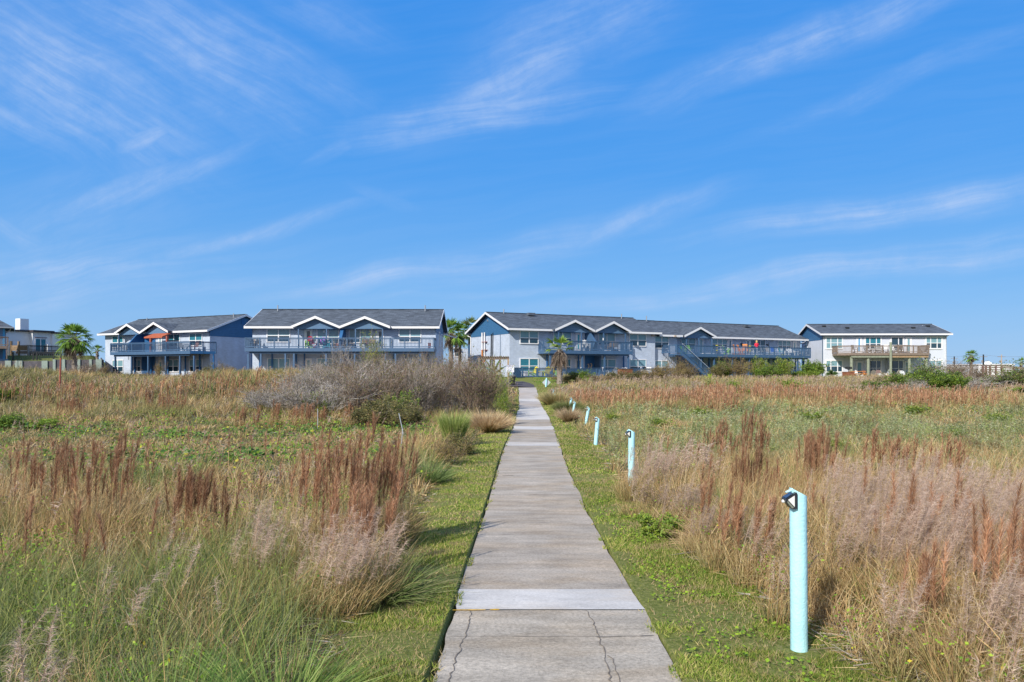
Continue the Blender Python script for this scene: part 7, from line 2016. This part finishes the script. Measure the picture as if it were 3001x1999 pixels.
tuft('straw_tuft', 1622, 45, .9, 1.0, 2600, [(.55, .46, .22), (.44, .36, .18), (.34, .32, .14)], 'yellowish straw tuft around the slim aqua post', stiff=.45, w=.022)
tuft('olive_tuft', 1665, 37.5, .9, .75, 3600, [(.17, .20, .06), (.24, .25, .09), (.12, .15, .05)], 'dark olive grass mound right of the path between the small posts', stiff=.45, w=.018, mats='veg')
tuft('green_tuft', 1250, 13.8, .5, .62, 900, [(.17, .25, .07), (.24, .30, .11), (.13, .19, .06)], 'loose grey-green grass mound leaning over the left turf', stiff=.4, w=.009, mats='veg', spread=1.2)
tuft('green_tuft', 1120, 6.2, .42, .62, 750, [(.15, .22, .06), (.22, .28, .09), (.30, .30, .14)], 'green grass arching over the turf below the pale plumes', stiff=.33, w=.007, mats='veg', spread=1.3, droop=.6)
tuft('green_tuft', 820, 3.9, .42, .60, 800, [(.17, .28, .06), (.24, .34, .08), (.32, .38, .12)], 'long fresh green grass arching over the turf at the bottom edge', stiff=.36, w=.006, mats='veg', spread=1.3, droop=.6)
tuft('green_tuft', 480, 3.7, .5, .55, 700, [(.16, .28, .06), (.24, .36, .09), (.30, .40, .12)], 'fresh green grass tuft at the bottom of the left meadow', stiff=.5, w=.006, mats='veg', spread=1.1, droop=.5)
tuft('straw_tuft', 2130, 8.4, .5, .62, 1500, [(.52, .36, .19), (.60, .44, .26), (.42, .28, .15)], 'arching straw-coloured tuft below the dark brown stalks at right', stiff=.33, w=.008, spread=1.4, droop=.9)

def twigs(v, base, R, H, n0, levels, kids, col, w, upright=.9, shrink=.62, spread=.75, tips=None, bend=.25, arch=0):
    """branching by levels; returns the tip points"""
    n = n0; a = rng.random(n) * 2 * pi
    P = base + np.stack([np.cos(a) * R * .25 * rng.random(n), np.sin(a) * R * .25 * rng.random(n), np.zeros(n)], 1)
    out = rng.random(n) ** .7 * R / H * 1.0
    D = unit(np.stack([np.cos(a) * out, np.sin(a) * out, np.ones(n) * upright], 1)); L = H * .62 * (.7 + .5 * rng.random(n)) * np.sqrt(1 + out ** 2) / np.sqrt(2) * 1.15
    for lv in range(levels):
        B = rng.normal(size=(len(P), 3)) * bend * .5; B[:, 2] -= arch * (lv == 0)
        c = pal(col, len(P)); ww = w * (.55 ** lv)
        v.strips(P, D, L, np.maximum(ww, w * .16), B, c, c * 1.05, seg=2 if lv < 2 else 1, taper=.6)
        if lv == levels - 1: return P + D * L[:, None] + B * L[:, None], D
        k = kids[lv] if hasattr(kids, '__len__') else kids
        t = .25 + .75 * rng.random((len(P), k)); t[:, 0] = 1.0
        Q = (P[:, None] + D[:, None] * (L[:, None] * t)[..., None] + B[:, None] * (L[:, None] * t * t)[..., None]).reshape(-1, 3)
        DD = unit(np.repeat(D, k, 0) + rng.normal(size=(len(Q), 3)) * spread * .6 + np.array([0, 0, .10]))
        L = np.repeat(L, k) * shrink * (.6 + .6 * rng.random(len(Q))); P = Q; D = DD
BARK = [(.34, .29, .245), (.25, .21, .17), (.44, .39, .35), (.17, .135, .11)]
BARKG = [(.38, .345, .32), (.50, .465, .44), (.23, .205, .185)]
BARKR = [(.23, .165, .12), (.30, .225, .17), (.16, .115, .085)]
def shrub_mesh(R, H, bark, leafcols, nleaf, lsize, w=.035, n0=10, kids=(5, 5, 4), levels=4, upright=.9, name='shrub', spread=.75, arch=0):
    """returns (branches mesh, foliage mesh)"""
    v = Veg(); tp, td = twigs(v, np.zeros((1, 3)), R, H, n0, levels, kids, bark, w, upright, spread=spread, arch=arch)
    mb = v.mesh('branches', 'twig'); mf = None
    if nleaf:
        i = rng.integers(0, len(tp), nleaf); P = tp[i] + rng.normal(size=(nleaf, 3)) * np.array([.10, .10, .08]) * H * .5
        P = P[P[:, 2] > .05]; f = Veg()
        tone = .7 + .6 * N1(P[:, 0] * 2.5 + 50, P[:, 2] * 2.5 + P[:, 1] * 2)
        f.leaves(P, unit(rng.normal(size=(len(P), 3)) + np.array([-.2, -.3, .6])), lsize * (.6 + .8 * rng.random(len(P))), pal(leafcols, len(P)) * tone[:, None], aspect=1.25)
        mf = f.mesh('foliage', 'veg')
    return mb, mf
LG = [(.10, .19, .03), (.16, .27, .04), (.24, .34, .06), (.07, .13, .025)]
LY = [(.24, .32, .04), (.32, .38, .06), (.40, .38, .07), (.16, .24, .04)]
LO = [(.15, .16, .05), (.22, .20, .07), (.28, .22, .09), (.11, .12, .04)]
LB = [(.24, .17, .08), (.32, .22, .10), (.17, .15, .06), (.30, .25, .07)]
VAR = {}
def variant(key):
    if key not in VAR:
        spec = {
            'bare1': dict(R=1.25, H=1.9, bark=BARKG, leafcols=LO, nleaf=260, lsize=.05, w=.045, n0=11, kids=(6, 6, 5)),
            'bare2': dict(R=1.25, H=2.0, bark=BARK, leafcols=LO, nleaf=350, lsize=.05, w=.040, n0=12, kids=(6, 6, 5)),
            'bare3': dict(R=1.3, H=2.0, bark=BARKR, leafcols=LO, nleaf=600, lsize=.05, w=.040, n0=12, kids=(6, 6, 5)),
            'bare4': dict(R=1.2, H=2.0, bark=BARK, leafcols=LY, nleaf=2200, lsize=.055, w=.036, n0=12, kids=(5, 6, 5)),
            'leafy': dict(R=1.1, H=2.0, bark=BARK, leafcols=LY + LG[:2], nleaf=6000, lsize=.07, w=.036, n0=12, kids=(5, 6, 4)),
            'green': dict(R=1.0, H=1.6, bark=BARK, leafcols=LG + LY[:1], nleaf=7000, lsize=.085, w=.03, n0=12, kids=(5, 5, 4)),
            'bright': dict(R=1.0, H=1.2, bark=BARK, leafcols=LG[1:3] + LY[:2], nleaf=5000, lsize=.085, w=.03, n0=10, kids=(5, 5, 3)),
            'olive': dict(R=1.2, H=1.6, bark=BARK, leafcols=LO, nleaf=7500, lsize=.06, w=.03, n0=14, kids=(5, 5, 5)),
            'mixed': dict(R=1.3, H=1.7, bark=BARKG, leafcols=LG + LO, nleaf=4200, lsize=.08, w=.045, n0=12, kids=(6, 5, 4)),
            'brown': dict(R=1.2, H=1.5, bark=BARKR, leafcols=LB, nleaf=4200, lsize=.05, w=.028, n0=14, kids=(6, 6, 4)),
            'herb': dict(R=.4, H=.8, bark=LG, leafcols=LG[1:3] + LY[:2], nleaf=900, lsize=.05, w=.012, n0=10, kids=(4, 4, 3), upright=1.6),
        }[key]
        VAR[key] = shrub_mesh(**spec)
    return VAR[key]
def shrub(key, px, Y, sx, sz, label, group=None, cat='shrub', name=None, dz=-.05, sy=None, X=None):
    if X is None: X = atpx(px, Y)
    mb, mf = variant(key)
    o = empty(name or {'bare1': 'bare_shrub', 'bare2': 'bare_shrub', 'bare3': 'bare_shrub', 'bare4': 'bare_shrub'}.get(key, 'shrub'), (X, Y, float(gz(X, Y)) + dz), rng.random() * 6.28, label, cat, group)
    o.scale = (sx, sy or sx, sz)
    b = bpy.data.objects.new('branches', mb); link(b, o)
    if mf: f = bpy.data.objects.new('foliage', mf); link(f, o)
    return o
def shrubs():
    r = random.Random(21)
    G = 'bare scrub thicket left of the path'
    LAB = 'bare grey-brown thorny shrub in the tangled thicket left of the path'
    def top_for(px): return float(np.interp(px, [770, 840, 900, 1010, 1100, 1200, 1300, 1420, 1470, 1500], [1150, 1108, 1088, 1064, 1054, 1066, 1062, 1066, 1088, 1112]))
    rows = [(30.8, 9, 790, 1180), (33.0, 14, 775, 1450), (36.5, 12, 830, 1470), (40.5, 11, 880, 1478), (45.5, 9, 960, 1480)]
    for ri, (Y, n, a, b) in enumerate(rows):
        for i in range(n):
            px = a + (b - a) * (i + .5 * (ri % 2)) / n + r.uniform(-10, 10); y = Y + r.uniform(-.9, .9); X = atpx(px, y); g = float(gz(X, y))
            zt = ZC + (HOR - top_for(px) - (34 if ri == 0 else 6 if ri == 1 else 0) - r.uniform(-6, 8)) / FPX * y
            h = max(.9, zt - g) / 1.85
            key = ('bare1', 'bare1', 'bare2')[i % 3] if px < 960 else ('bare2', 'bare3', 'bare1', 'bare3', 'bare2')[(i + ri) % 5] if px < 1400 else ('bare4', 'bare3')[i % 2]
            shrub(key, px, y, .95 * r.uniform(.8, 1.15), h * .98, LAB, G, X=X)
    shrub('leafy', 1476, 36.0, .32, .66, 'leafy yellow-green shrub hugging the left edge of the far path', sy=.7)
    shrub('leafy', 1462, 43.0, .45, .78, 'green-leaved shrub at the right end of the bare thicket, behind the leafy one')
    shrub('leafy', 1436, 52.0, .7, .50, 'green shrub below the notice board beside the dark bin')
    shrub('leafy', 1478, 29.6, .26, .55, 'bright leafy bush beside the path right of the round golden tuft')
    shrub('bare4', 1092, 41.5, .50, 1.35, 'tall spindly shrub with yellow-green leaves rising before the frontal house')
    shrub('bare1', 1000, 39.5, .45, 1.25, 'tall leafless twiggy shrub rising before the frontal house divider')
    shrub('bare3', 1270, 46, .8, 1.35, 'tall reddish bare shrub before the right end of the frontal house')
    shrub('bright', 900, 30.6, .50, .78, 'bright green bush at the front of the grey thicket')
    shrub('bright', 945, 30.0, .42, .60, 'small bright green bush right of the other at the thicket front')
    shrub('olive', 1085, 27.0, .85, .58, 'low olive-brown scrub mound behind the big brown grass stand')
    shrub('olive', 1140, 27.8, .8, .66, 'olive scrub mound left of the green spiky tuft')
    shrub('green', 1172, 29.5, .5, .66, 'dark green leafy bush among olive scrub left of the spiky tuft')
    shrub('olive', 1200, 26.2, .65, .48, 'low brown scrub directly left of the green spiky tuft')
    shrub('green', 20, 26.0, .55, .32, 'dark green bush at the left edge of the photo on the flat')
    shrub('bright', 95, 26.2, .80, .30, 'low bright green bush right of the dark one at the left edge')
    shrub('bright', 8, 36, .6, .55, 'yellow-green leafy bush on the dune at the extreme left edge')
    shrub('olive', 1340, 18.4, .5, .32, 'low weedy shrub with green leaves below the green spiky tuft')
    shrub('brown', 1322, 16.3, .34, .38, 'small brown-green weedy shrub at the left turf edge')
    # right side near: shrubby weeds at the turf edge
    shrub('bright', 1955, 8.9, .28, .26, 'small yellow-green leafy weed at the right turf edge below the second post')
    shrub('brown', 1990, 10.4, .40, .30, 'twiggy brown undergrowth at the base of the pink plumes by the second post')
    shrub('brown', 2470, 6.5, .32, .34, 'dead brown undergrowth in shade behind the nearest lamp post')
    # before the fence and the long house
    shrub('green', 1695, 64, .95, .55, 'bright green bush before the picket fence right of the near palm', sy=.8)
    shrub('bright', 1722, 62, .45, .45, 'small green bush just right of the bright one before the fence')
    shrub('brown', 1650, 64, 1.0, .45, 'brown low scrub at the foot of the near palm')
    shrub('brown', 1755, 65, 1.2, .42, 'grey-brown low scrub before the fence below the seahorses')
    shrub('olive', 1805, 66, 1.3, .50, 'olive-brown scrub left below the rusty timber box')
    shrub('olive', 1860, 66, 1.4, .55, 'olive-brown scrub right below the rusty timber box')
    for px, Y, s, h, lab in ((1910, 66, 1.1, .80, 'bare brown bush left of the three before the annexe wall'), (1955, 65, 1.2, .95, 'bare brown bush in the middle before the outside stair'), (2000, 66, 1.1, .85, 'bare brown bush at the foot of the outside stair'), (1985, 70, .9, 1.15, 'tall twiggy brown bush left of the outside stair')):
        shrub('brown', px, Y, s, h, lab)
    shrub('olive', 2105, 72, 1.0, .95, 'olive green bush before the long house, first right of the stair', sy=.9)
    shrub('green', 2128, 73, .8, .90, 'green bush right beside the olive one before the long house')
    shrub('brown', 2165, 72, 1.1, 1.25, 'tall brown twiggy bush before the long house')
    shrub('leafy', 2218, 73, .9, .95, 'yellow-green bush before the middle of the long house')
    shrub('green', 2232, 71, .9, .60, 'dark green low bush below the yellow-green one')
    shrub('green', 2262, 74, .9, .70, 'green bush right of the middle of the long house')
    shrub('leafy', 2296, 75, 1.0, .95, 'tall bright green bush before the right part of the long house')
    shrub('bright', 2340, 76, .9, .62, 'low green bush between the two houses at right')
    shrub('green', 2385, 78, 1.25, 1.0, 'large green bush at the left corner of the stucco house')
    shrub('bright', 2368, 74, 1.0, .65, 'small green bush in front of the large corner one')
    shrub('herb', 2148, 52, 1.6, 1.0, 'isolated green weed in the tan grass before the long house')
    shrub('herb', 2314, 50, 2.2, 1.35, 'broad isolated green weed in the tan grass before the house corner')
    shrub('herb', 2180, 46, 1.4, .8, 'small yellow-green weed in the rust band at right')
    shrub('herb', 2080, 55, 1.3, .9, 'small green weed left of the isolated one in the tan grass')
    for px, Y, s, h in ((1790, 30, .5, .35), (1930, 26, .6, .35), (2050, 33, .7, .4), (2230, 24, .5, .3), (2380, 31, .8, .4), (2520, 26, .6, .35), (2680, 33, .8, .45), (2800, 24, .6, .32), (2920, 29, .7, .4), (2140, 20, .4, .28), (2450, 19, .45, .28), (2880, 19.5, .5, .3)):
        shrub('herb' if int(px) % 3 else 'brown', px, Y, s * (2.0 if int(px) % 3 else .8), h * (1.5 if int(px) % 3 else 1), 'low weedy bush scattered through the grey-green weeds right of the path', 'low weedy bushes in the weeds', name='weedy_bush')
    # right-hand scrub
    R = [(2535, 52, .9, .34, 'bright'), (2575, 51, 1.0, .42, 'green'), (2620, 54, 1.1, .58, 'olive'), (2655, 53, 1.0, .70, 'green'), (2690, 55, 1.1, .88, 'mixed'), (2722, 52, 1.0, .80, 'green'),
         (2760, 55, 1.2, .90, 'mixed'), (2790, 52, 1.0, .74, 'green'), (2810, 58, 1.3, .96, 'bare2'), (2850, 57, 1.4, .92, 'bare3'), (2882, 55, 1.3, .58, 'mixed'), (2905, 58, 1.2, .55, 'bare1'),
         (2935, 56, 1.3, .56, 'olive'), (2965, 55, 1.2, .54, 'bare1'), (2992, 55, 1.3, .82, 'mixed'), (3030, 55, 1.3, .9, 'mixed'), (2835, 53, 1.2, .60, 'bare1'), (2610, 50, .9, .42, 'bare2'), (2745, 50.5, .8, .38, 'bright'), (2985, 50, .8, .40, 'bright'), (2700, 51, .7, .60, 'bare1')]
    LB_ = ['yellow-green bush at the left end of the right-hand scrub', 'green bush, second from the left in the right-hand scrub', 'olive bush in the right-hand scrub below the orange picnic table', 'green bush below the middle green balcony post',
           'tall grey-green shrub before the right ground-floor patio', 'dense green bush before the stucco house right corner', 'grey-green twiggy shrub at the stucco house right corner', 'fresh green bush under the stucco house corner',
           'bare brown shrub just right of the stucco house', 'highest brown-grey shrub under the far palm', 'grey-green shrub left of the rail fence', 'bare grey shrub below the rail fence',
           'olive shrub below the corner of the rail fence', 'bare pale shrub near the right edge', 'grey-green shrub cut by the right edge', 'grey shrub just outside the right-hand scrub edge', 'pale bare branches low in the right-hand scrub',
           'bare tangled twigs between the olive and green bushes at right', 'bright green low bush in front of the right-hand scrub', 'bright green low bush by the right edge', 'bare pale twigs fanning in the green scrub']
    for (px, Y, s, h, k), lab in zip(R, LB_): shrub(k, px, Y, s, h, lab)
    shrub('bare2', 2812, 120, 2.6, 1.05, 'distant rounded brown thicket behind the first utility pole', X=None)
    shrub('bare3', 2785, 118, 2.2, .95, 'distant rounded brown thicket right behind the stucco house')
    # left side by the houses
    shrub('olive', 604, 66, 1.0, .72, 'dark olive bush before the shaded end wall of the awning house')
    shrub('brown', 345, 66, 1.6, .50, 'brown-yellow scrub in the dip before the awning house, left part')
    shrub('brown', 400, 65, 1.6, .50, 'brown-yellow scrub in the dip before the awning house, right part')
    shrub('bare3', 250, 68, 1.0, .75, 'bare scrub right of the big palm before the retaining wall')
    shrub('bare3', 280, 69, .9, .70, 'bare scrub left of the rusty bush before the retaining wall')
    shrub('brown', 300, 70, .5, .85, 'rust-orange bush at the left corner of the awning house')
    shrub('brown', 470, 70, .45, 1.0, 'thin weedy bush in front of the blue panels of the awning house')
    shrub('brown', 660, 66, .7, .95, 'thin leafless weed bush at the foot of the shaded end wall')
shrubs()

# ------------------------------------------------------------------ palms
def fan_leaf(v, O, d, pet, R, cols, nseg=22, droop=.35, sweep=2.3, dead=False):
    """one palmate leaf: petiole from O along d, then a fan of folded blades"""
    d = d / np.linalg.norm(d); tip = O + d * pet + np.array([0, 0, -.12 * pet])
    v.strips(np.array([O]), np.array([d]), pet, .05, np.array([[0, 0, -.12]]), np.array([(.22, .28, .07)]), np.array([(.26, .30, .09)]), seg=2, taper=.3)
    up = np.cross(np.cross(d, [0, 0, 1.0]), d); 
    if np.linalg.norm(up) < .1: up = np.array([1.0, 0, 0])
    side = np.cross(d, up); side /= np.linalg.norm(side); nrm = np.cross(side, d)
    t = np.linspace(-1, 1, nseg); a = t * sweep * .5
    D = np.cos(a)[:, None] * d + np.sin(a)[:, None] * side + .10 * nrm * np.cos(a * 2)[:, None]; D = unit(D)
    L = R * (.72 + .28 * np.cos(a)) * (.9 + .2 * rng.random(nseg))
    c = pal(cols, nseg, jit=.12)
    B = np.zeros((nseg, 3)); B[:, 2] = -droop * (.5 + rng.random(nseg))
    S = unit(np.cross(D, nrm) + nrm * (rng.random((nseg, 1)) - .5) * 1.0)
    v.strips(np.repeat(tip[None], nseg, 0), D, L, R * .13, B, c, c * 1.1, seg=3, side=S, w0=.35)
def palm(px, Y, zc, R, nleaf, label, trunk_r=.17, cols=None, skirt=0, lean=0.0, g=None, petiole=.55, name='fan_palm', bottom=-.25, X=None, ragged=False, group=None, spread_low=True):
    if X is None: X = atpx(px, Y)
    g = float(gz(X, Y)) if g is None else g; H = zc - g
    cols = cols or [(.12, .24, .03), (.18, .32, .05), (.26, .40, .07), (.08, .16, .025)]
    o = empty(name, (X, Y, g), 0, label, 'palm tree', group)
    k = MB(); pts = []; rr = []
    n = max(6, int(H / .16))
    for i in range(n + 1):
        t = i / n; pts.append((lean * H * t, 0, -.3 + (H + .3) * t)); rr.append(trunk_r * (1.15 - .3 * t + .07 * (i % 2) + (.35 * max(0, 1 - t * 6))))
    k.tube(pts, rr, 11); 
    # old leaf bases on the trunk
    rnd = random.Random(int(px))
    for i in range(int(H * 26)):
        t = rnd.random(); a = rnd.random() * 6.28; z = H * t; r0 = trunk_r * (1.1 - .3 * t)
        p = Vector((lean * z + cos(a) * r0, sin(a) * r0, z)); k.bar(p, p + Vector((cos(a) * .10, sin(a) * .10, .13)), .07, .02)
    k.build('trunk', M['palmtrunk'], o)
    v = Veg(); O = np.array([lean * H, 0, H])
    for i in range(nleaf):
        a = 2.39996 * i + rng.random() * .4; e = 1.35 - (i / nleaf) * (1.35 - bottom) 
        d = np.array([cos(a) * cos(e), sin(a) * cos(e), sin(e)])
        fan_leaf(v, O + d * .08, d, R * petiole * (.8 + .4 * rng.random()), R * .58 * (.85 + .3 * rng.random()), cols, nseg=20 if Y < 75 else 14, droop=.25 + .35 * (1.3 - e) * .5)
    v.build('crown', 'veg', o)
    if skirt:
        s = Veg(); n = int(70 * skirt)
        a = rng.random(n) * 2 * pi; z = H - skirt * (.05 + .75 * rng.random(n)); r0 = trunk_r * .9
        P = np.stack([lean * z + np.cos(a) * r0, np.sin(a) * r0, z], 1); D = unit(np.stack([np.cos(a) * .75, np.sin(a) * .75, -.35 * np.ones(n) + .5 * rng.random(n)], 1))
        c = pal([(.36, .28, .22), (.26, .20, .16), (.46, .38, .31), (.18, .14, .11)], n)
        for q in range(5):
            DD = unit(D + rng.normal(size=(n, 3)) * .25)
            s.strips(P, DD, skirt * (.35 + .3 * rng.random(n)), .07, np.stack([-np.cos(a) * .15, -np.sin(a) * .15, -1.0 * np.ones(n)], 1), c, c * .9, seg=3, taper=.7)
        s.build('dead_frond_skirt', 'vegdry', o)
    return o
M['palmtrunk'] = mat('palm_trunk', (.27, .225, .19), .9, noise=.4, nscale=7, bump=.6, bscale=12)
palm(218, 70.0, 4.95, 1.6, 36, 'large green fan palm with a dead skirt left of the awning house', .2, skirt=1.5, bottom=-.75)
palm(285, 90.0, 4.35, .80, 16, 'small green fan palm on the grassy rise at far left', .14, bottom=-.3, g=3.45)
palm(1322, 84.0, 6.15, 1.9, 26, 'tall fan palm nearest the frontal house, between the two middle houses', .22, skirt=1.4, bottom=-.55)
palm(1348, 86.5, 6.0, 1.7, 24, 'fan palm with slender trunk before the small grey outbuilding', .17, skirt=.9, bottom=-.6)
palm(1376, 91.0, 6.9, 1.8, 22, 'fan palm rising behind the white gable end', .18, cols=[(.16, .22, .05), (.24, .29, .09), (.32, .33, .13)], bottom=-.6, skirt=.9)
palm(1640, 62.0, 3.62, 1.45, 10, 'near fan palm with a ragged brown skirt before the picket fence', .19, skirt=1.25, bottom=.05, cols=[(.16, .28, .04), (.24, .38, .06), (.34, .44, .09)], g=.95, petiole=.5)
palm(2846, 112.0, 4.15, 1.05, 26, 'fan palm against the sky right of the stucco house', .2, bottom=-.7, skirt=.7)
palm(2993, 95.0, 2.95, .75, 14, 'small fan palm top at the far right edge', .15, bottom=-.3)
def rosette(px, Y, R, cols, label, n=70, g=None, name='sago_palm', cat='plant', e0=-.1, stem=.0, w=.05):
    X = atpx(px, Y); g = float(gz(X, Y)) if g is None else g; v = Veg()
    a = rng.random(n) * 2 * pi; e = e0 + (1.45 - e0) * rng.random(n)
    D = np.stack([np.cos(a) * np.cos(e), np.sin(a) * np.cos(e), np.sin(e)], 1)
    v.strips(np.repeat(np.array([[0, 0, stem]]), n, 0), D, R * (.8 + .3 * rng.random(n)), w, np.stack([0 * a, 0 * a, -.3 * np.ones(n)], 1), pal(cols, n), pal(cols, n) * 1.1, seg=3, taper=1)
    o = empty(name, (X, Y, g), 0, label, cat); v.build('fronds', 'veg', o)
    k = MB(); k.tube([(0, 0, -.2), (0, 0, stem + .1)], [.12, .10], 8); k.build('stem', M['palmtrunk'], o)
rosette(2437, 84, .85, [(.05, .11, .03), (.09, .16, .04), (.13, .20, .06)], 'dark spiky sago palm before the stucco house left windows', 150, stem=.4, w=.09)
rosette(2080, 68, .85, [(.30, .40, .05), (.38, .44, .08)], 'yellow-green spiky agave at the foot of the outside stair', 60, name='agave', w=.10, stem=.1)
def banana():
    px, Y = 1446, 71.5; X = atpx(px, Y); g = float(gz(X, Y)); o = empty('banana_plant', (X, Y, g), 0, 'broad-leaved plant top behind the pergola against the gable end', 'plant')
    v = Veg()
    for a, h in ((.3, 2.3), (-.35, 2.0), (.05, 2.5), (.9, 1.7)):
        v.strips(np.array([[0, 0, .2]]), unit(np.array([[a, .1 * a, 1.0]])), h * .95, .28, np.array([[a * .3, 0, -.1]]), np.array([(.08, .16, .03)]), np.array([(.14, .26, .05)]), seg=6, w0=.15, side=np.array([[.9, .2, -.3 * a]]))
    v.build('leaves', 'veg', o)
    k = MB(); k.tube([(0, 0, -.2), (0, 0, .9)], [.10, .06], 8); k.build('stem', M['veg'], o)
banana()
